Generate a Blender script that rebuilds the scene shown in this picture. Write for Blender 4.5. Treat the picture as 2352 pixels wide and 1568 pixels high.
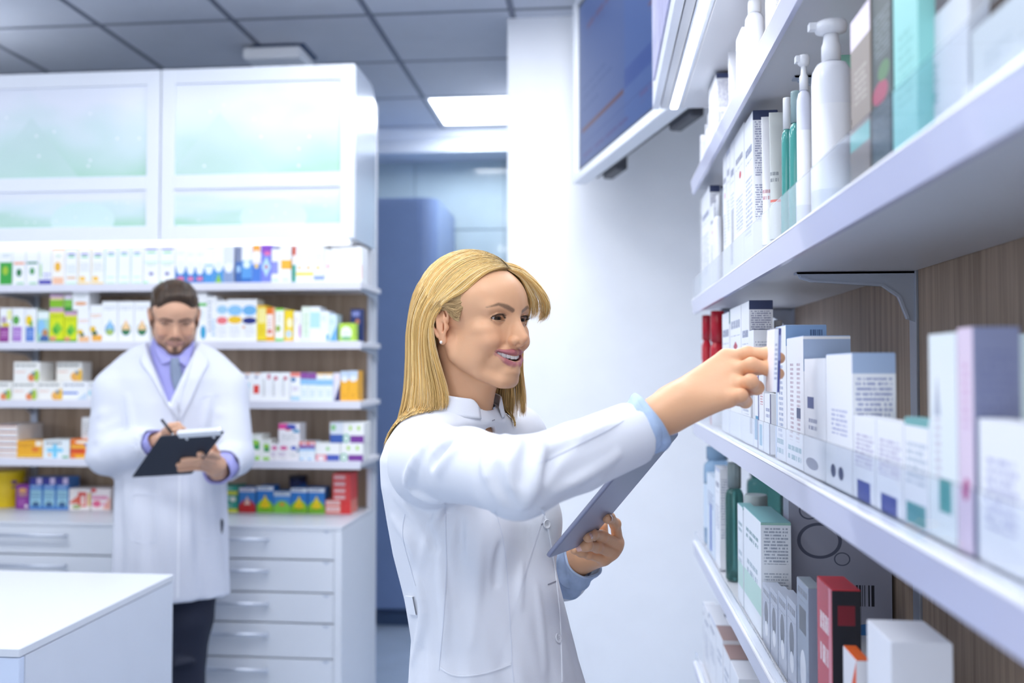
import bpy, math, random
import numpy as np
from mathutils import Vector, Matrix, Euler
random.seed(7)
for o in list(bpy.data.objects): bpy.data.objects.remove(o)
scn = bpy.context.scene
col = scn.collection

# ---------------------------------------------------------------- camera
CAM_H = 1.48
FPX = 2100.0                                   # focal length in pixels of the 2352 px wide frame
YAW, PITCH = math.atan(199/FPX), math.atan(62/FPX)
cd = bpy.data.cameras.new('camera'); cam = bpy.data.objects.new('camera', cd); col.objects.link(cam)
cam.location = (0, 0, CAM_H); cam.rotation_euler = (math.pi/2 + PITCH, 0, YAW)
cd.sensor_width = 36; cd.lens = 36*FPX/2352; cd.clip_start = 0.02
cd.dof.use_dof = True; cd.dof.focus_distance = 1.48; cd.dof.aperture_fstop = 2.5
scn.camera = cam

# ---------------------------------------------------------------- world, lights, exposure
w = bpy.data.worlds.new('world'); scn.world = w; w.use_nodes = True
w.node_tree.nodes['Background'].inputs[0].default_value = (0.80, 0.88, 1.0, 1)
w.node_tree.nodes['Background'].inputs[1].default_value = 0.6
scn.view_settings.view_transform = 'Standard'; scn.view_settings.look = 'None'
scn.view_settings.exposure = 0.0; scn.view_settings.gamma = 1.0; scn.view_settings.use_curve_mapping = False

def area(name, loc, rot, sx, sy, power, color=(0.93, 0.96, 1.0)):
    l = bpy.data.lights.new(name, 'AREA'); l.shape = 'RECTANGLE'; l.size = sx; l.size_y = sy
    l.energy = power; l.color = color
    o = bpy.data.objects.new(name, l); col.objects.link(o); o.location = loc; o.rotation_euler = rot
    return o
# large soft light added behind the camera, at an unseen, assumed shop front
area('unseen_shopfront_light', (-1.9, -2.9, 1.6), (math.radians(90), 0, math.radians(0)), 4.2, 2.4, 56)
# ceiling panels: first one seen, rest unseen, last two added to brighten the partition
PANELS = [(-0.67, 5.31), (-0.67, 1.95), (-2.5, 1.95), (-1.58, 0.4), (-3.1, 3.3), (-1.9, 1.6), (-0.3, 0.7), (-0.06, 2.9), (-0.67, 3.2)]
PW = {0: 12, 1: 8, 2: 9, 3: 10, 4: 6, 5: 6, 6: 6, 7: 11, 8: 2.2}
for i, (x, y) in enumerate(PANELS):
    area('panel_and_fill_light', (x, y, 2.975), (0, 0, 0), 0.52, 0.52, PW[i])

# ---------------------------------------------------------------- projection helpers: a sight line met with a plane
_c, _s = math.cos(PITCH), math.sin(PITCH)
_F = Vector((-math.sin(YAW)*_c, math.cos(YAW)*_c, _s)); _R = Vector((math.cos(YAW), math.sin(YAW), 0)); _U = _R.cross(_F)
_C = Vector((0, 0, CAM_H))
def ray(u, v): return _F + _R*((u-1176)/FPX) - _U*((v-784)/FPX)
def atY(u, v, Y): d = ray(u, v); return _C + d*(Y/d.y)
def atX(u, v, X): d = ray(u, v); return _C + d*(X/d.x)
def atZ(u, v, Z): d = ray(u, v); return _C + d*((Z-CAM_H)/d.z)

# ---------------------------------------------------------------- scene-tree helpers
def tag(o, label=None, cat=None, group=None, kind=None):
    if label: o['label'] = label
    if cat: o['category'] = cat
    if group: o['group'] = group
    if kind: o['kind'] = kind
    return o
def empty(name, loc=(0, 0, 0), rz=0, label=None, cat=None, group=None, kind=None):
    o = bpy.data.objects.new(name, None); col.objects.link(o); o.location = loc; o.rotation_euler = (0, 0, rz)
    o.empty_display_size = 0.05
    return tag(o, label, cat, group, kind)

def hexc(h):
    h = h.lstrip('#'); c = [int(h[i:i+2], 16)/255 for i in (0, 2, 4)]
    return tuple((x/12.92 if x <= 0.04045 else ((x+0.055)/1.055)**2.4) for x in c)
MATS = {}
def M(name, color=None, rough=0.5, metal=0.0, spec=0.5, emit=None, estr=0.0, trans=0.0, ior=1.45, alpha=1.0,
      coat=0.0, bump=0.0, bscale=200.0, vary=0.0, vscale=8.0, sheen=0.0, sss=0.0, sssr=0.01):
    if name in MATS: return MATS[name]
    m = bpy.data.materials.new(name); m.use_nodes = True; nt = m.node_tree
    b = nt.nodes['Principled BSDF']
    if isinstance(color, str): color = hexc(color)
    c4 = (*color, 1)
    b.inputs['Base Color'].default_value = c4
    b.inputs['Roughness'].default_value = rough; b.inputs['Metallic'].default_value = metal
    b.inputs['Specular IOR Level'].default_value = spec; b.inputs['IOR'].default_value = ior
    b.inputs['Transmission Weight'].default_value = trans; b.inputs['Alpha'].default_value = alpha
    b.inputs['Coat Weight'].default_value = coat; b.inputs['Sheen Weight'].default_value = sheen
    if sss:
        b.inputs['Subsurface Weight'].default_value = sss; b.inputs['Subsurface Radius'].default_value = (1, .4, .25)
        b.inputs['Subsurface Scale'].default_value = sssr
    if emit is not None:
        b.inputs['Emission Color'].default_value = (*emit, 1); b.inputs['Emission Strength'].default_value = estr
    if bump or vary:
        tc = nt.nodes.new('ShaderNodeTexCoord')
        if vary:
            n = nt.nodes.new('ShaderNodeTexNoise'); n.inputs['Scale'].default_value = vscale; n.inputs['Detail'].default_value = 3
            nt.links.new(tc.outputs['Object'], n.inputs['Vector'])
            r = nt.nodes.new('ShaderNodeMapRange'); r.inputs[1].default_value = .3; r.inputs[2].default_value = .7
            r.inputs[3].default_value = 1-vary; r.inputs[4].default_value = 1+vary*.3
            nt.links.new(n.outputs[0], r.inputs[0])
            mx = nt.nodes.new('ShaderNodeVectorMath'); mx.operation = 'SCALE'; mx.inputs[0].default_value = color
            nt.links.new(r.outputs[0], mx.inputs['Scale']); nt.links.new(mx.outputs[0], b.inputs['Base Color'])
        if bump:
            n = nt.nodes.new('ShaderNodeTexNoise'); n.inputs['Scale'].default_value = bscale; n.inputs['Detail'].default_value = 2
            nt.links.new(tc.outputs['Object'], n.inputs['Vector'])
            bp = nt.nodes.new('ShaderNodeBump'); bp.inputs['Strength'].default_value = bump; bp.inputs['Distance'].default_value = 0.001
            nt.links.new(n.outputs[0], bp.inputs['Height']); nt.links.new(bp.outputs[0], b.inputs['Normal'])
    MATS[name] = m
    return m

# ---- print masks as shared node groups: every printed shape is one group node + one mix
def _grp(name, extra, body):
    g = bpy.data.node_groups.new(name, 'ShaderNodeTree')
    g.interface.new_socket('UV', in_out='INPUT', socket_type='NodeSocketVector')
    g.interface.new_socket('Center', in_out='INPUT', socket_type='NodeSocketVector')
    g.interface.new_socket('Inv', in_out='INPUT', socket_type='NodeSocketVector')
    if extra: g.interface.new_socket('Rows', in_out='INPUT', socket_type='NodeSocketFloat')
    g.interface.new_socket('Mask', in_out='OUTPUT', socket_type='NodeSocketFloat')
    gi = g.nodes.new('NodeGroupInput'); go = g.nodes.new('NodeGroupOutput')
    L = g.links.new
    def vm(op, a, b=None):
        n = g.nodes.new('ShaderNodeVectorMath'); n.operation = op
        L(a, n.inputs[0])
        if b is not None: L(b, n.inputs[1])
        return n
    def mt(op, a, b=None):
        n = g.nodes.new('ShaderNodeMath'); n.operation = op
        for i, x in enumerate((a, b)):
            if x is None: continue
            if isinstance(x, (int, float)): n.inputs[i].default_value = x
            else: L(x, n.inputs[i])
        return n.outputs[0]
    q = vm('MULTIPLY', vm('SUBTRACT', gi.outputs['UV'], gi.outputs['Center']).outputs[0], gi.outputs['Inv']).outputs[0]
    sp = g.nodes.new('ShaderNodeSeparateXYZ'); L(q, sp.inputs[0])
    L(body(g, gi, L, vm, mt, q, sp), go.inputs[0])
    return g
def _rect(mt, sp): return mt('LESS_THAN', mt('MAXIMUM', mt('ABSOLUTE', sp.outputs[0]), mt('ABSOLUTE', sp.outputs[1])), 1.0)
def _noise(g, L, a, scale):
    n = g.nodes.new('ShaderNodeTexNoise'); n.noise_dimensions = '2D'; n.inputs['Scale'].default_value = scale; n.inputs['Detail'].default_value = 1
    L(a, n.inputs['Vector']); return n.outputs[0]
def _text(g, gi, L, vm, mt, q, sp):
    r = mt('MULTIPLY', sp.outputs[1], mt('MULTIPLY', gi.outputs['Rows'], 0.5))
    fl = mt('FLOOR', r); fr = mt('SUBTRACT', r, fl)
    cb = g.nodes.new('ShaderNodeCombineXYZ'); L(mt('MULTIPLY', sp.outputs[0], 3.0), cb.inputs[0]); L(mt('MULTIPLY', fl, 7.3), cb.inputs[1])
    nz = mt('GREATER_THAN', _noise(g, L, cb.outputs[0], 2.4), 0.42)
    cb2 = g.nodes.new('ShaderNodeCombineXYZ'); L(mt('MULTIPLY', sp.outputs[0], 22.0), cb2.inputs[0]); L(mt('MULTIPLY', r, 3.1), cb2.inputs[1])
    fine = mt('GREATER_THAN', _noise(g, L, cb2.outputs[0], 2.0), 0.40)
    return mt('MULTIPLY', mt('MULTIPLY', mt('LESS_THAN', fr, 0.55), nz), mt('MULTIPLY', fine, _rect(mt, sp)))
def _bars(g, gi, L, vm, mt, q, sp):
    cb = g.nodes.new('ShaderNodeCombineXYZ'); L(mt('MULTIPLY', sp.outputs[0], gi.outputs['Rows']), cb.inputs[0])
    return mt('MULTIPLY', mt('GREATER_THAN', _noise(g, L, cb.outputs[0], 1.0), 0.5), _rect(mt, sp))
G = {
 'r': _grp('rect_mask', 0, lambda g, gi, L, vm, mt, q, sp: _rect(mt, sp)),
 'e': _grp('ellipse_mask', 0, lambda g, gi, L, vm, mt, q, sp: mt('LESS_THAN', mt('ADD', mt('POWER', mt('ABSOLUTE', sp.outputs[0]), 2.0), mt('POWER', mt('ABSOLUTE', sp.outputs[1]), 2.0)), 1.0)),
 'd': _grp('diamond_mask', 0, lambda g, gi, L, vm, mt, q, sp: mt('LESS_THAN', mt('ADD', mt('ABSOLUTE', sp.outputs[0]), mt('ABSOLUTE', sp.outputs[1])), 1.0)),
 # up-pointing triangle
 'a': _grp('triangle_mask', 0, lambda g, gi, L, vm, mt, q, sp: mt('MULTIPLY', mt('LESS_THAN', mt('ADD', mt('MULTIPLY', mt('ABSOLUTE', sp.outputs[0]), 2.0), sp.outputs[1]), 1.0), _rect(mt, sp))),
 # right-angled wedge, low at the left
 'w': _grp('wedge_mask', 0, lambda g, gi, L, vm, mt, q, sp: mt('MULTIPLY', mt('LESS_THAN', mt('SUBTRACT', sp.outputs[1], sp.outputs[0]), 0.0), _rect(mt, sp))),
 'o': _grp('ring_mask', 0, lambda g, gi, L, vm, mt, q, sp: mt('COMPARE', mt('ADD', mt('POWER', mt('ABSOLUTE', sp.outputs[0]), 2.0), mt('POWER', mt('ABSOLUTE', sp.outputs[1]), 2.0)), 0.85)),
 't': _grp('text_mask', 1, _text),
 'b': _grp('bars_mask', 1, _bars),
}
for n_ in G['o'].nodes:
    if n_.type == 'MATH' and n_.operation == 'COMPARE': n_.inputs[2].default_value = 0.15
_dn = [0]
def design(base, elems=(), rough=0.42, name=None, **kw):
    """carton / label print: elems = (kind, cx, cy, half_w, half_h, colour[, rows]) in face units; x 0..1 front, 1..2 right side, -1..0 left side; y 1..2 top"""
    key = ('design', base, tuple(elems), rough, tuple(kw.items()))
    if key in MATS: return MATS[key]
    _dn[0] += 1
    m = M('printed_card_%d' % _dn[0], base, rough, **kw); nt = m.node_tree; b = nt.nodes['Principled BSDF']
    uv = nt.nodes.new('ShaderNodeUVMap'); uv.uv_map = 'uv'
    cur = None
    for e in elems:
        g = nt.nodes.new('ShaderNodeGroup'); g.node_tree = G[e[0]]
        nt.links.new(uv.outputs[0], g.inputs['UV'])
        g.inputs['Center'].default_value = (e[1], e[2], 0); g.inputs['Inv'].default_value = (1/e[3], 1/e[4], 0)
        if e[0] in 'tb': g.inputs['Rows'].default_value = e[6] if len(e) > 6 else 6
        mx = nt.nodes.new('ShaderNodeMix'); mx.data_type = 'RGBA'
        nt.links.new(g.outputs[0], mx.inputs[0])
        if cur is None: mx.inputs[6].default_value = (*hexc(base), 1)
        else: nt.links.new(cur, mx.inputs[6])
        mx.inputs[7].default_value = (*hexc(e[5]), 1); cur = mx.outputs[2]
    if cur is not None: nt.links.new(cur, b.inputs['Base Color'])
    MATS[key] = m
    return m

# ---------------------------------------------------------------- mesh builder
class MB:
    def __init__(s): s.v = []; s.f = []; s.m = []; s.uv = []; s.smooth = []
    def add(s, vs, fs, mi=0, uvs=None, sm=False):
        o = len(s.v); s.v += [tuple(p) for p in vs]
        for i, f in enumerate(fs):
            s.f.append(tuple(a+o for a in f)); s.m.append(mi); s.smooth.append(sm)
            s.uv.append(uvs[i] if uvs else [(0, 0)]*len(f))
        return s
    def box(s, x0, x1, y0, y1, z0, z1, mi=0):
        vs = [(x0,y0,z0),(x1,y0,z0),(x1,y1,z0),(x0,y1,z0),(x0,y0,z1),(x1,y0,z1),(x1,y1,z1),(x0,y1,z1)]
        fs = [(0,1,5,4),(1,2,6,5),(2,3,7,6),(3,0,4,7),(4,5,6,7),(3,2,1,0)]
        uvs = [[(0,0),(1,0),(1,1),(0,1)], [(1,0),(2,0),(2,1),(1,1)], [(2,0),(3,0),(3,1),(2,1)], [(-1,0),(0,0),(0,1),(-1,1)],
               [(0,1),(1,1),(1,2),(0,2)], [(0,-1),(1,-1),(1,0),(0,0)]]
        return s.add(vs, fs, mi, uvs)
    def cbox(s, x0, x1, y0, y1, z0, z1, c=0.003, mi=0):
        """box with chamfered edges (24 vertices)"""
        import itertools
        A = (x0, y0, z0); B = (x1, y1, z1); vs = []; idx = {}
        for a in itertools.product((0, 1), repeat=3):
            for ax in range(3):
                p = [(B if a[k] else A)[k] for k in range(3)]
                for k in range(3):
                    if k != ax: p[k] += -c if a[k] else c
                idx[(a, ax)] = len(vs); vs.append(tuple(p))
        fs = []
        for ax in range(3):
            o = [k for k in range(3) if k != ax]
            for sd in (0, 1):
                q = []
                for t in ((0,0),(1,0),(1,1),(0,1)):
                    a = [0,0,0]; a[ax] = sd; a[o[0]] = t[0]; a[o[1]] = t[1]; q.append(idx[(tuple(a), ax)])
                if (sd == 0) != (ax == 1): q.reverse()
                fs.append(tuple(q))
        for ax in range(3):
            o = [k for k in range(3) if k != ax]
            for t in ((0,0),(1,0),(1,1),(0,1)):
                a = [0,0,0]; a[o[0]], a[o[1]] = t; b = list(a); b[ax] = 1; a, b = tuple(a), tuple(b)
                q = [idx[(a,o[0])], idx[(b,o[0])], idx[(b,o[1])], idx[(a,o[1])]]
                fs.append(tuple(q))
        for a in itertools.product((0,1), repeat=3): fs.append(tuple(idx[(a,k)] for k in range(3)))
        return s.add(vs, fs, mi)
    def prism(s, poly, axis, a0, a1, mi=0, sm=False):
        """extrude a 2D polygon along an axis ('x','y','z'); poly is in the two other axes in order"""
        n = len(poly)
        def P(p, a): return {'x': (a, p[0], p[1]), 'y': (p[0], a, p[1]), 'z': (p[0], p[1], a)}[axis]
        vs = [P(p, a0) for p in poly] + [P(p, a1) for p in poly]
        fs = [(i, (i+1) % n, n+(i+1) % n, n+i) for i in range(n)] + [tuple(range(n))[::-1], tuple(range(n, 2*n))]
        return s.add(vs, fs, mi, None, sm)
    def lathe(s, prof, seg=24, sx=1.0, sy=1.0, power=2.0, c=(0, 0, 0), mi=0, cap=True):
        """profile [(r,z)..] turned about z; power>2 squares the section; sx, sy scale it"""
        vs = []; fs = []; uvs = []
        zs = [p[1] for p in prof]; z0, z1 = min(zs), max(zs)
        for r, z in prof:
            for k in range(seg):
                a = 2*math.pi*k/seg - math.pi
                cx, sn = math.cos(a), math.sin(a)
                q = (abs(cx)**power + abs(sn)**power)**(-1/power)
                vs.append((c[0]+r*q*cx*sx, c[1]+r*q*sn*sy, c[2]+z))
        n = len(prof)
        for j in range(n-1):
            va, vb = [(prof[t][1]-z0)/max(1e-6, z1-z0) for t in (j, j+1)]
            for k in range(seg):
                k2 = (k+1) % seg
                fs.append((j*seg+k, j*seg+k2, (j+1)*seg+k2, (j+1)*seg+k))
                ua, ub = (k/seg)*4-1+0, ((k+1)/seg)*4-1   # -y direction is at a quarter turn -> x = 0..1 faces -y
                ua -= .5-.0; ub -= .5-.0
                uvs.append([(ua+.0, va), (ub, va), (ub, vb), (ua, vb)])
        s.add(vs, fs, mi, uvs, True)
        if cap:
            o = len(s.v)-len(vs)
            s.f.append(tuple(o+k for k in range(seg))[::-1]); s.m.append(mi); s.smooth.append(False); s.uv.append([(0, 0)]*seg)
            s.f.append(tuple(o+(n-1)*seg+k for k in range(seg))); s.m.append(mi); s.smooth.append(False); s.uv.append([(0.5, 1.5)]*seg)
        return s
    def tube(s, pts, r, seg=10, mi=0, closed=False):
        pts = [Vector(p) for p in pts]; n = len(pts); vs = []; prev = None
        rr = r if isinstance(r, (list, tuple)) else [r]*n
        for i, p in enumerate(pts):
            t = (pts[min(i+1, n-1)]-pts[max(i-1, 0)]).normalized()
            if prev is None: a = t.orthogonal().normalized()
            else: a = (prev - t*prev.dot(t)).normalized()
            prev = a; b = t.cross(a)
            for k in range(seg):
                an = 2*math.pi*k/seg; vs.append(p + (a*math.cos(an)+b*math.sin(an))*rr[i])
        fs = [(i*seg+k, i*seg+(k+1) % seg, (i+1)*seg+(k+1) % seg, (i+1)*seg+k) for i in range(n-1) for k in range(seg)]
        s.add(vs, fs, mi, None, True)
        o = len(s.v)-len(vs)
        s.add([], [], mi)
        s.f.append(tuple(o+k for k in range(seg))[::-1]); s.m.append(mi); s.smooth.append(False); s.uv.append([(0,0)]*seg)
        s.f.append(tuple(o+(n-1)*seg+k for k in range(seg))); s.m.append(mi); s.smooth.append(False); s.uv.append([(0,0)]*seg)
        return s
    def build(s, name, mats, parent=None, loc=None, rz=0, label=None, cat=None, group=None, kind=None):
        me = bpy.data.meshes.new(name); me.from_pydata(s.v, [], s.f)
        if not isinstance(mats, (list, tuple)): mats = [mats]
        for m in mats: me.materials.append(m)
        me.polygons.foreach_set('material_index', s.m); me.polygons.foreach_set('use_smooth', s.smooth)
        ul = me.uv_layers.new(name='uv'); ul.data.foreach_set('uv', [c for f in s.uv for p in f for c in p])
        me.update()
        o = bpy.data.objects.new(name, me); col.objects.link(o)
        if parent: o.parent = parent
        if loc is not None: o.location = loc
        o.rotation_euler = (0, 0, rz)
        return tag(o, label, cat, group, kind)
def struct(o): o['kind'] = 'structure'; return o
# ================================================================ the room
white_paint = M('white_wall_paint', (0.91, 0.93, 0.975), 0.55, vary=0.02, bump=0.05)
tile_white = M('ceiling_tile_board', (0.62, 0.65, 0.72), 0.9, bump=0.25, bscale=300, vary=0.03)
grid_metal = M('ceiling_grid_metal', (0.20, 0.22, 0.28), 0.5)
floor_tile_m = M('floor_tile_grey', (0.42, 0.52, 0.68), 0.25, vary=0.12, vscale=3)
grout = M('grout', (0.25, 0.3, 0.38), 0.8)
glass_tile = M('glazed_wall_tile', (0.42, 0.54, 0.62), 0.12, vary=0.15, vscale=2, coat=0.4)
lam = M('white_laminate', (0.80, 0.83, 0.885), 0.33, vary=0.015, vscale=3)
lam_edge = M('white_edge_band', (0.68, 0.71, 0.77), 0.35)
alu = M('brushed_aluminium', (0.62, 0.66, 0.74), 0.35, metal=0.6)
ZC = 3.0
# floor: base slab and tiles
fl = MB().box(-5, 0.62, -3.2, 6.1, -0.06, -0.006).build('floor', grout); struct(fl)
tm = MB().cbox(-0.297, 0.297, -0.297, 0.297, -0.006, 0.0, 0.0015)
first = None
for i in range(9):
    for j in range(13):
        x, y = -4.55+0.6*i, -1.2+0.6*j
        if x+.3 > 0.62: continue
        if first is None: first = tm.build('floor_tile', floor_tile_m, fl, (x, y, 0))
        else:
            t = first.copy(); col.objects.link(t); t.location = (x, y, 0)
# ceiling: grid and tiles with recessed light panels
ce = MB().box(-5, 0.62, -3.2, 6.1, ZC+0.02, ZC+0.08).build('ceiling', M('ceiling_void', (.3, .32, .36), .9)); struct(ce)
GX = [-0.365-0.61*k for k in range(-1, 8)]; GY = [5.61-0.6*k for k in range(-1, 15)]
gm = MB()
for x in GX: gm.box(x-0.012, x+0.012, -3.2, 6.1, ZC-0.004, ZC+0.02)
gb = MB()
for y in GY: gb.box(-5, 0.62, y-0.012, y+0.012, ZC-0.003, ZC+0.02)
gm.build('grid_rail', grid_metal, ce, kind='stuff'); gb.build('grid_cross_rail', grid_metal, ce, kind='stuff')
ct = MB().cbox(-0.293, 0.293, -0.288, 0.288, -0.012+0.008, 0.012, 0.004)
first = None
lit = set()
for (px_, py_) in PANELS:
    best = min(((abs(x-0.305-px_)+abs(y-0.3-py_), i, j) for i, x in enumerate(GX) for j, y in enumerate(GY)))
    lit.add(best[1:])
for i, x in enumerate(GX):
    for j, y in enumerate(GY):
        if y < -1.5 or (i, j) in lit: continue
        if first is None: first = ct.build('ceiling_tile', tile_white, ce, (x-0.305, y-0.3, ZC))
        else: t = first.copy(); col.objects.link(t); t.location = (x-0.305, y-0.3, ZC)
lens = M('lit_diffuser', (0.9, .9, .9), 0.6, emit=(0.93, 0.96, 1.0), estr=6.0)
lf = M('lamp_frame', (0.85, 0.87, 0.9), 0.4)
names = ['bright square ceiling light panel seen beside the white partition, over the back passage']
for n, (i, j) in enumerate(sorted(lit, key=lambda t: -GY[t[1]])):
    x, y = GX[i]-0.305, GY[j]-0.3
    f = MB(); f.box(-.3, .3, -.298, -.275, -.006, .01).box(-.3, .3, .275, .298, -.006, .01).box(-.3, -.278, -.275, .275, -.006, .01).box(.278, .3, -.275, .275, -.006, .01)
    dfm = MB().box(-.278, .278, -.275, .275, -.001, .012)
    if n == 0:
        c = empty('ceiling_light', (x, y, ZC), 0, names[0], 'ceiling light')
        f.build('frame', lf, c); dfm.build('diffuser', lens, c)
    else:
        f = f.build('unseen_panel_frame', lf, ce, (x, y, ZC)); dfm.build('diffuser', lens, f)  # unseen panels, among them the two added to brighten the partition
# area lamps sit right under the panels
for l in [o for o in col.objects if o.name.startswith('panel_and_fill_light')]:
    b = min(lit, key=lambda t: abs(GX[t[0]]-0.305-l.location.x)+abs(GY[t[1]]-0.3-l.location.y))
    l.location = (GX[b[0]]-0.305, GY[b[1]]-0.3, ZC-0.012)
# rear wall of glazed tiles, bulkhead and cornice above it
wr = MB().box(-5, 0.62, 6.0, 6.1, 0, ZC).build('wall_back', grout); struct(wr)
wt = MB().cbox(-0.297, 0.297, -0.008, 0.004, -0.297, 0.297, 0.002); first = None
for i in range(6):
    for k in range(5):
        x, z = -2.72+0.6*i, 0.3+0.6*k
        if first is None: first = wt.build('wall_tile', glass_tile, wr, (x, 6.0, z))
        else: t = first.copy(); col.objects.link(t); t.location = (x, 6.0, z)
bk = MB().box(-5, .62, 5.72, 6.0, 2.86, ZC).build('trim_1', M('bulkhead_paint', (.6, .66, .76), .6)); struct(bk)
cn = MB().prism([(5.70, ZC-.004), (5.66, ZC-.004), (5.69, ZC-.045), (5.72, ZC-.06), (5.72, ZC-.004)], 'x', -5, .62).build('trim_2', M('cornice_paint', (.8, .84, .9), .5)); struct(cn)
# white partition wall ahead
X_P = -0.39
pw = MB().cbox(X_P, 0.62, 3.9, 5.2, 0, ZC, 0.004).build('wall_front', white_paint); struct(pw)
# side walls and the unseen, assumed shop front behind the camera
struct(MB().box(0.56, 0.66, -3.2, 6.1, 0, ZC).build('wall_right', white_paint))
struct(MB().box(-5.1, -5, -3.2, 6.1, 0, ZC).build('wall_left', white_paint))
sf = MB().box(-5, .62, -3.2, -3.1, 0, .25).box(-5, .62, -3.2, -3.1, 2.9, 3).box(-5, -4.2, -3.2, -3.1, .25, 2.9).box(.2, .62, -3.2, -3.1, .25, 2.9).build('wall_rear', white_paint); struct(sf)
struct(MB().box(-5, -0.95, 3.80, 3.86, 0, 2.62).build('wall_shelving', white_paint))
# blue tall cupboard in the passage
blue = M('blue_lacquer', (0.20, 0.29, 0.52), 0.35, vary=.03)
blue2 = M('blue_lacquer_light', (0.26, 0.36, 0.60), 0.35)
bc = empty('tall_cupboard', (-1.35, 5.45, 0), 0, 'tall blue cupboard with rounded edge standing in the passage behind the woman', 'cupboard')
pts = [(-.5, .45), (-.5, -.25)] + [(.33+.085*math.sin(a), -.165-.085*math.cos(a)) for a in [math.pi/2*k/8 for k in range(9)]] + [(.415, .45)]
bm_ = MB().prism(pts[::-1], 'z', 0.10, 2.47, sm=False); bm_.build('body', blue, bc)
MB().box(-.49, .40, -.22, .44, 0, .10).build('plinth', M('dark_blue_plinth', (.05, .09, .18), .5), bc)
MB().box(-.5, .318, -.262, -.251, .11, 2.46).build('door', blue, bc)

# ceiling-mounted device above the shelving
dv = empty('ceiling_detector', (atZ(640, 132, 2.96).x, atZ(640, 132, 2.96).y, ZC), 0, 'small white box unit with modelled shadow fixed under the ceiling above the cabinets', 'detector')
MB().cbox(-.14, .14, -.1, .1, -.075, -.02, .01).build('housing', lf, dv)
MB().cbox(-.1, .15, -.08, .12, -.02, 0.0, .004).build('shadow_plate', M('shadow_dark', (.05, .08, .16), .4), dv)  # thin dark plate put in for the shadow of the white unit

# ================================================================ front counter at the left
cx1, cy0, cy1 = -1.195, 1.805, 2.497
fc = empty('service_counter', (-1.9, 2.15, 0), 0, 'white laminate service counter in the lower left foreground', 'counter')
bx = lambda m, *a: m.cbox(a[0]+1.9, a[1]+1.9, a[2]-2.15, a[3]-2.15, a[4], a[5], a[6] if len(a) > 6 else .0015)
bx(MB(), -2.65, cx1-.0, cy0+.001, cy1, .882, .9).build('worktop', lam_edge, fc)
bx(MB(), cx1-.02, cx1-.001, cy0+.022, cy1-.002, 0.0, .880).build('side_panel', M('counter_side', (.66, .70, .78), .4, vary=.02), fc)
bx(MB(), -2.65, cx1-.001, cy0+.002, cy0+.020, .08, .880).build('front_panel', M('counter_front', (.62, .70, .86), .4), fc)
bx(MB(), -2.62, cx1-.04, cy0+.05, cy1-.05, 0, .08).build('plinth', M('plinth_grey', (.3, .32, .36), .5), fc)
bx(MB(), -2.65, cx1-.022, cy1-.02, cy1-.002, .0, .880).build('back_panel', lam, fc)

# ================================================================ drawer unit under the wall shelves
dx1, dy0, dy1 = -0.938, 3.292, 3.795
CW = 0.785
du = empty('drawer_unit', (-2.1, 3.5, 0), 0, 'long white drawer unit with bar handles under the medicine shelves', 'drawer unit')
def dd(m, x0, x1, y0, y1, z0, z1, c=.0015): return m.cbox(x0+2.1, x1+2.1, y0-3.5, y1-3.5, z0, z1, c)
dd(MB(), dx1-CW*3-.04, dx1, dy0, dy1, .885, .90).build('worktop', lam_edge, du)
dd(MB(), dx1-.028, dx1, dy0, dy1, 0.0, .884).build('side_panel', lam, du)
dd(MB(), dx1-CW*3-.04, dx1-.03, dy0+.03, dy1, 0.03, .884).build('carcass', M('carcass_grey', (.45, .48, .55), .6), du)
zl = [atY(600, v, dy0).z for v in (1213, 1284.5, 1360, 1430, 1511)]
dh = zl[3]-zl[4]
while zl[-1]-dh > .05: zl.append(zl[-1]-dh)
for c_ in range(3):
    x1 = dx1-.03-CW*c_; x0 = x1-CW+.004
    for r_ in range(len(zl)-1):
        z1, z0 = zl[r_]-.002, zl[r_+1]+.004
        dr = dd(MB(), x0, x1, dy0+.004, dy0+.024, z0, z1, .001).build('drawer', lam, du)
        hx = (x0+x1)/2+2.1; hz = z1-.035; y = dy0-3.5+.004
        h = MB().tube([(hx-.155, y-.028, hz), (hx+.155, y-.028, hz)], .0062, 8)
        h.tube([(hx-.14, y-.028, hz), (hx-.14, y, hz)], .006, 8).tube([(hx+.14, y-.028, hz), (hx+.14, y, hz)], .006, 8)
        h.build('handle', alu, dr)
        MB().prism([(x1+2.1-.045, z1-.002), (x1+2.1-.012, z1-.002), (x1+2.1-.028, z1-.014)], 'y', y-.0012, y, 0).build('lock_mark', M('lock_grey', (.55, .6, .7), .4), dr)

# ================================================================ wall shelving above it
wood = bpy.data.materials.new('brown_oak_veneer'); wood.use_nodes = True
def wood_nodes(m, c0, c1, sc):
    nt = m.node_tree; b = nt.nodes['Principled BSDF']; tc = nt.nodes.new('ShaderNodeTexCoord'); mp = nt.nodes.new('ShaderNodeMapping')
    mp.inputs['Scale'].default_value = sc; nt.links.new(tc.outputs['Object'], mp.inputs[0])
    n = nt.nodes.new('ShaderNodeTexNoise'); n.inputs['Scale'].default_value = 1; n.inputs['Detail'].default_value = 6; n.inputs['Roughness'].default_value = .65
    nt.links.new(mp.outputs[0], n.inputs['Vector'])
    r = nt.nodes.new('ShaderNodeValToRGB'); r.color_ramp.elements[0].position = .32; r.color_ramp.elements[1].position = .68
    r.color_ramp.elements[0].color = (*c0, 1); r.color_ramp.elements[1].color = (*c1, 1)
    nt.links.new(n.outputs[0], r.inputs[0]); nt.links.new(r.outputs[0], b.inputs['Base Color'])
    bp = nt.nodes.new('ShaderNodeBump'); bp.inputs['Strength'].default_value = .15; bp.inputs['Distance'].default_value = .001
    nt.links.new(n.outputs[0], bp.inputs['Height']); nt.links.new(bp.outputs[0], b.inputs['Normal'])
    b.inputs['Roughness'].default_value = .5
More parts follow.
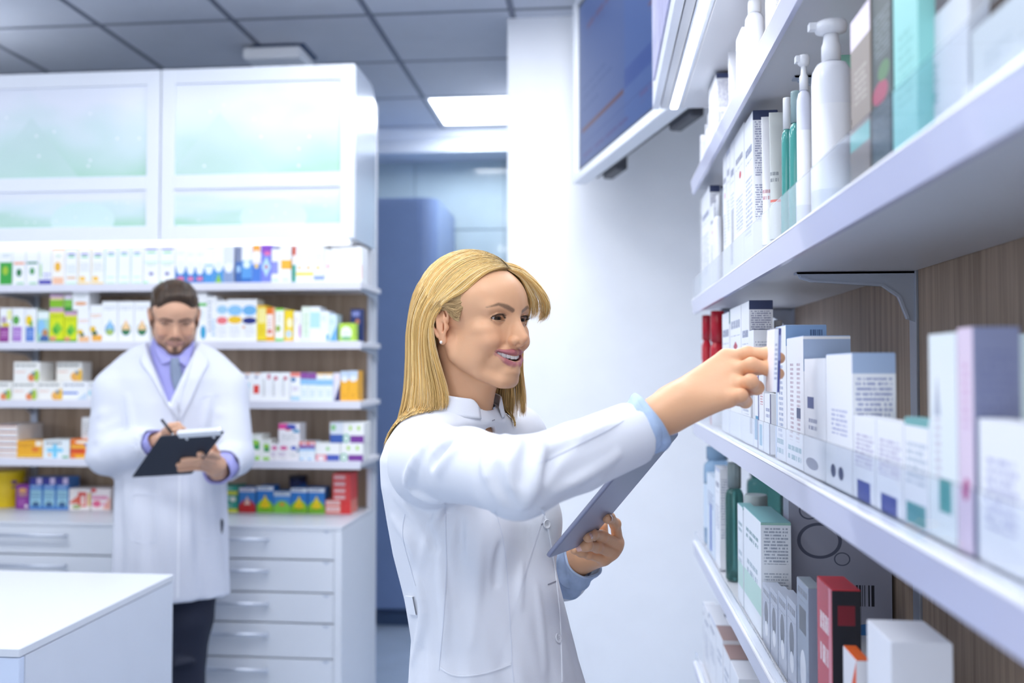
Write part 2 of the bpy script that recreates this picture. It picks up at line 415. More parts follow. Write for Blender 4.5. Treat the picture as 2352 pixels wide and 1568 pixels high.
wood_nodes(wood, (.36, .255, .17), (.60, .46, .34), (30, 30, 1.6))
shelf_m = M('shelf_white', (.80, .80, .85), .35)
steel = M('shelf_steel', (.50, .54, .62), .38, metal=.4)
SX1 = -0.912; SY = 3.45
ws = empty('wall_shelving_unit', (-2.1, 3.7, .9), 0, 'wall shelving with brown wood back and white shelves behind the man', 'shelving')
def sb(m, x0, x1, y0, y1, z0, z1, c=.001): return m.cbox(x0+2.1, x1+2.1, y0-3.7, y1-3.7, z0-.9, z1-.9, c)
for k in range(3):
    sb(MB(), -.962-.9*(k+1)+.002, -.962-.9*k, 3.77, 3.795, .901, 1.98).build('back_panel', wood, ws)
sb(MB(), -.961, -.94, 3.74, 3.798, .901, 1.98).build('end_post', lam_edge, ws)
BSZ = [1.813, 1.583, 1.352, 1.121]
for z in BSZ:
    s_ = sb(MB(), -3.4, SX1, SY+.012, 3.769, z-.020, z).build('shelf', shelf_m, ws)
    sb(MB(), -3.4, SX1, SY-.002, SY+.011, z-.028, z+.003).build('front_rail', M('rail_white', (.74, .74, .82), .35), s_)
    for x in (-.93, -2.44):
        MB().prism([(3.768-3.7, z-.021-.9), (SY+.05-3.7, z-.021-.9), (SY+.05-3.7, z-.03-.9), (3.70-3.7, z-.045-.9), (3.755-3.7, z-.075-.9), (3.768-3.7, z-.085-.9)], 'x', x+2.1, x+2.1+.006).build('bracket', steel, s_)
for x in (-2.45, -3.35):
    sb(MB(), x, x+.03, 3.752, 3.769, .901, 1.98).build('upright', steel, ws)

# overhead cabinet with frosted glass doors
oc = empty('overhead_cabinet', (-2.1, 3.6, 1.98), 0, 'white overhead cabinet with frosted mint glass doors above the shelves', 'cabinet')
ocx = -.942
def ob(m, x0, x1, y0, y1, z0, z1, c=.002): return m.cbox(x0+2.1, x1+2.1, y0-3.6, y1-3.6, z0-1.98, z1-1.98, c)
z0, z1 = 1.982, 2.667
sidep = [(3.475, z0), (3.795, z0), (3.795, z1-.16)] + [(3.795-.10*(1-math.cos(a)), z1-.16+.16*math.sin(a)) for a in [math.pi/2*k/8 for k in range(1, 9)]] + [(3.475, z1)]
MB().prism([(p[0]-3.6, p[1]-1.98) for p in sidep], 'x', ocx-.02+2.1, ocx+2.1).build('side_panel', M('gloss_side', (.62, .68, .78), .16, metal=.35), oc)
ob(MB(), -3.4, ocx-.021, 3.475, 3.795, z0, z1).build('carcass', lam, oc)
def frosted(seed):
    r = random.Random(seed); el = [('e', .3, 1.0, .9, .55, '#edf1f8')]
    m = bpy.data.materials.new('frosted_mint_print'); m.use_nodes = True
    nt = m.node_tree; b = nt.nodes['Principled BSDF']; uv = nt.nodes.new('ShaderNodeUVMap'); uv.uv_map = 'uv'
    sp = nt.nodes.new('ShaderNodeSeparateXYZ'); nt.links.new(uv.outputs[0], sp.inputs[0])
    rp = nt.nodes.new('ShaderNodeValToRGB'); e = rp.color_ramp.elements
    e[0].color = (*hexc('#b2dcc6'), 1); e[1].color = (*hexc('#ecf0fa'), 1); e[0].position = .0; e[1].position = .85
    e2 = e.new(.5); e2.color = (*hexc('#d8ecec'), 1)
    # soft ridge line from low-frequency noise
    n = nt.nodes.new('ShaderNodeTexNoise'); n.inputs['Scale'].default_value = 2.2; n.inputs['Detail'].default_value = 1.5
    mp = nt.nodes.new('ShaderNodeMapping'); mp.inputs['Location'].default_value = (seed*3.1, 0, 0); mp.inputs['Rotation'].default_value = (0, 0, .7)
    nt.links.new(uv.outputs[0], mp.inputs[0]); nt.links.new(mp.outputs[0], n.inputs['Vector'])
    ad = nt.nodes.new('ShaderNodeMath'); ad.operation = 'MULTIPLY_ADD'; nt.links.new(n.outputs[0], ad.inputs[0]); ad.inputs[1].default_value = -.9
    nt.links.new(sp.outputs[1], ad.inputs[2]); ad2 = nt.nodes.new('ShaderNodeMath'); ad2.operation = 'ADD'; nt.links.new(ad.outputs[0], ad2.inputs[0]); ad2.inputs[1].default_value = .46
    nt.links.new(ad2.outputs[0], rp.inputs[0]); cur = rp.outputs[0]
    shapes = [('a', .27 if seed < 9 else .2, .30, .34, .38, '#cfe6e3')] if seed % 2 else [('e', .6, .2, .2, .5, '#d9f0ec')]
    for i in range(9): shapes.append(('e', r.uniform(.1, .95), r.uniform(.08, .8), .008, .014, '#f8fbff'))
    for e_ in shapes:
        g = nt.nodes.new('ShaderNodeGroup'); g.node_tree = G[e_[0]]; nt.links.new(uv.outputs[0], g.inputs['UV'])
        g.inputs['Center'].default_value = (e_[1], e_[2], 0); g.inputs['Inv'].default_value = (1/e_[3], 1/e_[4], 0)
        mx = nt.nodes.new('ShaderNodeMix'); mx.data_type = 'RGBA'
        if e_[0] == 'a':
            k = nt.nodes.new('ShaderNodeMath'); k.operation = 'MULTIPLY'; k.inputs[1].default_value = .55; nt.links.new(g.outputs[0], k.inputs[0]); nt.links.new(k.outputs[0], mx.inputs[0])
        else: nt.links.new(g.outputs[0], mx.inputs[0])
        nt.links.new(cur, mx.inputs[6]); mx.inputs[7].default_value = (*hexc(e_[5]), 1); cur = mx.outputs[2]
    nt.links.new(cur, b.inputs['Base Color']); b.inputs['Roughness'].default_value = .25
    return m
for k in range(3):
    x1 = ocx-.0-CW*k-(.002 if k else 0); x0 = ocx-CW*(k+1)+.003
    dz = [z0+.003, z0+.062, z0+.205, z0+.262, z0+.625, z1-.001]
    d = MB()
    ob(d, x0, x0+.055, 3.45, 3.474, dz[0], dz[5]); ob(d, x1-.055, x1, 3.45, 3.474, dz[0], dz[5])
    door = ob(d, x0+.054, x1-.054, 3.4505, 3.4735, dz[0], dz[1]); ob(d, x0+.054, x1-.054, 3.4505, 3.4735, dz[2], dz[3]); ob(d, x0+.054, x1-.054, 3.4505, 3.4735, dz[4], dz[5])
    door = d.build('door', M('white_door_lacquer', (.84, .87, .93), .3), oc)
    for (a, b_, sd) in ((dz[1], dz[2], 2+2*k), (dz[3], dz[4], 1+2*k)):
        MB().box(x0+.054+2.1, x1-.054+2.1, 3.459-3.6, 3.465-3.6, a-1.98-.001, b_-1.98+.001).build('glass_pane', frosted(sd), door)
ls = empty('led_strip', (-2.1, 3.5, 1.965), 0, 'long glowing light strip under the overhead cabinet', 'light strip')
MB().cbox(-1.3, 1.13, -.045, -.020, .000, .016, .003).build('diffuser', M('led_white', (.9, .9, .9), .5, emit=(1, 1, 1), estr=1.5), ls)
MB().box(-1.3, 1.14, -.011, .0, -.004, .016).build('housing', lf, ls)
area('cabinet_strip_light', (-2.1, 3.52, 1.955), (math.radians(18), 0, 0), 2.4, .03, 0.35)
# ================================================================ goods on the wall shelves
W_, GY1, BK = '#f4f6f8', '#7d8694', '#1c2030'
ORD = ['first', 'second', 'third', 'fourth', 'fifth', 'sixth', 'seventh', 'eighth', 'ninth', 'tenth', 'eleventh', 'twelfth', 'thirteenth',
       'fourteenth', 'fifteenth', 'sixteenth', 'seventeenth', 'eighteenth', 'nineteenth', 'twentieth']
ORD += ['twenty-'+o for o in ORD[:9]] + ['thirtieth'] + ['thirty-'+o for o in ORD[:9]] + ['fortieth'] + ['forty-'+o for o in ORD[:9]]
def carton(x0, x1, yf, d, z0, z1, mat, label, group, name='medicine_box', cat='box', rz=0):
    """carton standing on z0; front face at y = yf looking to -y"""
    w_ = x1-x0; m = MB()
    m.box(-w_/2, w_/2, -d/2, d/2, 0, z1-z0)
    return m.build(name, mat, None, ((x0+x1)/2, yf+d/2, z0), rz, label, cat, group)
# prints used on the wall shelves, base colour + printed shapes
D = {
 'leafblk': (W_, [('r', .5, .32, .5, .33, '#3fa648'), ('e', .45, .42, .22, .12, '#a9c93c'), ('t', .5, .85, .35, .06, '#9ab0b0', 2)]),
 'leafor': (W_, [('r', .5, .62, .42, .035, '#f0a882'), ('e', .5, .36, .22, .11, '#2f7a48'), ('r', .6, .06, .3, .03, '#9fd0a5')]),
 'leafgr': (W_, [('r', .5, .63, .42, .03, '#35876a'), ('e', .5, .4, .2, .1, '#4f9a5a'), ('r', .6, .06, .3, .03, '#9fd0a5')]),
 'purp22': (W_, [('r', .5, .06, .5, .09, '#4a45ab'), ('e', .15, .4, .1, .22, '#b8dba8'), ('t', .62, .28, .3, .1, '#8f93cf', 2)]),
 'orange': ('#faf6f0', [('r', .5, .98, .5, .03, '#efa56a'), ('e', .45, .5, .25, .13, '#f0b840'), ('r', .5, .1, .42, .12, '#f3c4a2'), ('t', .5, .8, .2, .05, '#8ac7a2', 2)]),
 'greenname': (W_, [('r', .5, .985, .5, .02, '#8edb9a'), ('r', .5, .83, .3, .022, '#4a4fb0'), ('r', .5, .76, .25, .02, '#45c06a'), ('t', .5, .45, .35, .12, '#c3d2cc', 4), ('r', .5, .2, .35, .03, '#d9b07e'), ('r', .5, .05, .4, .03, '#c8ecd0')]),
 'yellname': (W_, [('r', .5, .985, .5, .02, '#f3cf6a'), ('r', .01, .5, .04, .5, '#f6dd96'), ('r', .5, .83, .28, .022, '#7a6ac0'), ('r', .5, .76, .25, .02, '#45c06a'), ('t', .5, .5, .35, .12, '#c9cfcf', 4), ('e', .35, .17, .25, .07, '#f1c455'), ('r', .5, .04, .45, .035, '#f3cf6a')]),
 'palegreen': (W_, [('r', .5, .985, .5, .015, '#a2e3ab'), ('r', .01, .5, .035, .5, '#c4f0ca'), ('r', .5, .85, .27, .02, '#7c86cf'), ('r', .5, .79, .25, .016, '#70d490'), ('e', .5, .2, .35, .03, '#d4eed8'), ('r', .5, .05, .35, .03, '#cdeed2')]),
 'whitegreen': (W_, [('r', .5, .9, .4, .02, '#4a4fb0'), ('r', .5, .81, .28, .018, '#47c66d'), ('r', .5, .56, .45, .012, '#a8e6b2'), ('t', .5, .5, .3, .03, '#9dbf9f', 2), ('e', .5, .27, .14, .04, '#55509c'), ('r', .1, .04, .2, .04, '#a8e6b2')]),
 'bluebase': ('#f6f8fb', [('r', .5, .18, .5, .26, '#2f7fc8'), ('e', .5, .42, .42, .17, '#eef5fb'), ('r', .5, .14, .3, .05, '#e77aa0'), ('t', .5, .8, .3, .05, '#cfd6e6', 2)]),
 'bluebase2': ('#f6f8fb', [('r', .5, .2, .5, .24, '#4b96d6'), ('e', .5, .42, .4, .15, '#e8f3fb'), ('r', .5, .52, .5, .02, '#6cb4e6')]),
 'bluegreen': ('#f6f8fb', [('r', .5, .2, .5, .24, '#4b96d6'), ('e', .5, .45, .4, .14, '#e8f3fb'), ('a', .5, .13, .4, .16, '#8cc63f')]),
 'greyblue': ('#dfe5f0', [('r', .5, .2, .5, .24, '#8a9fc4'), ('e', .5, .42, .42, .13, '#eef3fb')]),
 'darkblue': ('#3a66ae', [('r', .5, .8, .5, .2, '#7f8aa8'), ('e', .5, .4, .4, .1, '#9fc4e8')]),
 'bluewht': ('#f2f5fa', [('r', .5, .3, .5, .3, '#5a9cdc'), ('r', .5, .07, .5, .07, '#3570c0'), ('e', .5, .5, .35, .1, '#dcecfa')]),
 'orpurp': ('#e8e4f4', [('r', .5, .9, .4, .1, '#f0a640'), ('e', .5, .72, .45, .13, '#f8f6f0'), ('r', .5, .25, .5, .25, '#4a7ed2'), ('e', .5, .45, .2, .06, '#f3cf55')]),
 'purpblue': ('#7a86e0', [('r', .5, .88, .5, .12, '#8a4fc4'), ('r', .6, .76, .3, .05, '#e070a8'), ('d', .5, .42, .45, .25, '#b8dcf4'), ('e', .5, .42, .15, .05, '#c04a60')]),
 'whitepurp': (W_, [('r', .3, .45, .5, .18, '#8f95dc'), ('r', .5, .1, .4, .04, '#c8e6c4')]),
 'whiteor': (W_, [('r', .6, .48, .5, .12, '#f2b63a'), ('r', .5, .1, .3, .04, '#cfdfc8')]),
 'tealred': ('#f4ece8', [('r', .5, .25, .5, .25, '#3fa392'), ('r', .5, .88, .5, .12, '#d2604c')]),
 'yelbot': (W_, [('r', .5, .25, .5, .05, '#f3d95a'), ('e', .4, .42, .2, .06, '#f0c78a'), ('t', .5, .7, .35, .1, '#dbe6ea', 3)]),
 'bluebot': (W_, [('r', .5, .14, .5, .06, '#8fa5dc'), ('e', .4, .42, .15, .06, '#f0c95a'), ('t', .5, .7, .35, .1, '#d0e2ea', 3)]),
 'pinkdot': (W_, [('e', .5, .5, .25, .09, '#f4b9b9'), ('t', .5, .2, .35, .06, '#dfe3e8', 2)]),
 'palestripe': (W_, [('r', .92, .4, .07, .35, '#e4ecc8'), ('t', .4, .6, .2, .2, '#e3e6ea', 5)]),
 'redstripe': (W_, [('r', .9, .3, .08, .2, '#f0bba8'), ('t', .4, .6, .2, .2, '#e3e6ea', 5)]),
 'viol': (W_, [('r', .4, .24, .4, .22, '#8d2a88'), ('e', .5, .52, .38, .06, '#d8c938'), ('r', .8, .8, .2, .14, '#f0f0a8'), ('t', .4, .24, .3, .12, '#e0a8dc', 3), ('e', .35, .66, .25, .1, '#b9a3bf')]),
 'lilac': (W_, [('r', .4, .25, .38, .21, '#a878c8'), ('e', .3, .65, .28, .13, '#5fa94e'), ('t', .4, .25, .3, .12, '#d9bfe8', 3)]),
 'yelblue': (W_, [('r', .45, .25, .38, .21, '#4d78c8'), ('e', .35, .65, .3, .15, '#f0cf22'), ('e', .55, .55, .15, .1, '#6da544'), ('t', .45, .25, .3, .12, '#a9c1ea', 3)]),
 'child': ('#a9d8c8', [('r', .5, .88, .5, .12, '#e8f2ee'), ('e', .35, .5, .35, .25, '#8fc6ea'), ('e', .68, .3, .26, .14, '#c08a5c'), ('e', .6, .12, .4, .12, '#4c6aa8'), ('r', .5, .02, .5, .03, '#4aa05a')]),
 'limeherb': ('#d8e41a', [('r', .5, .94, .5, .07, '#c9a0c0'), ('r', .5, .86, .5, .02, '#e8d080'), ('r', .5, .04, .5, .05, '#4aa838'), ('d', .55, .4, .38, .2, '#79c83c'), ('d', .4, .34, .2, .12, '#48a83c'), ('e', .25, .12, .25, .07, '#e59a78'), ('t', .5, .76, .4, .06, '#9fae20', 2)]),
 'limeflat': ('#e8eeb8', [('r', .5, .85, .5, .15, '#c8a8c4'), ('r', .5, .6, .5, .12, '#e6cf9c'), ('r', .5, .28, .5, .28, '#86bf2a')]),
 'greenflat': ('#7fc24a', [('r', .5, .85, .5, .15, '#e0d4e4'), ('r', .5, .12, .5, .14, '#3a8a3c')]),
 'orcard': (W_, [('e', .5, .3, .38, .08, '#e8a468'), ('t', .5, .6, .3, .1, '#ccd4d2', 3)]),
 'orherb': (W_, [('r', .55, .1, .42, .09, '#f2c08a'), ('e', .25, .32, .24, .09, '#e8c030'), ('e', .4, .24, .2, .06, '#4a6a4c'), ('t', .5, .68, .4, .06, '#eeb890', 2)]),
 'orherb2': (W_, [('r', .6, .12, .42, .08, '#f2b24a'), ('e', .25, .35, .24, .09, '#e8c030'), ('e', .4, .25, .25, .06, '#4a6a4c'), ('t', .5, .72, .42, .06, '#eeb070', 2)]),
 'dropb': (W_, [('e', .5, .32, .3, .15, '#3a7f8c'), ('a', .5, .44, .3, .13, '#90c4ea'), ('e', .5, .25, .24, .08, '#a9c46a'), ('t', .5, .85, .4, .06, '#c4cad0', 2)]),
 'dropo': (W_, [('e', .5, .32, .3, .15, '#3a7a55'), ('a', .5, .44, .3, .13, '#f2c898'), ('e', .5, .4, .2, .08, '#f4cf9a'), ('t', .5, .85, .4, .06, '#c4cad0', 2)]),
 'cyanb': (W_, [('e', .7, .2, .25, .14, '#2fa3cf'), ('r', .6, .76, .4, .03, '#54c04a'), ('t', .5, .55, .3, .1, '#c9dfe6', 3)]),
 'bluetext': (W_, [('t', .3, .55, .2, .35, '#8f9db4', 9), ('t', .7, .3, .2, .2, '#7cb4dc', 5)]),
 'redblob': (W_, [('e', .5, .78, .5, .1, '#9fcde8'), ('e', .5, .52, .5, .09, '#ee7b80'), ('t', .5, .22, .35, .14, '#cfd4d8', 3)]),
 'yelblob': (W_, [('e', .5, .74, .5, .12, '#8cc6ec'), ('e', .5, .52, .48, .09, '#f4c62c'), ('t', .5, .22, .35, .14, '#cfd4d8', 3)]),
 'navyblob': (W_, [('e', .5, .74, .5, .12, '#70b4e4'), ('e', .5, .5, .5, .08, '#22307e'), ('r', .1, .35, .1, .03, '#eeb080'), ('t', .5, .22, .35, .14, '#cfd4d8', 3)]),
 'yellow': ('#f0d832', [('r', .5, .97, .5, .03, '#e8b820'), ('r', .55, .72, .4, .2, '#f6ea9a'), ('r', .5, .02, .5, .03, '#8a7a30'), ('t', .5, .3, .3, .15, '#d0b010', 3)]),
 'orwhite': ('#faf2ea', [('r', .5, .9, .5, .1, '#ee7c2a'), ('r', .92, .5, .12, .5, '#f2b08a'), ('r', .5, .08, .5, .09, '#f0b030'), ('t', .4, .5, .2, .2, '#c07878', 5), ('e', .4, .3, .3, .06, '#d86a4a')]),
 'limewhite': ('#f6f8f0', [('r', .5, .97, .5, .04, '#8cd640'), ('r', .5, .04, .5, .06, '#70cf50'), ('e', .35, .4, .3, .1, '#9cb850'), ('t', .5, .7, .2, .15, '#b8c8a0', 3)]),
 'yelpat': ('#f4d520', [('e', .6, .6, .3, .15, '#faf4c8'), ('e', .5, .25, .35, .12, '#c8dcf0'), ('r', .5, .02, .5, .04, '#efb484')]),
 'pinkw': (W_, [('e', .8, .35, .14, .25, '#cf90c8'), ('t', .4, .7, .3, .12, '#dcc8dc', 3)]),
 'palegr': ('#e6f2e2', [('t', .5, .5, .2, .35, '#93c29c', 6)]),
 'cyanw': ('#f2f8fb', [('r', .5, .62, .5, .22, '#b6e2f2'), ('e', .6, .2, .4, .1, '#ffffff')]),
 'bluew': ('#eef5fc', [('e', .5, .2, .5, .14, '#ffffff'), ('r', .85, .15, .2, .1, '#78b4ec'), ('t', .4, .75, .3, .1, '#b8cfe6', 3)]),
 'bluew2': ('#d8ecfa', [('w', .5, .3, .5, .3, '#6ab0f0'), ('t', .4, .75, .3, .1, '#a8cfee', 2)]),
 'limecirc': ('#b8e04a', [('e', .45, .48, .36, .34, '#f2f7ea'), ('e', .45, .2, .36, .1, '#7cb88a'), ('t', .45, .5, .24, .1, '#c0cfc0', 2)]),
 'navy': ('#1c2c6c', [('r', .5, .85, .35, .08, '#8089c8'), ('e', .65, .62, .2, .08, '#c07a5a'), ('t', .5, .3, .3, .2, '#4860b0', 4)]),
 'herbal': ('#f4f3ee', [('t', .45, .78, .4, .09, '#5c6660', 1), ('t', .25, .5, .2, .06, '#e8a58a', 2), ('e', .68, .2, .14, .2, '#e68a5a'), ('e', .88, .3, .1, .3, '#a9c83c'), ('e', .76, .4, .08, .1, '#6f8f8a')]),
 'herbalo': ('#f4f3ee', [('t', .45, .78, .4, .09, '#5c6660', 1), ('t', .25, .5, .2, .06, '#e8a58a', 2), ('e', .74, .25, .18, .24, '#f0b45a'), ('e', .92, .3, .09, .34, '#f0c040'), ('e', .8, .45, .08, .1, '#7f8f9a')]),
 'herbalb': ('#f1f3f6', [('t', .45, .78, .4, .09, '#7c8690', 1), ('r', .3, .4, .3, .05, '#3f72cc'), ('w', .75, .25, .2, .2, '#c8d8e8')]),
 'herbalc': ('#f1f3f6', [('t', .45, .78, .4, .09, '#7c8690', 1), ('r', .3, .4, .3, .12, '#a8dcea')]),
 'capcy': (W_, [('r', .5, .5, .3, .14, '#90d4ea'), ('e', .5, .85, .18, .05, '#9aa0b8'), ('r', .6, .97, .3, .02, '#f0b090')]),
 'capred': (W_, [('r', .5, .42, .3, .15, '#e0443c'), ('e', .5, .85, .18, .05, '#9aa0b8'), ('r', .6, .97, .3, .02, '#f0b090')]),
 'striptext': (W_, [('t', .3, .45, .12, .3, '#76807e', 9), ('e', .8, .85, .2, .1, '#cf8a9a')]),
 'striptext2': (W_, [('t', .3, .45, .12, .3, '#76807e', 9), ('e', .5, .8, .2, .07, '#c2405a')]),
 'bluered': (W_, [('r', .5, .93, .5, .08, '#ee8a80'), ('e', .3, .75, .25, .08, '#3a7ab0'), ('r', .5, .1, .45, .07, '#b5d8ea'), ('t', .5, .45, .3, .08, '#b8a0c0', 2)]),
 'purptop': ('#eaf3fa', [('r', .5, .9, .5, .12, '#8d4c9c'), ('r', .5, .68, .5, .1, '#90c4ea'), ('t', .5, .25, .25, .14, '#b8d2e4', 3)]),
 'goldtop': ('#eaf3fa', [('r', .5, .97, .5, .03, '#e0b060'), ('e', .5, .88, .4, .07, '#f6efe0'), ('r', .5, .66, .5, .1, '#90c4ea'), ('t', .5, .25, .25, .14, '#b8d2e4', 3)]),
 'navywave': ('#e6e4f0', [('w', .5, .3, .5, .35, '#2c2c6a'), ('e', .5, .85, .4, .1, '#f0e0ec')]),
 'orangeb': ('#f6b42a', [('r', .5, .86, .5, .14, '#c4d6ea'), ('e', .5, .74, .42, .1, '#e8ecf0'), ('t', .5, .2, .2, .06, '#c88a20', 2)]),
 'oryell': ('#f0ae28', [('r', .5, .12, .5, .05, '#f4cf4a'), ('r', .85, .85, .12, .15, '#f6ead8'), ('t', .35, .75, .3, .1, '#c07820', 2), ('e', .72, .5, .15, .14, '#e67e32'), ('r', .5, .03, .5, .04, '#c06030')]),
 'cross': ('#e8f0f2', [('r', .45, .4, .08, .36, '#7ad0f0'), ('r', .45, .45, .3, .1, '#7ad0f0'), ('t', .4, .78, .3, .1, '#48545c', 1), ('e', .25, .2, .06, .08, '#e8a880'), ('r', .85, .08, .12, .05, '#60b080')]),
 'redor': ('#ee7a2a', [('r', .3, .45, .3, .12, '#d83828'), ('r', .5, .6, .5, .1, '#f4b03a'), ('r', .75, .75, .15, .12, '#5a60b8'), ('e', .5, .85, .3, .08, '#faf0d8'), ('r', .55, .1, .35, .1, '#f6b82a')]),
 'greytext': ('#e6e6e6', [('t', .5, .5, .4, .35, '#9a9a9a', 6)]),
 'stack': ('#f2efee', [('r', .5, .85, .5, .1, '#e6a050'), ('r', .5, .95, .5, .06, '#3c3c7c'), ('t', .5, .35, .45, .25, '#d4c4c0', 2)]),
 'green2': ('#f6f8f2', [('r', .6, .55, .3, .13, '#3a9a50'), ('e', .55, .7, .35, .1, '#98d050'), ('r', .55, .07, .35, .09, '#98d848'), ('t', .4, .9, .3, .05, '#a0b8a0', 1)]),
 'pinkbag': ('#f8f4f6', [('r', .2, .85, .25, .14, '#e8509c'), ('e', .6, .82, .25, .14, '#4a5cb8'), ('r', .85, .62, .15, .08, '#58a0c4'), ('e', .45, .7, .14, .06, '#c83c5c'), ('t', .5, .3, .35, .16, '#c8ccca', 3)]),
 'pinkp': ('#f8f4f6', [('e', .55, .75, .35, .12, '#e05a9c'), ('t', .4, .4, .3, .12, '#a884b4', 2), ('t', .5, .15, .3, .08, '#c8ccca', 2)]),
 'bluep': ('#f8f4f6', [('e', .5, .75, .3, .12, '#4a60c0'), ('r', .9, .6, .12, .08, '#4a8ab0'), ('t', .5, .3, .3, .16, '#c8ccca', 3)]),
 'redpurp': ('#eaf3fa', [('r', .5, .93, .5, .09, '#ea6a58'), ('e', .6, .88, .25, .07, '#f4e0ea'), ('r', .5, .74, .5, .08, '#8d4c9c'), ('r', .5, .6, .5, .06, '#9ccaf0'), ('r', .3, .1, .2, .05, '#a0c8ea')]),
 'longa': ('#f6f7f4', [('r', .22, .16, .24, .2, '#e8909c'), ('e', .22, .16, .14, .14, '#f8f0f2'), ('r', .72, .16, .26, .2, '#4a60b8'), ('e', .5, .68, .08, .1, '#a8d890')]),
 'longb': ('#f6f7f4', [('r', .68, .16, .34, .2, '#7a3a98'), ('e', .15, .22, .17, .22, '#70b898'), ('e', .15, .22, .1, .14, '#e8f4ee'), ('e', .35, .72, .07, .12, '#b4dc50'), ('e', .75, .72, .07, .12, '#b4dc50')]),
 'longc': ('#dfe6ee', [('r', .5, .2, .5, .22, '#3f62b0'), ('e', .25, .75, .2, .15, '#8cc88a')]),
 'redflat': ('#e84848', [('r', .38, .5, .3, .26, '#f6d8d8'), ('t', .38, .5, .28, .2, '#e07070', 1)]),
 'redlight': ('#f08a7a', [('r', .3, .6, .26, .3, '#fae4e0'), ('r', .8, .5, .2, .5, '#e83c3c'), ('t', .3, .5, .2, .2, '#e07070', 1)]),
 'tealyel': ('#2f9a84', [('r', .5, .2, .5, .22, '#d8d83a'), ('t', .4, .65, .3, .2, '#b0dcd0', 1)]),
 'teal': ('#2f9a84', [('e', .75, .5, .16, .3, '#e8ece0'), ('t', .35, .5, .3, .3, '#b0dcd0', 1)]),
 'milkred': ('#3f86cc', [('r', .5, .93, .5, .09, '#e6e4ee'), ('t', .4, .9, .3, .05, '#40508a', 1), ('e', .5, .1, .55, .42, '#c02828'), ('a', .5, .5, .2, .18, '#f0c8b8')]),
 'milkgreen': ('#2f80d2', [('r', .5, .93, .5, .09, '#e6eef8'), ('t', .4, .9, .3, .05, '#40508a', 1), ('e', .5, .08, .56, .44, '#84c428'), ('a', .5, .46, .34, .24, '#f4dc20'), ('e', .5, .3, .25, .12, '#f0cf10'), ('t', .5, .12, .3, .05, '#3f7f20', 1)]),
 'milkgreen2': ('#4a94dc', [('r', .5, .9, .5, .1, '#dce8f4'), ('t', .4, .9, .3, .05, '#40508a', 1), ('e', .5, .08, .56, .5, '#88d048'), ('e', .5, .4, .16, .08, '#e89a40')]),
 'kidviolet': ('#8a3494', [('e', .5, .76, .34, .09, '#f0b070'), ('t', .5, .6, .36, .08, '#f6d070', 2), ('t', .45, .3, .3, .14, '#c884c8', 4), ('e', .8, .12, .12, .07, '#f6ecf4')]),
 'bluecarton': ('#4c86cf', [('r', .5, .9, .5, .12, '#3b3c94'), ('r', .75, .9, .2, .1, '#d8c8e8'), ('r', .5, .36, .42, .26, '#a8d8e6'), ('t', .5, .7, .35, .05, '#c8dcf4', 1), ('t', .5, .4, .35, .14, '#5a8cb8', 3), ('e', .5, .16, .3, .08, '#40648c')]),
 'redcookie': ('#f8f0ec', [('r', .62, .5, .2, .34, '#e04838'), ('r', .64, .45, .1, .22, '#f8d8d0'), ('w', .2, .5, .25, .2, '#e07058'), ('r', .95, .5, .06, .3, '#f0c050'), ('e', .35, .15, .2, .1, '#a8b878')]),
 'redcookie2': ('#fbf0ee', [('r', .1, .92, .14, .09, '#e04040'), ('t', .45, .5, .4, .3, '#e0409a', 2), ('e', .3, .3, .2, .16, '#ea6a90'), ('w', .8, .35, .2, .3, '#f0b0a0')]),
}
def dm(k): b, e = D[k]; return design(b, e)
def row(shelf, phrase, items, zb, yf, group):
    """items: (u0, u1, vtop, print, depth, look[, opts])"""
    tops = {}
    vis = [it for it in items]
    order = sorted(range(len(items)), key=lambda i: items[i][0] + (0.01 if (len(items[i]) > 6 and 'on' in items[i][6]) else 0))
    rank = {i: r for r, i in enumerate(order)}
    for i, it in enumerate(items):
        u0, u1, vt, pr, dp, look = it[:6]; op = it[6] if len(it) > 6 else {}
        y = yf+op.get('back', 0)
        z0 = zb if 'on' not in op else tops[op['on']]
        x0, x1 = atY(u0, vt, y).x, atY(u1, vt, y).x
        z1 = max(atY((u0+u1)/2, vt, y).z, z0+.012); tops[i] = z1
        g = .0004
        lab = '%s, %s from left, %s' % (look, ORD[rank[i]], phrase)
        o = carton(x0+g, x1-g, y, dp, z0+.0002, z1, dm(pr), lab, group, op.get('name', 'medicine_box'), 'box')
YF = SY+.022
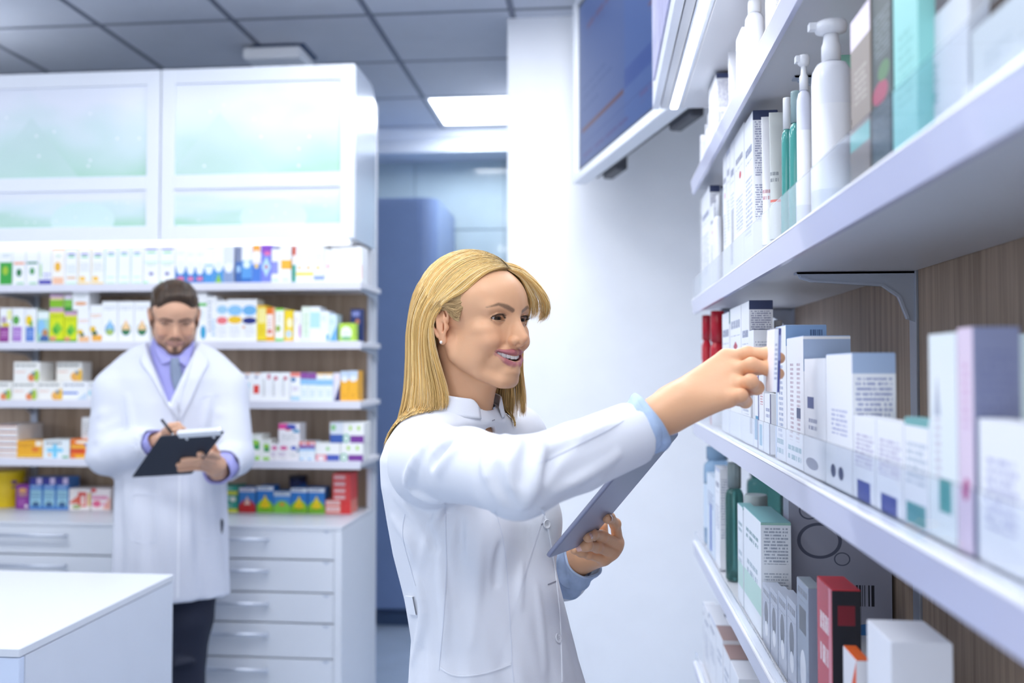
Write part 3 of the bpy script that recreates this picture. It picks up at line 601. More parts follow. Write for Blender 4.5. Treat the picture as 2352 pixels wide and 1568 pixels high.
T1 = [
 (-28,0,574,'leafgr',.08,'white herb box'), (0,29,573,'leafblk',.08,'white box with green lower half'), (30,59,573,'leafor',.08,'white box with orange line and leaf'),
 (60,89,573,'leafgr',.08,'white box with green line and leaf'), (90,119,571,'purp22',.08,'white box with violet foot band'), (120,149,570,'orange',.08,'white box with orange fruit'),
 (150,179,569,'greenname',.08,'white box with green name band'), (180,209,569,'yellname',.08,'yellow-edged white box'), (210,240,569,'yellname',.08,'yellow-edged white box'),
 (241,270,568,'palegreen',.08,'pale green-edged box'), (271,300,567,'palegreen',.08,'pale green-edged box'), (301,329,567,'palegreen',.08,'pale green-edged box'),
 (330,366,562,'whitegreen',.08,'taller white box with green and violet print'), (367,402,562,'whitegreen',.08,'taller white box with green and violet print'),
 (403,428,562,'bluebase',.09,'white box with blue base'), (428,449,566,'bluebase',.09,'white box with blue and pink base'), (449,470,566,'bluebase',.09,'white box with blue and pink base'),
 (470,491,570,'bluebase2',.09,'lower white box with blue base'), (491,514,564,'bluegreen',.09,'white box with green triangle foot'), (514,538,564,'greyblue',.09,'white box with grey-blue base'),
 (541,555,568,'darkblue',.09,'dark blue box'), (555,579,563,'bluewht',.09,'white and blue box'), (579,600,562,'orpurp',.09,'blue box with orange top'),
 (600,624,560,'purpblue',.09,'violet-blue box with pale diamond'), (624,643,571,'whitepurp',.09,'white box with lilac block'), (643,669,561,'whiteor',.09,'tall white box with orange block'),
 (671,680,566,'tealred',.09,'narrow teal and red box'), (680,700,566,'yelbot',.09,'white box with yellow line'), (700,721,566,'yelbot',.09,'white box with yellow line'),
 (721,745,566,'bluebot',.09,'white box with blue foot line'), (746,761,573,'pinkdot',.09,'white box with pink dot'), (761,782,568,'palestripe',.09,'white box with pale lime edge'),
 (782,802,567,'palestripe',.09,'white box with pale lime edge'), (802,816,567,'redstripe',.09,'white box with pale red edge'), (816,832,566,'redstripe',.09,'white box with pale red edge')]
row('A', 'topmost medicine shelf', T1, BSZ[0], YF, 'medicine boxes on the topmost wall shelf')
T2 = [
 (0,27,707,'viol',.07,'white box with purple block'), (29,57,707,'lilac',.07,'white box with lilac block'), (58,84,708,'yelblue',.07,'white box with yellow flower, blue block'),
 (86,113,715,'child',.07,"green-blue box with a child's face"), (114,147,706,'limeherb',.08,'tall lime box with herb picture'), (148,177,715,'limeherb',.08,'shorter lime box with herb picture'),
 (115,146,675,'limeflat',.08,'lime and violet box lying on top',{'on':4}), (148,166,676,'greenflat',.08,'small green box on top',{'on':5,'back':.0}),
 (178,206,712,'orherb',.08,'white box with small orange foot'), (167,205,662,'orcard',.08,'white box stacked on top',{'on':8}), (207,235,700,'orherb2',.08,'white box with yellow herb, orange foot'),
 (235,271,692,'dropb',.08,'white box with blue drop'), (272,308,692,'dropo',.08,'white box with orange drop'), (309,345,692,'dropo',.08,'white box with orange drop next the man'),
 (450,475,672,'cyanb',.08,'tall white box with cyan spot'), (475,498,681,'bluetext',.08,'tall white box with blue text'), (498,523,690,'redblob',.08,'white box with red patch'),
 (523,557,687,'yelblob',.08,'white box with yellow patch'), (557,590,687,'navyblob',.08,'white box with navy patch'), (590,612,701,'yellow',.08,'bright yellow box'),
 (612,631,706,'orwhite',.08,'white box with orange top'), (632,652,708,'limewhite',.08,'white box with green ends'), (653,674,712,'yelpat',.08,'yellow box with white patches'),
 (675,692,715,'pinkw',.08,'white box with pink oval'), (693,713,704,'palegr',.08,'pale green box'), (713,735,704,'cyanw',.08,'white box with pale cyan panel'),
 (735,756,714,'bluew',.08,'pale blue box'), (756,773,721,'bluew2',.08,'narrow light blue box'), (779,815,742,'limecirc',.05,'short lime box with white disc'),
 (805,830,709,'navy',.05,'navy box behind the lime one',{'back':.08})]
row('B', 'second medicine shelf', T2, BSZ[1], YF, 'medicine boxes on the second wall shelf')
T3 = [
 (-30,27,876,'herbal',.10,'low white box with green corner'), (29,86,876,'herbal',.10,'low white box with orange and green print'), (87,144,876,'herbalo',.10,'low white box with yellow corner'),
 (144,203,876,'herbalb',.10,'low white box with blue bar'), (204,262,876,'herbalc',.10,'low white box with cyan bar'), (32,92,831,'herbal',.10,'white box stacked on the low ones',{'on':1}),
 (130,189,831,'herbalo',.07,'greyish box set back on the low ones',{'on':2,'back':.06}),
 (536,556,857,'capcy',.08,'white box half behind the man'), (556,578,856,'capcy',.08,'white box with cyan square'), (578,600,856,'capred',.08,'white box with red square'),
 (600,622,855,'striptext',.08,'white box with side text'), (622,645,855,'striptext2',.08,'white box with crimson dot'), (645,666,855,'striptext2',.08,'white box with crimson dot and text'),
 (667,690,855,'bluered',.08,'white box with red top, blue dot'), (690,708,855,'purptop',.08,'pale blue box with purple top'), (708,727,856,'purptop',.08,'pale blue box with purple top'),
 (727,746,856,'goldtop',.08,'pale blue box with golden top'), (746,765,856,'goldtop',.08,'pale blue box with golden top'), (766,781,856,'navywave',.08,'white box with navy wave'),
 (782,801,852,'orangeb',.08,'orange box with white cap print'), (801,822,851,'orangeb',.08,'orange box with pale blue top')]
row('C', 'third medicine shelf', T3, BSZ[2], YF, 'medicine boxes on the third wall shelf')
T4 = []
for k in range(6):
    T4.append((-22, 39, 1060-14.0*(k+1), 'stack', .17, ['bottom', 'second lowest', 'third lowest', 'third highest', 'second highest', 'topmost'][k]+' striped white pack in stack', {'on': k-1} if k else {}))
T4 += [(39,98,1012,'oryell',.09,'orange-yellow box'), (99,160,1010,'cross',.09,'white box with cyan cross'), (162,216,1008,'redor',.09,'orange box with red bar'),
 (188,217,958,'greytext',.06,'grey-white box standing on top',{'on':8,'back':.02}),
 (568,600,998,'green2',.10,'tall white-green box'), (600,621,1009,'green2',.08,'shorter white-green box'), (621,638,1019,'pinkp',.08,'narrow pink and white box'), (638,663,1019,'pinkp',.08,'white box with pink shape'),
 (663,686,1019,'bluep',.08,'white box with blue shape'), (640,688,972,'pinkbag',.08,'square pink-blue-white box stacked on two',{'on':13}), (687,706,1014,'redpurp',.08,'pale box with red-purple top'), (706,724,1014,'redpurp',.08,'pale box with red-purple top next the long ones'),
 (725,781,1017,'longa',.10,'long white box with pink and blue foot'), (782,834,1017,'longb',.10,'long white box with purple foot'),
 (758,788,970,'longc',.10,'box with blue foot stacked on top',{'on':18}), (788,836,970,'longb',.10,'purple-footed box stacked on top',{'on':19})]
row('D', 'fourth medicine shelf', T4, BSZ[3], YF, 'medicine boxes on the fourth wall shelf')
T5 = [(37,67,1112,'kidviolet',.07,'purple box'), (68,98,1097,'bluecarton',.08,'blue carton'), (99,128,1097,'bluecarton',.08,'blue carton'), (129,158,1097,'bluecarton',.08,'blue carton nearest the red packs'),
 (156+3,208,1122,'redcookie',.08,'white pack with red letter'), (210,254,1122,'redcookie2',.08,'white pack with pink print'),
 (502,546,1156,'tealyel',.09,'bottom teal box with yellow line'), (502,546,1136,'teal',.09,'middle teal box'  ,{'on':6}), (502,546,1116,'tealyel',.09,'top teal box of the stack',{'on':7}),
 (549,587,1120,'milkred',.07,'blue box with red dome'), (590,628,1117,'milkgreen',.07,'blue box with green dome and yellow flame'), (629,667,1129,'milkgreen2',.07,'shorter blue box with green dome'),
 (668,706,1121,'milkgreen',.07,'blue box with green dome and yellow flame'), (708,746,1121,'milkgreen',.07,'blue box with green dome and yellow flame'),
 (747,806,1162,'redlight',.10,'wide red-white box at the bottom'), (747,806,1149,'redlight',.10,'wide red box, second from bottom',{'on':14}),
 (764,806,1134,'redflat',.10,'red box, lowest of the narrow stack',{'on':15}), (764,806,1119,'redflat',.10,'red box, second in narrow stack',{'on':16}), (764,806,1103,'redflat',.10,'red box, third in narrow stack',{'on':17}), (764,806,1088,'redflat',.10,'red box, topmost in narrow stack',{'on':18})]
row('E', 'worktop behind the man', T5, .9, 3.585, 'boxes on the worktop under the wall shelves')
# round tins on the worktop
def tin(u0, u1, vt, y, m, label, lidm):
    x0, x1 = atY(u0, vt, y).x, atY(u1, vt, y).x; r = (x1-x0)/2; h = atY((u0+u1)/2, vt, y).z-.9
    t = empty('tin', ((x0+x1)/2, y+.0, .9002), 0, label, 'tin')
    MB().lathe([(r*.97, 0), (r, .004), (r, h-.016), (r*.97, h-.014)], 32).build('body', m, t)
    MB().lathe([(r*1.02, h-.0145), (r*1.03, h-.012), (r*1.03, h-.002), (r*.98, h)], 32).build('lid', lidm, t)
tin(-14, 53, 1080, 3.66, design('#f0cc1c', [('e', .1, .78, .12, .05, '#7a3490'), ('t', .4, .6, .4, .06, '#7a3a8c', 1), ('t', .4, .35, .35, .1, '#c89a18', 3), ('e', .7, .82, .1, .06, '#f6ead0')]),
    'yellow round tin with purple lettering at the left end of the worktop', M('tin_lid_yellow', '#e8c828', .4))
tin(666, 703, 1092, 3.72, design('#16245c', [('e', .3, .55, .3, .14, '#e0e6f0'), ('r', .4, .8, .5, .08, '#2a5cae')]), 'dark blue round tin behind the green-domed boxes', M('tin_lid_navy', '#0c1434', .4))
# ================================================================ display shelving on the right
RX0, RXB = 0.26, 0.53                        # shelf front and back planes
RZ = [2.005, 1.668, 1.332, 0.998, 0.665]     # shelf tops
RYE, RYN = 2.60, 0.28                        # far and near ends
rs = empty('display_shelving', (0.4, 1.5, 0), 0, 'tall display shelving with white shelves, brown wood back and lit canopy at the right', 'shelving')
def rb(m, x0, x1, y0, y1, z0, z1, c=.001): return m.cbox(x0-.4, x1-.4, y0-1.5, y1-1.5, z0, z1, c)
wood2 = bpy.data.materials.new('grey_brown_veneer'); wood2.use_nodes = True
wood_nodes(wood2, (.29, .215, .155), (.50, .39, .30), (60, 60, 2.0))
yd = 1.60
for (a, b) in ((RYN-.3, .70), (.705, yd-.018), (yd+.018, RYE)):
    rb(MB(), RXB+.002, RXB+.022, a, b, .05, 2.62).build('back_panel', wood2, rs)
for y in (RYE-.04, yd, .70):
    u_ = rb(MB(), RXB-.002, RXB+.02, y-.016, y+.016, 0, 2.62)
    up = u_.build('upright', M('upright_grey', (.42, .46, .54), .4, metal=.5), rs)
# end upright with punched holes, seen past the last boxes
m = MB()
for z in RZ:
    m.lathe([(.008, 0), (.008, .0012)], 12, c=(0, 0, 0))
    break
rail_w = M('rail_lilac_plastic', (.60, .61, .80), .28, coat=.5)
shelf_w2 = M('shelf_board_white', (.70, .71, .76), .4, bump=.15, bscale=900)
strip_w = M('shelf_edge_white', (.86, .87, .93), .3)
acr = M('clear_acrylic', (.93, .96, 1.0), .03, trans=1.0, ior=1.12, spec=.4)
steel2 = M('bracket_blue_grey', (.46, .52, .64), .35, metal=.3)
for i, z in enumerate(RZ):
    s_ = rb(MB(), RX0+.012, RXB, RYN, RYE-.002, z-.024, z).build('shelf', shelf_w2, rs)
    # price rail: white lip on top, lilac face leaning back below
    MB().prism([(RX0-.4+.012, z-.036), (RX0-.4+.004, z-.036), (RX0-.4, z+.000), (RX0-.4+.012, z+.002)], 'y', RYN-1.5, RYE-1.5).build('price_rail', rail_w, s_)
    MB().prism([(RX0-.4+.0, z+.001), (RX0-.4+.001, z+.004), (RX0-.4+.020, z+.004), (RX0-.4+.020, z+.001)], 'y', RYN-1.5, RYE-1.5).build('edge_strip', strip_w, s_)
    gh = .062 if i in (1, 2) else .03
    if i != 0:
        for (a, b) in ((RYN, RYE-.01),):
            MB().box(RX0-.4+.005, RX0-.4+.0075, a-1.5, b-1.5, z+.0045, z+gh).build('acrylic_guard', acr, s_)
    for y in (RYE-.04, yd, .70):
        o_ = (y-1.5)
        br = MB().prism([(RXB-.4-.002, z-.025), (RX0-.4+.075, z-.025), (RX0-.4+.08, z-.036), (RX0-.4+.10, z-.042), (RXB-.4-.055, z-.050), (RXB-.4-.03, z-.068), (RXB-.4-.016, z-.105), (RXB-.4-.002, z-.11)], 'y', o_-.012, o_-.009)
        br.prism([(RXB-.4-.002, z-.025), (RX0-.4+.075, z-.025), (RX0-.4+.075, z-.028), (RXB-.4-.002, z-.028)], 'y', o_-.012, o_+.010)
        br.prism([(RX0-.4+.08, z-.034), (RX0-.4+.10, z-.042), (RXB-.4-.055, z-.050), (RXB-.4-.03, z-.068), (RXB-.4-.016, z-.105), (RXB-.4-.012, z-.105), (RXB-.4-.026, z-.066), (RXB-.4-.054, z-.046), (RX0-.4+.10, z-.039), (RX0-.4+.08, z-.031)], 'y', o_-.018, o_-.008)
        bo = br.build('bracket', steel2, s_)
        MB().tube([(RXB-.4-.02, o_-.016, z-.05), (RXB-.4-.02, o_-.008, z-.05)], .0055, 10).build('screw', M('dark_screw', (.08, .09, .11), .4, metal=.6), bo) if False else None
# canopy over the shelving, with its own light strip
cz = 2.215; canopy_m = M('canopy_white', (.66, .67, .71), .4); cface = M('canopy_face', (.80, .82, .9), .35)
def cb(m, x0, x1, y0, y1, z0, z1, c=.001): return m.cbox(x0-.35, x1-.35, y0-1.4, y1-1.4, z0-cz, z1-cz, c)
cp = cb(MB(), .235, RXB, RYN, 2.60, cz, cz+.02).build('canopy', canopy_m, rs, (-.05, -.1, cz))
cb(MB(), .155, .173, RYN, 2.603, cz-.0, cz+.42).build('fascia', cface, cp)
cb(MB(), .176, .196, RYN, 2.602, cz+.001, cz+.03).build('soffit_trim', canopy_m, cp)
cb(MB(), .198, .205, RYN, 2.602, cz+.001, cz+.03).build('light_channel', alu, cp)
cb(MB(), .206, .222, RYN, 2.595, cz-.002, cz+.01).build('light_diffuser', M('led_white2', (.9, .9, .9), .5, emit=(1, 1, 1), estr=9), cp)
cb(MB(), .223, .234, RYN, 2.602, cz+.001, cz+.03).build('light_channel', alu, cp)
cb(MB(), .174, RXB, 2.58, 2.603, cz+.03, cz+.42).build('end_panel', cface, cp)
fm = design('#dfe4f6', [('r', .5, .5, .5, .5, '#e6e9fa'), ('r', .12, .6, .035, .5, '#8a74c8'), ('e', .2, .75, .05, .12, '#a898d8'), ('r', .3, .5, .05, .4, '#cfd8f2')])
cb(MB(), .150, .1545, RYN, 2.5, cz+.05, cz+.40, .0005).build('poster_strip', M('fascia_print', (.62, .60, .86), .3, vary=.3, vscale=12), cp)
area('canopy_strip_light', (.214, 1.45, 2.205), (0, math.radians(8), 0), .02, 2.2, 4)

# price screen on a bracket at the partition wall
P0 = atZ(1320, 400, 2.265); P1 = atZ(1497, 252, 2.265)
dv_ = Vector((P1.x-P0.x, P1.y-P0.y, 0)).normalized(); nrm = Vector((dv_.y, -dv_.x, 0))   # nrm points away from the screen face
if nrm.x < 0: nrm = -nrm
tvl = 1.18; ctr = Vector((P0.x, P0.y, 2.265)) + dv_*tvl/2
tv = empty('wall_screen', ctr + nrm*.03, math.atan2(-dv_.y, -dv_.x), 'flat screen in a white frame hung on the partition wall, angled to the left', 'screen')
# local frame: +x runs to the far end, face looks to local -y ... decide by sign
ax = Vector((math.cos(tv.rotation_euler.z), math.sin(tv.rotation_euler.z), 0)); ay = Vector((-ax.y, ax.x, 0))
sg = 1 if ay.dot(nrm) > 0 else -1
L = tvl/2
def tb(m, x0, x1, y0, y1, z0, z1, c=.002): ya, yb = sorted((y0*sg, y1*sg)); return m.cbox(x0, x1, ya, yb, z0, z1, c)
tb(MB(), -L, L, -.03, .03, -.035, .0, .003).build('bottom_frame', M('screen_frame', (.85, .88, .94), .35), tv)
tb(MB(), L-.0, L+.03, -.03, .03, -.035, .70, .003).build('side_frame', MATS['screen_frame'], tv)
tb(MB(), -L-.03, -L, -.03, .03, -.035, .70, .003).build('side_frame', MATS['screen_frame'], tv)
tb(MB(), -L, L, -.026, .03, .69, .72, .003).build('top_frame', MATS['screen_frame'], tv)
tb(MB(), -L+.001, L-.001, -.012, .028, .001, .689, .001).build('back_cover', M('screen_back', (.10, .11, .13), .5), tv)
sm = bpy.data.materials.new('screen_picture'); sm.use_nodes = True
def screen_mat(m):
    nt = m.node_tree; b = nt.nodes['Principled BSDF']; uv = nt.nodes.new('ShaderNodeUVMap'); uv.uv_map = 'uv'
    cur = None; els = [('r', .5, .5, .5, .5, '#44609f'), ('r', .26, .5, .26, .5, '#4a6098'), ('t', .30, .80, .20, .035, '#5d4a6c', 1), ('t', .18, .46, .14, .02, '#36508a', 1), ('t', .22, .40, .17, .02, '#36508a', 1), ('t', .14, .33, .1, .02, '#36508a', 1),
       ('r', .27, .215, .24, .014, '#5c3b44'), ('t', .78, .70, .22, .022, '#2c3a58', 1), ('t', .80, .5, .06, .02, '#6c4a54', 1), ('t', .84, .60, .1, .02, '#36508a', 1), ('r', .77, .27, .25, .05, '#324e96'), ('t', .3, .045, .25, .02, '#48407c', 1), ('t', .82, .10, .16, .03, '#544f88', 1), ('r', .5, .13, .5, .004, '#3a5290')]
    for e in els:
        g = nt.nodes.new('ShaderNodeGroup'); g.node_tree = G[e[0]]; nt.links.new(uv.outputs[0], g.inputs['UV'])
        g.inputs['Center'].default_value = (e[1], e[2], 0); g.inputs['Inv'].default_value = (1/e[3], 1/e[4], 0)
        if e[0] == 't': g.inputs['Rows'].default_value = e[6]
        mx = nt.nodes.new('ShaderNodeMix'); mx.data_type = 'RGBA'; nt.links.new(g.outputs[0], mx.inputs[0])
        if cur is None: mx.inputs[6].default_value = (*hexc('#44609f'), 1)
        else: nt.links.new(cur, mx.inputs[6])
        mx.inputs[7].default_value = (*hexc(e[5]), 1); cur = mx.outputs[2]
    b.inputs['Base Color'].default_value = (.01, .012, .02, 1); b.inputs['Roughness'].default_value = .3; b.inputs['Specular IOR Level'].default_value = .12
    nt.links.new(cur, b.inputs['Emission Color']); b.inputs['Emission Strength'].default_value = .85
screen_mat(sm)
mb = MB(); ya = -.0135*sg
# picture plane; u runs from far end (left in the photo) to the near end
x_far, x_near = (L-.02, -L+.02)
mb.add([(x_far, ya, .02), (x_near, ya, .02), (x_near, ya, .67), (x_far, ya, .67)], [(0, 1, 2, 3)] if sg > 0 else [(0, 1, 2, 3)], 0, [[(0, 0), (1, 0), (1, 1), (0, 1)]])
mb.build('display', sm, tv)
dk = M('dark_bracket', (.06, .065, .08), .5)
tb(MB(), -L+.05, L-.1, .031, .040, -.034, .0, .001).build('rear_rail', dk, tv)
for xx in (L-.25, L-.98):
    tb(MB(), xx-.09, xx+.09, .041, .085, -.050, .02, .006).build('clamp', dk, tv)
tb(MB(), L-.30, L-.25, .031, .06, -.1+.1, .5, .003).build('mount', dk, tv)
# mounting arm back to the wall
a0 = ctr + dv_*(-tvl/2+.28)

# ---------------------------------------------------------------- goods on the display shelving
def rcarton(u0, u1, u2, vt, shelf, mat, label, group=None, X0=.286, z0=None, rot=0, name='medicine_box', top=None, lid=None):
    """carton whose long face looks to -x between far sight line u0 and near sight line u1; its end face spans u1..u2"""
    yf = min(atX(u0, 900, X0).y, RYE-.006); yn = min(atX(u1, 900, X0).y, yf-.018)
    x2 = min(atY(u2, 900, yn).x, RXB-.004); z1 = min(atX(u1, vt, X0).z, (RZ[shelf-1]-.04) if shelf else cz-.01)
    if z0 is None: z0 = RZ[shelf]+.0045
    w_ = yf-yn-.001; d = max(x2-X0, .015); h = max(z1-z0, .01)
    o = MB().box(-w_/2, w_/2, -d/2, d/2, 0, h).build(name, mat, None, (X0+d/2, (yn+yf)/2, z0), -math.pi/2+rot, label, 'box', group)
    if lid: MB().box(-w_/2+.0005, w_/2-.0005, -d/2+.0005, d/2-.0005, h, h+.0012).build('tuck_flap', lid, o)
    return o, z0+h
def bottle(u0, u1, vt, shelf, body, cap, label, group=None, X0=.286, kind='screw', shoulder=.78, power=2.4, capr=.55, z0=None, squash=1.0, name='bottle', cat='bottle', label_m=None):
    """bottle standing near the shelf front, its silhouette between u0 and u1, cap top at vt"""
    # centre distance so that left silhouette touches u0 and the right one u1
    xc = X0+.02
    for _ in range(12):
        uc = (u0+u1)/2; y = atX(uc, 900, xc).y; p = atY(u0, 900, y); q = atY(u1, 900, y); r = (q.x-p.x)/2; xc = X0+r
    z0 = RZ[shelf]+.0045 if z0 is None else z0
    if y+r > RYE-.004: y = RYE-.005-r
    h = min(atY(uc, vt, y).z, (RZ[shelf-1]-.04) if shelf else cz-.01)-z0
    t = empty(name, (xc, y, z0), 0, label, cat, group)
    hs = h*shoulder
    MB().lathe([(r*.90, 0), (r, .004), (r, hs*.88), (r*.96, hs*.94), (r*.75, hs*.985), (r*capr*.8, hs), (r*capr*.75, hs+.004)], 32, sy=squash, power=power).build('body', body, t)
    if kind == 'screw':
        MB().lathe([(r*capr, hs+.001), (r*capr, h-.003), (r*capr*.93, h)], 32).build('cap', cap, t)
    elif kind == 'pump':
        c = MB().lathe([(r*capr*1.1, hs+.001), (r*capr*1.1, hs+(h-hs)*.40), (r*.42, hs+(h-hs)*.48), (r*.36, h-.014)], 24).build('collar', cap, t)
        MB().lathe([(r*.4, h-.016), (r*.80, h-.012), (r*.84, h-.004), (r*.76, h)], 24).build('pump_head', cap, t)
        MB().prism([(-.006, h-.010), (.006, h-.010), (.006, h-.001), (-.006, h-.001)], 'x', -r*1.15, -.0, 0).build('spout', cap, t)
    elif kind == 'flip':
        MB().lathe([(r*.96, hs*.985), (r*.97, h-.006), (r*.9, h)], 32, sy=squash, power=power).build('cap', cap, t)
    if label_m: MB().lathe([(r*1.004, hs*.2), (r*1.004, hs*.72)], 32, sy=squash, power=power, cap=False).build('label', label_m, t)
    return t
def tube_(u0, u1, vt, shelf, body, cap, label, group=None, X0=.29, z0=None):
    """squeeze tube standing on its cap, crimped at the top"""
    y = atX((u0+u1)/2, 900, X0+.02).y; p = atY(u0, 900, y); q = atY(u1, 900, y); r = (q.x-p.x)/2
    z0 = RZ[shelf]+.0045 if z0 is None else z0
    h = min(atY((u0+u1)/2, vt, y).z, (RZ[shelf-1]-.04) if shelf else cz-.01)-z0
    t = empty('squeeze_tube', (max(p.x, .27)+r, y, z0), 0, label, 'tube', group)
    m = MB(); vs = []; fs = []; seg = 24; N = 8; uvs = []
    for j in range(N+1):
        f = j/N; z = .03+(h-.03)*f
        for k in range(seg):
            a = 2*math.pi*k/seg; vs.append((r*1.0*(1+.15*f)*math.cos(a), r*(1-f*.93)*math.sin(a), z))
    for j in range(N):
        for k in range(seg):
            fs.append((j*seg+k, j*seg+(k+1) % seg, (j+1)*seg+(k+1) % seg, (j+1)*seg+k))
            ua, ub = [((x-seg*.5)/(seg*.5)) for x in (k, k+1)]; uvs.append([(ua, j/N), (ub, j/N), (ub, (j+1)/N), (ua, (j+1)/N)])
    fs.append(tuple(N*seg+k for k in range(seg))); uvs.append([(0, 0)]*seg)
    m.add(vs, fs, 0, uvs, True); m.build('body', body, t)
    MB().lathe([(r*.8, 0), (r*.86, .002), (r*.88, .0295)], 24).build('cap', cap, t)
    return t
wh = '#f3f5fb'
def dz(*el, base=wh, rough=.38): return design(base, el, rough)
capw = M('cap_white', '#f2f4fa', .3); capr_ = M('cap_red', '#c8102a', .25, coat=.3); capb = M('cap_blue', '#3c4fa8', .25, coat=.3)
dark = M('carton_lid_navy', '#3a4468', .4); lidt = M('carton_lid_teal', '#7fb4b8', .4); lidbr = M('carton_lid_brown', '#a88a84', .4); lidw = M('carton_lid_white', '#eef0f8', .4); lidbl = M('carton_lid_blue', '#9fb6d8', .4)
plast_w = M('bottle_white_plastic', '#eef1fa', .3, coat=.2)
teal_l = M('teal_lotion', '#58b4ae', .15, trans=.35, coat=.4); teal_c = M('clear_teal_glass', '#a8dcdc', .06, trans=.75); clear_g = M('clear_bottle', '#dbe8f2', .05, trans=.8, ior=1.3)
green_g = M('green_glass', '#5f9a94', .08, trans=.7, ior=1.35); blue_c = M('blue_clear_bottle', '#b5d6f2', .06, trans=.7, ior=1.3)
T = lambda cx, cy, hw, hh, n, c='#a2a9bc': ('t', cx, cy, hw, hh, c, n*1.9 if n > 2 else n)
plain = dz(T(.5,.8,.3,.05,1,'#5a6484'), T(.5,.5,.35,.12,5), T(1.5,.6,.4,.3,12), ('r',.5,.98,.5,.02,'#c8cfe4'))
redtxt = dz(T(.5,.78,.35,.04,1,'#39416a'), ('e',.6,.68,.1,.025,'#d0303c'), T(.5,.42,.35,.12,5,'#a0a8bc'), T(1.5,.7,.4,.25,14))
blutxt = dz(T(.5,.75,.35,.05,1,'#2f4680'), ('r',.5,.3,.4,.05,'#8db4e0'), T(.5,.52,.35,.08,3,'#a0a8bc'), T(1.5,.6,.4,.3,12,'#7c88b0'))
tealtx = dz(T(.5,.8,.35,.04,1,'#3a5a70'), ('r',.5,.18,.5,.05,'#6cb0b0'), T(.5,.5,.3,.12,4,'#9ab0bc'), T(1.5,.6,.4,.3,12,'#7c98b0'))
sidetx = dz(T(.5,.75,.35,.05,1,'#2f4680'), T(.5,.4,.38,.2,7,'#a0a8bc'), ('r',1.5,.97,.5,.03,'#3a4468'), T(1.5,.75,.42,.18,12,'#7a80a6'), T(1.5,.4,.42,.12,8,'#7078a0'))
bar = dz(T(.5,.75,.35,.05,1,'#2f4680'), ('b',.5,.3,.3,.2,'#2a2e44',18), T(.5,.55,.38,.08,3,'#a0a8bc'), T(1.5,.6,.4,.3,12))
S1g, S2g, S3g, S4g, S5g = ['goods on the '+s+' of the right display' for s in ('top shelf', 'second shelf', 'middle shelf', 'fourth shelf', 'bottom shelf')]
P1_, P2_, P3_, P4_, P5_ = 'top display shelf', 'second display shelf', 'middle display shelf', 'fourth display shelf', 'lowest display shelf'
# --- top shelf (front edge hidden by rail from below): small goods catching the light
rcarton(1601,1606,1622,318,0,plain,'small white box at the far end of the top display shelf',S1g)
bottle(1607,1626,262,0,plast_w,capw,'small white bottle second from the far end, top display shelf',S1g,X0=.30)
rcarton(1612,1618,1630,292,0,redtxt,'small white box before the red-capped bottle, top display shelf',S1g,X0=.30)
bottle(1620,1640,205,0,plast_w,capr_,'white bottle with red cap on the top display shelf',S1g,X0=.31)
rcarton(1633,1650,1692,147,0,sidetx,'white box with navy lid on the top display shelf',S1g,X0=.29,lid=dark)
tube_(1680,1703,115,0,plast_w,capw,'white squeeze tube standing on the top display shelf',S1g)
rcarton(1697,1710,1735,48,0,redtxt,'tall white box beside the big white bottle, top display shelf',S1g,lid=lidw)
bottle(1718,1762,2,0,plast_w,capw,'big white round-shouldered bottle on the top display shelf',S1g,capr=.7,shoulder=.86)
rcarton(1765,1785,1830,-60,0,plain,'tall white box beside the big bottle, cut by the picture top',S1g)
# --- second shelf
L2 = [(1597,1606,1625,468,'plain'),(1608,1616,1634,455,'redtxt'),(1617,1634,1658,421,'sidetx')]
rcarton(1597,1603,1625,472,1,plain,'first white box at the far end, '+P2_,S2g)
rcarton(1604,1613,1634,452,1,tealtx,'second white box from the far end, with teal band, '+P2_,S2g)
rcarton(1614,1633,1657,421,1,sidetx,'white box with navy lid near the far end, '+P2_,S2g,lid=dark)
rcarton(1634,1641,1655,462,1,redtxt,'low white box next the navy-lidded one, '+P2_,S2g)
bottle(1643,1664,448,1,plast_w,capw,'short white bottle in the boxes, '+P2_,S2g)
rcarton(1664,1671,1690,345,1,redtxt,'tall white box with red dot, fifth box from the far end, '+P2_,S2g)
rcarton(1672,1680,1698,330,1,plain,'tall white box, sixth box from the far end, '+P2_,S2g)
rcarton(1681,1690,1712,300,1,bar,'tall white box with barcode, seventh from the far end, '+P2_,S2g)
rcarton(1691,1713,1745,238,1,redtxt,'tallest white box with navy lid, '+P2_,S2g,lid=dark)
rcarton(1714,1734,1792,246,1,sidetx,'wide white box with navy lid and printed end, '+P2_,S2g,lid=dark)
tube_(1756,1790,268,1,design('#f6f7fc',[T(.2,.4,.3,.05,2,'#c08a94')],.3),capw,'white squeeze tube by the wide navy-lidded box, '+P2_,S2g)
tube_(1774,1808,258,1,design('#cfd3d2',[('r',.2,.3,.6,.01,'#e08078'),T(.2,.5,.3,.05,2,'#8a8f96')],.3),capw,'grey squeeze tube before the teal bottles, '+P2_,S2g)
bottle(1800,1826,225,1,teal_l,capw,'far teal lotion bottle with white cap, '+P2_,S2g,capr=.7)
bottle(1818,1850,210,1,teal_l,M('cap_clear_teal','#bcd8dc',.15,trans=.5),'near teal lotion bottle with clear cap, '+P2_,S2g,capr=.75)
bottle(1800,1842,170,1,clear_g,M('cap_clear','#e6ecf6',.1,trans=.5),'clear bottle standing behind the teal ones, '+P2_,S2g,X0=.36,capr=.7)
bottle(1836,1870,128,1,M('bottle_pale_lilac','#dfe2f2',.3),capw,'small white pump bottle, '+P2_,S2g,kind='pump',shoulder=.80,label_m=dz(T(.5,.6,.4,.1,3,'#9aa8d8')))
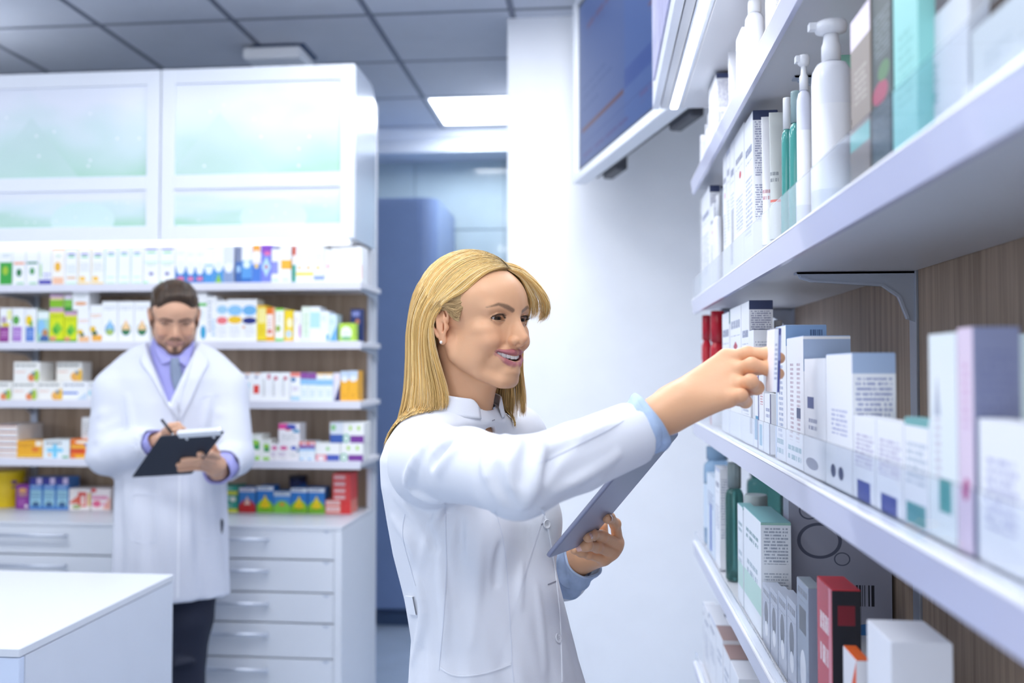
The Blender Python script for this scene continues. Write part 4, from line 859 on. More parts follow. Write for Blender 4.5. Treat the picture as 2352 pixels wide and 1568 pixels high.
bottle(1872,1962,52,1,plast_w,capw,'large white pump bottle, '+P2_,S2g,kind='pump',shoulder=.80,capr=.45,label_m=dz(T(.3,.75,.25,.06,1,'#4a5270'),('e',.3,.2,.2,.06,'#3a6cd0')))
tube_(1920,1975,50,1,M('mint_tube','#a4e0c8',.3),capw,'mint green squeeze tube behind the large pump bottle, '+P2_,S2g,X0=.36)
rcarton(1962,2008,2030,-20,1,design('#8c8078',[('r',.5,.93,.5,.1,'#e8dcec'),('r',.5,.3,.5,.05,'#7ab8b0'),T(.5,.6,.3,.1,3,'#b0a8a0')]),'tall brown-grey box with pale top, '+P2_,S2g,X0=.285)
rcarton(2012,2058,2075,-80,1,design('#3f4a4c',[('e',.4,.45,.4,.06,'#a03a5a'),('e',.6,.55,.3,.05,'#4f7a50'),T(.5,.75,.4,.12,5,'#788488'),T(.5,.2,.4,.12,5,'#68747c')]),'tall dark floral box, '+P2_,S2g)
rcarton(2062,2120,2150,-120,1,design('#8fd0cc',[T(.5,.5,.3,.2,4,'#74b8b4')]),'tall turquoise box, '+P2_,S2g)
rcarton(2126,2240,2290,-60,1,design('#d6dae2',[T(.3,.5,.1,.15,3,'#7fa8b0'),('e',.25,.4,.08,.05,'#5fa8a8')]),'pale grey box beside the turquoise one, '+P2_,S2g,X0=.30)
rcarton(2246,2420,2480,-90,1,design('#cfd6da',[T(.4,.6,.2,.1,3,'#b0bcc4')]),'wide pale box at the near end, '+P2_,S2g,X0=.30)
# --- middle shelf
rcarton(1600,1606,1614,782,2,dz(('r',.5,.85,.5,.1,'#c8203a'),('r',.5,.55,.4,.08,'#30405c'),('r',.5,.35,.4,.05,'#e0b030'),('r',.5,.1,.5,.1,'#d02040')),'small red and white box at the far end, '+P3_,S3g)
bottle(1607,1622,772,2,M('pale_glass','#c5cdb8',.1,trans=.4),M('cap_dark_green','#2c4c44',.3),'small pale glass bottle next the red-capped ones, '+P3_,S3g,capr=.8)
rb_ = design('#c4182c',[('r',.5,.32,1.6,.32,'#f2f3f8'),('e',.5,.7,.2,.05,'#f0f0f4')],.25,coat=.4)
bottle(1612,1634,716,2,rb_,capr_,'far red bottle with glossy red cap, '+P3_,S3g,capr=.92,shoulder=.76)
bottle(1632,1666,705,2,rb_,capr_,'near red bottle with glossy red cap and white label, '+P3_,S3g,capr=.92,shoulder=.72)
bottle(1662,1704,694,2,plast_w,capb,'white bottle with blue cap behind the cartons, '+P3_,S3g,X0=.33,capr=.92,shoulder=.8)
rcarton(1660,1676,1700,715,2,dz(T(.5,.8,.4,.06,1,'#3b4478'),('e',.5,.64,.3,.03,'#c83c50'),T(.5,.4,.35,.14,5,'#a4acc0'),('r',1.5,.95,.5,.05,'#4a8a88')),'white box with navy word and red mark, '+P3_,S3g)
rcarton(1678,1703,1735,700,2,dz(T(.5,.84,.4,.06,1,'#7a84a0'),('d',.5,.7,.2,.04,'#b83048'),T(.5,.45,.35,.16,6,'#a4acc0'),T(1.5,.6,.4,.3,10)),'white box with small red heart mark, '+P3_,S3g,lid=lidw)
rcarton(1704,1722,1777,690,2,sidetx,'tall white box with navy lid and dense print, '+P3_,S3g,lid=dark)
rcarton(1722,1732,1770,757,2,bar,'shorter box with barcode by the reaching hand, '+P3_,S3g,lid=dark)
rcarton(1733,1743,1752,800,2,dz(T(.5,.7,.3,.1,3,'#c05a68'),('r',.5,.2,.3,.12,'#4a98c0'),('r',.9,.5,.1,.5,'#4a4a90')),'thin box with blue foot below the hand, '+P3_,S3g)
rcarton(1744,1754,1764,860,2,dz(T(.5,.7,.3,.1,3,'#c05a68'),('r',.5,.2,.3,.14,'#5aa8c8')),'second thin box below the hand, '+P3_,S3g)
rcarton(1756,1770,1790,905,2,dz(T(.5,.7,.3,.1,2,'#7c86b0'),('r',.95,.5,.08,.5,'#4a4a78')),'low box with navy edge below the held one, '+P3_,S3g)
bottle(1776,1800,735,2,plast_w,capw,'white rounded bottle behind the held box, '+P3_,S3g,X0=.36,capr=.8,shoulder=.9)
rcarton(1782,1806,1900,747,2,dz(('r',.1,.5,.06,.5,'#b8cce8'),T(.5,.45,.2,.3,8,'#8f9cc0'),T(.5,.12,.3,.07,2,'#4a98a8'),('r',1.5,.93,.5,.08,'#8fb0d8'),('b',1.75,.93,.16,.04,'#28406c',12),T(1.5,.5,.4,.3,10,'#9aa8c8')),'white box with light blue top and barcode end, '+P3_,S3g,lid=lidbl)
rcarton(1808,1846,1955,772,2,dz(T(.3,.5,.1,.3,9,'#a98a9c'),T(.7,.5,.1,.3,9,'#a98a9c'),T(.5,.12,.4,.07,2,'#4a98a8'),('r',1.5,.86,.5,.12,'#a9bddc'),('r',.7,.42,.12,.04,'#50587c')),'white box with grey-blue band, second of the stepped row, '+P3_,S3g,lid=lidbl)
rcarton(1848,1896,1950,822,2,dz(('r',.3,.62,.16,.05,'#4a5488'),T(.4,.45,.2,.06,2,'#7880a4'),('e',.4,.1,.3,.05,'#5a6288'),T(1.5,.5,.4,.3,10,'#9aa8c8')),'white box with dark blue marks, third of the stepped row, '+P3_,S3g)
rcarton(1898,1958,2058,812,2,dz(('e',.3,.12,.1,.05,'#3a4068'),('e',.6,.12,.1,.05,'#3a4068'),T(.5,.5,.3,.1,3,'#a8aed4'),('r',1.5,.93,.5,.07,'#a9bddc'),T(1.5,.45,.42,.38,11,'#8f98c4')),'lilac-white box with printed end, fourth of the stepped row, '+P3_,S3g,lid=lidbl)
rcarton(1960,2010,2060,962,2,dz(('r',.5,.12,.3,.12,'#3c4a9c'),T(.5,.6,.4,.2,4,'#b0a8c8')),'low white box with blue foot bar, '+P3_,S3g)
rcarton(2012,2074,2120,972,2,dz(('r',.5,.1,.3,.1,'#3c4a9c'),T(.5,.6,.4,.2,4,'#b0a8c8')),'low white box with blue foot bar, nearer, '+P3_,S3g)
rcarton(2076,2132,2150,968,2,dz(('r',.5,.12,.4,.1,'#4f9aa0'),T(.5,.6,.4,.2,3,'#a8b8c8'),('r',.5,.98,.5,.04,'#6fb0b0')),'low white box with teal print beside the tall ones, '+P3_,S3g,lid=lidt)
rcarton(2134,2198,2240,762,2,dz(('r',.6,.22,.22,.08,'#4fa0a0'),('a',.3,.7,.12,.1,'#b4bccc'),T(.3,.45,.1,.15,4,'#c0b0c4'),base='#eaf2f6'),'tall white box with teal square, '+P3_,S3g)
rcarton(2200,2236,2345,750,2,dz(('r',.5,.5,.5,.5,'#e6d4e8'),('e',.5,.28,.22,.05,'#b8508c'),T(.5,.7,.2,.15,4,'#cfa8cc'),('r',1.5,.5,.5,.5,'#8f96b8'),T(1.5,.5,.4,.4,12,'#7c84ac'),base='#e6d4e8'),'tall pink-edged box with grey-blue end, '+P3_,S3g)
rcarton(2245,2420,2500,760,2,dz(T(.3,.5,.2,.15,4,'#7fb0a8'),base='#dfeeee'),'large pale mint box at the near end, '+P3_,S3g,X0=.42)
rcarton(2246,2440,2520,985,2,dz(T(.3,.5,.2,.25,4,'#a8a8d0')),'low white box at the near end, '+P3_,S3g)
# --- fourth shelf
bottle(1607,1668,1024,3,blue_c,M('cap_pale_blue','#a9cbe8',.15,trans=.4),'pale blue clear bottle at the far end, '+P4_,S4g,shoulder=.86,capr=.8,label_m=design('#d8e6f6',[('r',.5,.5,.3,.3,'#3f6cc4'),T(.5,.5,.4,.3,3,'#f0f4fb')]))
rcarton(1622,1640,1672,1100,3,dz(('r',.5,.35,.12,.3,'#3f6cc4'),T(.5,.7,.35,.1,3,'#7c88b0'),base='#dce8f6'),'blue-striped box before the clear blue bottle, '+P4_,S4g)
rcarton(1641,1652,1678,1076,3,plain,'tall narrow white box, '+P4_,S4g)
bottle(1664,1706,1062,3,green_g,M('cap_grey_clear','#aab8b8',.15,trans=.4),'green glass bottle with grey cap, '+P4_,S4g,capr=.75,shoulder=.78)
bottle(1682,1752,1050,3,green_g,M('cap_green_clear','#7fa8a0',.15,trans=.5),'wide green bottle with clear green cap behind, '+P4_,S4g,X0=.40,capr=.8,shoulder=.78)
bottle(1702,1766,1135,3,M('green_body2','#8fbcb4',.1,trans=.6),M('cap_frosted','#c8d4d4',.2,trans=.3),'shorter green bottle with frosted cap, '+P4_,S4g,X0=.30,capr=.82,shoulder=.72)
bottle(1772,1800,1090,3,plast_w,capw,'slim white bottle behind the green-white cartons, '+P4_,S4g,X0=.492,capr=.8,shoulder=.9)
gw = dz(T(.5,.8,.35,.06,2,'#5a8890'),('r',.5,.3,.5,.12,'#bfe0d8'),T(.5,.5,.3,.08,2,'#9ab0bc'),('r',1.5,.99,.5,.01,'#98c4b8'),T(1.5,.8,.4,.16,6,'#8f9cb0'),T(1.5,.45,.4,.12,5,'#a8b4c4'),base='#eaf0f8')
rcarton(1692,1704,1735,1165,3,gw,'far white and green box with teal lid, '+P4_,S4g,lid=lidt)
rcarton(1706,1745,1814,1198,3,gw,'near white and green box with teal lid, '+P4_,S4g,lid=lidt)
pb = atX(1812,1150,.42).y
big = design('#a9adc0',[('o',.3,.62,.22,.12,'#5c6278'),('o',.62,.72,.14,.08,'#5c6278'),('o',.52,.5,.08,.045,'#5c6278'),('o',.2,.82,.1,.06,'#5c6278'),('b',.5,.26,.36,.07,'#1a1e2c',12),T(.4,.16,.2,.02,1,'#30364c'),('w',.5,.05,.5,.05,'#3a7cc0')])
yb_ = 1.72
x0_, x1_ = max(atY(1790,1150,yb_).x, .345), RXB-.004
carton(x0_, x1_, yb_, .05, RZ[3]+.0002, atY(1840,1110,yb_).z, big, 'grey box with bubble rings, barcode and blue wedge, back of the fourth display shelf', S4g)
for k,(a,b) in enumerate(((1748,1764),(1765,1782),(1783,1802),(1803,1824))):
    rcarton(a,b,b+36,[1352,1362,1372,1386][k],3,design('#aeb6c8',[('e',.5,.55,.25,.2,'#3c4458'),('e',.5,.3,.2,.12,'#e8ecf4'),T(.5,.85,.4,.08,1,'#5a6070')],.2),'low blister pack, %s from the far end, fourth display shelf'%ORD[k],S4g)
rcarton(1826,1852,1885,1348,3,design('#8c98ac',[('r',.5,.7,.3,.1,'#2c3444'),('e',.5,.3,.25,.16,'#e8ecf4'),T(.5,.9,.4,.05,1,'#444c5c')],.2),'clear grey pack beside the red box, '+P4_,S4g,lid=M('clear_lid','#b8c4d0',.1,trans=.4))
rcarton(1872,1906,1972,1352,3,design('#b8283c',[T(.5,.7,.3,.2,2,'#e8d8dc'),('r',.85,.5,.08,.5,'#d88090'),('r',1.5,.5,.5,.5,'#23242c'),('r',1.5,.85,.3,.06,'#7a2430'),('r',1.5,.08,.4,.1,'#a02030')],.25),'red box with black end standing on the fourth display shelf',S4g,lid=M('lid_red','#c0303c',.3))
rcarton(1930,1960,1990,1510,3,design('#e8e8ee',[('w',.5,.7,.5,.3,'#e05a28'),T(.5,.3,.3,.1,2,'#8088a0')]),'small orange and white box next the red one, '+P4_,S4g,lid=M('lid_orange','#d8622c',.3))
rcarton(1985,2040,2180,1470,3,design('#e6e8f0',[T(.5,.6,.3,.1,2,'#9098b0'),('e',1.5,.4,.2,.2,'#c8a0a8')]),'large white box in the near lower corner, '+P4_,S4g,lid=lidw)
# --- lowest shelf
rcarton(1606,1614,1640,1380,4,plain,'white box at the far end, '+P5_,S5g)
rcarton(1615,1624,1664,1402,4,sidetx,'white box with printed end, second from far end, '+P5_,S5g,lid=lidw)
rcarton(1625,1640,1672,1428,4,plain,'white box, third from far end, '+P5_,S5g,lid=lidw)
rcarton(1641,1656,1700,1462,4,dz(T(.5,.7,.3,.1,2),('r',1.5,.5,.5,.5,'#f0eef2')),'far white box with brown lid, '+P5_,S5g,lid=lidbr)
rcarton(1657,1672,1718,1505,4,dz(T(.5,.7,.3,.1,2),('r',.5,.3,.3,.05,'#8090c0')),'near white box with brown lid, '+P5_,S5g,lid=lidbr)
rcarton(1673,1692,1740,1550,4,dz(('r',1.5,.3,.4,.2,'#8c8c98'),T(.5,.6,.3,.1,2)),'white box with silver window, '+P5_,S5g,lid=lidw)
# ================================================================ sculpting: distance fields turned into meshes
def smin(a, b, k):
    if k <= 0: return np.minimum(a, b)
    h = np.clip(0.5+0.5*(b-a)/k, 0, 1); return b*(1-h)+a*h-k*h*(1-h)
class Field:
    def __init__(s, lo, hi, res):
        s.lo = np.array(lo, np.float32); s.res = res
        s.n = [int(math.ceil((hi[i]-lo[i])/res))+1 for i in range(3)]
        s.ax = [(s.lo[i]+res*np.arange(s.n[i])).astype(np.float32) for i in range(3)]
        s.d = np.full(s.n, 5.0, np.float32)
    def _win(s, lo, hi, pad):
        sl = []
        for i in range(3):
            a = int(max(0, math.floor((lo[i]-pad-s.lo[i])/s.res))); b = int(min(s.n[i], math.ceil((hi[i]+pad-s.lo[i])/s.res)+1))
            if b <= a: return None
            sl.append(slice(a, b))
        return tuple(sl), s.ax[0][sl[0]][:, None, None], s.ax[1][sl[1]][None, :, None], s.ax[2][sl[2]][None, None, :]
    def _put(s, w, d, k, op):
        c = s.d[w]
        if op == 'add': s.d[w] = smin(c, d, k)
        elif op == 'sub': s.d[w] = -smin(-c, d, k)
    def ell(s, c, r, k=0.0, op='add', rot=None, pad=None):
        R = max(r); pad = (k+2*s.res+.3*R) if pad is None else pad
        w = s._win([c[i]-R for i in range(3)], [c[i]+R for i in range(3)], pad)
        if not w: return s
        sl, X, Y, Z = w; x, y, z = X-c[0], Y-c[1], Z-c[2]
        if rot is not None:
            m = np.array(Euler(rot).to_matrix().transposed())
            x, y, z = (m[0][0]*x+m[0][1]*y+m[0][2]*z, m[1][0]*x+m[1][1]*y+m[1][2]*z, m[2][0]*x+m[2][1]*y+m[2][2]*z)
        k0 = np.sqrt((x/r[0])**2+(y/r[1])**2+(z/r[2])**2); k1 = np.sqrt((x/r[0]**2)**2+(y/r[1]**2)**2+(z/r[2]**2)**2)+1e-9
        s._put(sl, k0*(k0-1)/k1, k, op); return s
    def _cap(s, a, b, ra, rb, X, Y, Z):
        ba = [b[i]-a[i] for i in range(3)]; L2 = sum(t*t for t in ba)+1e-12
        px, py, pz = X-a[0], Y-a[1], Z-a[2]
        h = np.clip((px*ba[0]+py*ba[1]+pz*ba[2])/L2, 0, 1)
        return np.sqrt((px-ba[0]*h)**2+(py-ba[1]*h)**2+(pz-ba[2]*h)**2)-(ra+(rb-ra)*h)
    def cap(s, a, b, ra, rb=None, k=0.0, op='add'):
        rb = ra if rb is None else rb; R = max(ra, rb)
        w = s._win([min(a[i], b[i])-R for i in range(3)], [max(a[i], b[i])+R for i in range(3)], k+2*s.res)
        if not w: return s
        sl, X, Y, Z = w; s._put(sl, s._cap(a, b, ra, rb, X, Y, Z), k, op); return s
    def chain(s, pts, rs, k=0.0, op='add'):
        """a polyline of tapered capsules, put in as one body"""
        if not isinstance(rs, (list, tuple)): rs = [rs]*len(pts)
        R = max(rs)
        w = s._win([min(p[i] for p in pts)-R for i in range(3)], [max(p[i] for p in pts)+R for i in range(3)], k+2*s.res)
        if not w: return s
        sl, X, Y, Z = w; d = None
        for i in range(len(pts)-1):
            e = s._cap(pts[i], pts[i+1], rs[i], rs[i+1], X, Y, Z); d = e if d is None else smin(d, e, min(k, R*.3)*.5)
        s._put(sl, d, k, op); return s
    def func(s, f, k=0.0, op='add', lo=None, hi=None):
        w = s._win(lo if lo is not None else s.lo, hi if hi is not None else [a[-1] for a in s.ax], 0)
        sl, X, Y, Z = w; s._put(sl, f(X, Y, Z), k, op); return s
    def mesh(s, iso=0.0):
        """naive surface nets"""
        d = s.d-iso; n = s.n; ins = d < 0
        cn = [n[i]-1 for i in range(3)]
        cnt = np.zeros(cn, np.uint8)
        for i in (0, 1):
            for j in (0, 1):
                for k in (0, 1): cnt += ins[i:i+cn[0], j:j+cn[1], k:k+cn[2]]
        act = (cnt > 0) & (cnt < 8); idx = np.full(cn, -1, np.int64); ii = np.argwhere(act); idx[act] = np.arange(len(ii))
        acc = np.zeros((len(ii), 3)); c = np.zeros(len(ii))
        a_ = ii.T; offs = [(i, j, k) for i in (0, 1) for j in (0, 1) for k in (0, 1)]
        val = {o: d[a_[0]+o[0], a_[1]+o[1], a_[2]+o[2]] for o in offs}
        for o in offs:
            for ax in range(3):
                if o[ax]: continue
                q = list(o); q[ax] = 1; q = tuple(q); va, vb = val[o], val[q]; m = (va < 0) != (vb < 0)
                t = np.where(m, va/np.where(m, va-vb, 1), 0); p = np.array(o, float)[None]+np.zeros((len(ii), 3)); p[:, ax] += t
                acc += p*m[:, None]; c += m
        V = s.lo+(ii+acc/c[:, None])*s.res
        Fs = []
        for ax in range(3):
            u, v = [(1, 2), (2, 0), (0, 1)][ax]
            sa = [slice(None)]*3; sb_ = [slice(None)]*3; sa[ax] = slice(0, n[ax]-1); sb_[ax] = slice(1, n[ax])
            for t in (u, v): sa[t] = slice(1, n[t]-1); sb_[t] = slice(1, n[t]-1)
            A, B = ins[tuple(sa)], ins[tuple(sb_)]
            for m, flip in ((A & ~B, False), (~A & B, True)):
                e = np.argwhere(m)
                if not len(e): continue
                e[:, u] += 1; e[:, v] += 1
                def g(du, dv):
                    q = e.copy(); q[:, u] += du; q[:, v] += dv; return idx[q[:, 0], q[:, 1], q[:, 2]]
                qd = np.stack([g(-1, -1), g(0, -1), g(0, 0), g(-1, 0)], 1)
                if flip: qd = qd[:, ::-1]
                Fs.append(qd)
        return V, np.concatenate(Fs)
def frame(origin, fwd, up=(0, 0, 1), scale=1.0, roll=0.0):
    """4x4 from local cm-like axes (x forward, y left, z up) to the world"""
    f = Vector(fwd).normalized(); u = Vector(up); l = u.cross(f).normalized(); u = f.cross(l)
    if roll: R = Matrix.Rotation(roll, 3, f); l = R @ l; u = R @ u
    m = Matrix(((f.x, l.x, u.x), (f.y, l.y, u.y), (f.z, l.z, u.z))).to_4x4()
    return Matrix.Translation(origin) @ m @ Matrix.Scale(scale, 4)
def np_xf(V, m):
    m = np.array(m); return V @ m[:3, :3].T + m[:3, 3]
def smooth_v(V, F, it=2, lam=.5):
    for _ in range(it):
        acc = np.zeros_like(V); c = np.zeros(len(V))
        for a, b in ((0, 1), (1, 2), (2, 3), (3, 0)):
            np.add.at(acc, F[:, a], V[F[:, b]]); np.add.at(acc, F[:, b], V[F[:, a]]); np.add.at(c, F[:, a], 1); np.add.at(c, F[:, b], 1)
        V = V+(acc/c[:, None]-V)*lam
    return V
def np_mesh(name, V, F, mat, parent=None, color=None, smooth=True):
    me = bpy.data.meshes.new(name); me.vertices.add(len(V)); me.vertices.foreach_set('co', np.asarray(V, np.float32).ravel())
    nf = len(F); k = F.shape[1]
    me.loops.add(nf*k); me.polygons.add(nf); me.loops.foreach_set('vertex_index', F.astype(np.int32).ravel())
    me.polygons.foreach_set('loop_start', np.arange(0, nf*k, k, dtype=np.int32)); me.polygons.foreach_set('loop_total', np.full(nf, k, np.int32))
    me.polygons.foreach_set('use_smooth', np.full(nf, smooth)); me.update(calc_edges=True)
    if color is not None:
        a = me.color_attributes.new('col', 'FLOAT_COLOR', 'POINT'); a.data.foreach_set('color', np.concatenate([color, np.ones((len(V), 1))], 1).astype(np.float32).ravel())
    me.materials.append(mat); o = bpy.data.objects.new(name, me); col.objects.link(o)
    if parent: o.parent = parent
    return o
def joinVF(*p):
    V = []; F = []; o = 0; C = []
    for q in p: V.append(q[0]); F.append(q[1]+o); o += len(q[0]); C.append(q[2])
    return np.concatenate(V), np.concatenate(F), np.concatenate(C)
def attr_mat(name, rough, sss=0.0, sssr=.004, bump=0.0, bscale=900, spec=.5, coat=0.0, aniso=False):
    m = M(name, (.8, .8, .8), rough, spec=spec, sss=sss, sssr=sssr, bump=bump, bscale=bscale, coat=coat); nt = m.node_tree
    a = nt.nodes.new('ShaderNodeAttribute'); a.attribute_name = 'col'; nt.links.new(a.outputs['Color'], nt.nodes['Principled BSDF'].inputs['Base Color'])
    return m

# ---------------------------------------------------------------- a human head; local units are centimetres, origin between the ears at eye height
def gs(V, c, s):                                            # gaussian blob weights
    q = (V-np.array(c))/np.array(s); return np.exp(-.5*(q**2).sum(1))
def polydist(V, pts):
    d = np.full(len(V), 99.); pts = np.array(pts, float)
    for a, b in zip(pts[:-1], pts[1:]):
        ba = b-a; h = np.clip(((V-a) @ ba)/(ba @ ba), 0, 1); d = np.minimum(d, np.linalg.norm(V-a-h[:, None]*ba, axis=1))
    return d
def head_mesh(male=False, res=0.17, skin=(.72, .405, .235), open_mouth=True, lids=.27):
    z0 = -17.5
    f = Field((-11, -9.2, z0), (13.6, 9.2, 12), res)
    f.ell((-1.0, 0, 3.0), (8.7, 7.2, 7.9)); f.ell((1.6, 0, 2.6), (7.6, 6.4, 6.4), 1.0)
    f.ell((3.4, 0, -2.8), (5.0, 5.6, 7.0), 1.5); f.ell((4.0, 0, 3.0), (4.9, 6.5, 4.6), 1.5)
    J = 1.08 if male else 1.0
    for s in (-1, 1):
        f.chain([(-.3, s*5.5*J, -3.5), (.8, s*5.1*J, -5.7), (4.0, s*3.5*J, -8.3), (6.6, s*1.3, -9.7)], [1.3, 1.4, 1.3, 1.3], 1.4)
        f.ell((5.6, s*4.25, -1.9), (2.2, 1.9, 1.5), 1.3)      # cheek bones
        f.ell((6.2, s*3.9, -3.5), (2.1, 1.9, 1.75), .8)   # raised cheeks
        f.ell((3.2, s*4.5, -5.2), (2.8, 1.5, 2.6), 1.6)      # masseter / side cheek
    f.ell((6.9 if not male else 7.5, 0, -9.5), (1.6, 1.9*J, 1.45), 1.1)            # chin
    f.ell((6.55, 0, -6.2), (2.35, 3.3, 2.7), 1.1)             # muzzle
    for s in (-1, 1): f.cap((7.9, s*.9, 1.7), (6.9, s*4.4, 1.6), .78, .85, 1.2)     # brow ridge
    f.cap((7.9, 0, 1.6), (8.9, 0, -.9), .75, .62, 1.0)
    for s in (-1, 1): f.ell((9.6, s*3.25, -.05), (1.9, 1.75, 1.05), 1.1, 'sub')      # sockets
    f.chain([(8.1, 0, 1.4), (8.75, 0, 0), (9.75, 0, -1.8), (10.55, 0, -3.0)], [.55, .46, .52, .58], .7)   # nose
    f.ell((10.35, 0, -3.15), (.66, .62, .58), .4)
    f.ell((8.9, 0, -2.7), (1.45, 1.25, 1.9), .7); f.ell((9.1, 0, -3.75), (1.3, 1.15, .7), .6)
    for s in (-1, 1):
        f.ell((9.2, s*1.2, -3.5), (.85, .55, .62), .4)
        f.ell((9.75, s*.62, -4.2), (.55, .30, .36), .12, 'sub')
    def sx0(y, z):
        j = int(round((y-f.lo[1])/res)); k = int(round((z-f.lo[2])/res)); c = np.where(f.d[:, j, k] < 0)[0]
        return float(f.ax[0][c[-1]]) if len(c) else 6.0
    cr_ = [(sx0(1.9, -4.1)+.22, 1.95, -4.1), (sx0(2.9, -5.0)+.2, 2.95, -5.0), (sx0(3.7, -6.2)+.25, 3.7, -6.2)]
    for s in (-1, 1): f.chain([(p[0], s*p[1], p[2]) for p in cr_], [.36, .40, .26], .4, 'sub')
    ey = 3.15; exr = 6.72
    for s in (-1, 1):
        f.ell((exr, s*ey, 0), (1.36, 1.36, 1.36), .35)                                         # lids over the ball
        f.chain([(exr+1.1, s*(ey-1.45), .2), (exr+1.42, s*(ey-.5), .68), (exr+1.25, s*(ey+.7), .60), (exr+.65, s*(ey+1.45), .05)], [.12, .17, .17, .12], .16)
        f.chain([(exr+1.15, s*(ey-1.45), -.3), (exr+1.3, s*(ey-.3), -.62), (exr+1.05, s*(ey+.9), -.5), (exr+.65, s*(ey+1.45), -.05)], [.12, .15, .15, .12], .2)
        f.ell((exr+.95, s*(ey+.05), -.02), (1.2, 1.38, lids), .10, 'sub', rot=(0, 0, s*.33))
    # lips in a smile, laid on the surface found so far
    def sx(y, z):
        j = int(round((y-f.lo[1])/res)); k = int(round((z-f.lo[2])/res)); c = np.where(f.d[:, j, k] < 0)[0]
        return float(f.ax[0][c[-1]]) if len(c) else 6.0
    if open_mouth:
        up = [(sx(3.5, -5.1)-.15, 3.5, -5.05), (sx(2.2, -5.4)-.0, 2.2, -5.38), (sx(.85, -5.4)+.10, .85, -5.32), (sx(0, -5.5)+.08, 0, -5.45)]
        lo = [(sx(3.5, -5.2)-.15, 3.5, -5.2), (sx(2.3, -6.6)-.0, 2.3, -6.55), (sx(.95, -7.3)+.05, .95, -7.28), (sx(0, -7.4)+.08, 0, -7.4)]
        gap = [(sx(3.3, -5.2)+.1, 3.3, -5.14), (sx(2.2, -5.95)+.25, 2.2, -5.9), (sx(.9, -6.3)+.3, .9, -6.28), (sx(0, -6.4)+.3, 0, -6.38)]
    else:
        up = [(sx(2.5, -6.2)-.12, 2.5, -6.15), (sx(1.6, -6.2)-.05, 1.6, -6.2), (sx(.75, -6.2)+.05, .75, -6.1), (sx(0, -6.3)+.03, 0, -6.2)]
        lo = [(sx(2.5, -6.3)-.12, 2.5, -6.3), (sx(1.7, -6.75)-.05, 1.7, -6.8), (sx(.8, -7)+.05, .8, -7.05), (sx(0, -7)+.05, 0, -7.1)]
    for s in (-1, 1):
        f.chain([(p[0], s*p[1], p[2]) for p in up], [.26, .36, .44, .42], .2)
        f.chain([(p[0], s*p[1], p[2]) for p in lo], [.24, .40, .48, .5], .2)
    f.ell((7.6, 0, -8.4), (1.3, 1.9, .8), .9)
    if open_mouth:
        for s in (-1, 1):
            for dx in (0, -.8, -1.6): f.chain([(p[0]+dx, s*p[1], p[2]) for p in gap], [.16, .42, .48, .50], .06, 'sub')
    # ears
    for s in (-1, 1):
        Y = 7.0
        f.ell((-.6, s*(Y+.15), -1.0), (1.35, .5, 2.5), .45, rot=(0, -.12, s*.38))
        f.ell((-.35, s*(Y+.62), -1.4), (.72, .55, 1.0), .25, 'sub'); f.ell((-.75, s*(Y+.75), .55), (.75, .4, .75), .25, 'sub')
        f.chain([(.55, s*(Y+.1), -.6), (.75, s*(Y+.2), .6), (.35, s*(Y+.45), 1.75), (-.7, s*(Y+.75), 2.15), (-1.75, s*(Y+1.0), 1.4), (-2.1, s*(Y+1.1), .1), (-1.85, s*(Y+.9), -1.4), (-1.2, s*(Y+.55), -2.8)], [.2, .25, .28, .3, .32, .32, .28, .28], .18)
        f.chain([(-.9, s*(Y+.7), 1.2), (-1.15, s*(Y+.85), 0), (-.95, s*(Y+.75), -1.5), (-.4, s*(Y+.4), -2.4)], [.15, .22, .22, .2], .2)
        f.ell((-1.2, s*(Y+.15), -1.0), (1.2, .42, 2.1), .3, rot=(0, -.12, s*.38))
        f.ell((-.35, s*(Y+.25), -3.4), (.75, .42, .85), .35)
        f.ell((.5, s*(Y+.25), -1.4), (.4, .4, .55), .25)
    if open_mouth or male: pass
    nk = 1.18 if male else 1.0
    f.chain([(-2.2, 0, -2), (-2.6, 0, -9), (-3.9, 0, -20)], [5.6*nk, 5.05*nk, 5.5*nk], 1.4)
    f.cap((2.2, 0, -9.3), (-.2, 0, -15), 2.4, 3.0, 1.6)
    for s in (-1, 1): f.cap((-2.2, s*5.0, -5), (1.2, s*1.2, -18), 1.0, .9, 1.2)
    V, F = f.mesh(); V = smooth_v(V, F, 1, .4)
    # colours
    C = np.zeros((len(V), 3))+np.array(skin)
    def mix(w, c): 
        nonlocal C; w = np.clip(w, 0, 1)[:, None]; C = C*(1-w)+np.array(c)*w
    sk = np.array(skin)
    for s in (-1, 1):
        mix(.22*gs(V, (7.5, s*4, -3.4), (2, 1.6, 1.3)), sk*(1.12, .78, .75)); mix(.25*gs(V, (-.5, s*7.3, -1), (1.5, 1, 3)), sk*(1.05, .72, .68))
    mix(.22*gs(V, (10.5, 0, -3.3), (1.2, 1.1, .9)), sk*(1.08, .75, .7))
    sgn = np.sign(V[:, 1]); W = V.copy(); W[:, 1] = np.abs(W[:, 1])
    lipc = (.44, .15, .165) if not male else (.42, .22, .18)
    du, dl = polydist(W, up), polydist(W, lo); r_u = np.interp(W[:, 1], [0, .85, 2.2, 3.5], [.52, .58, .50, .34]); r_l = np.interp(W[:, 1], [0, .95, 2.3, 3.5], [.62, .60, .52, .32])
    mix(np.clip((r_u-du)/.12, 0, 1), lipc); mix(np.clip((r_l-dl)/.12, 0, 1), lipc)
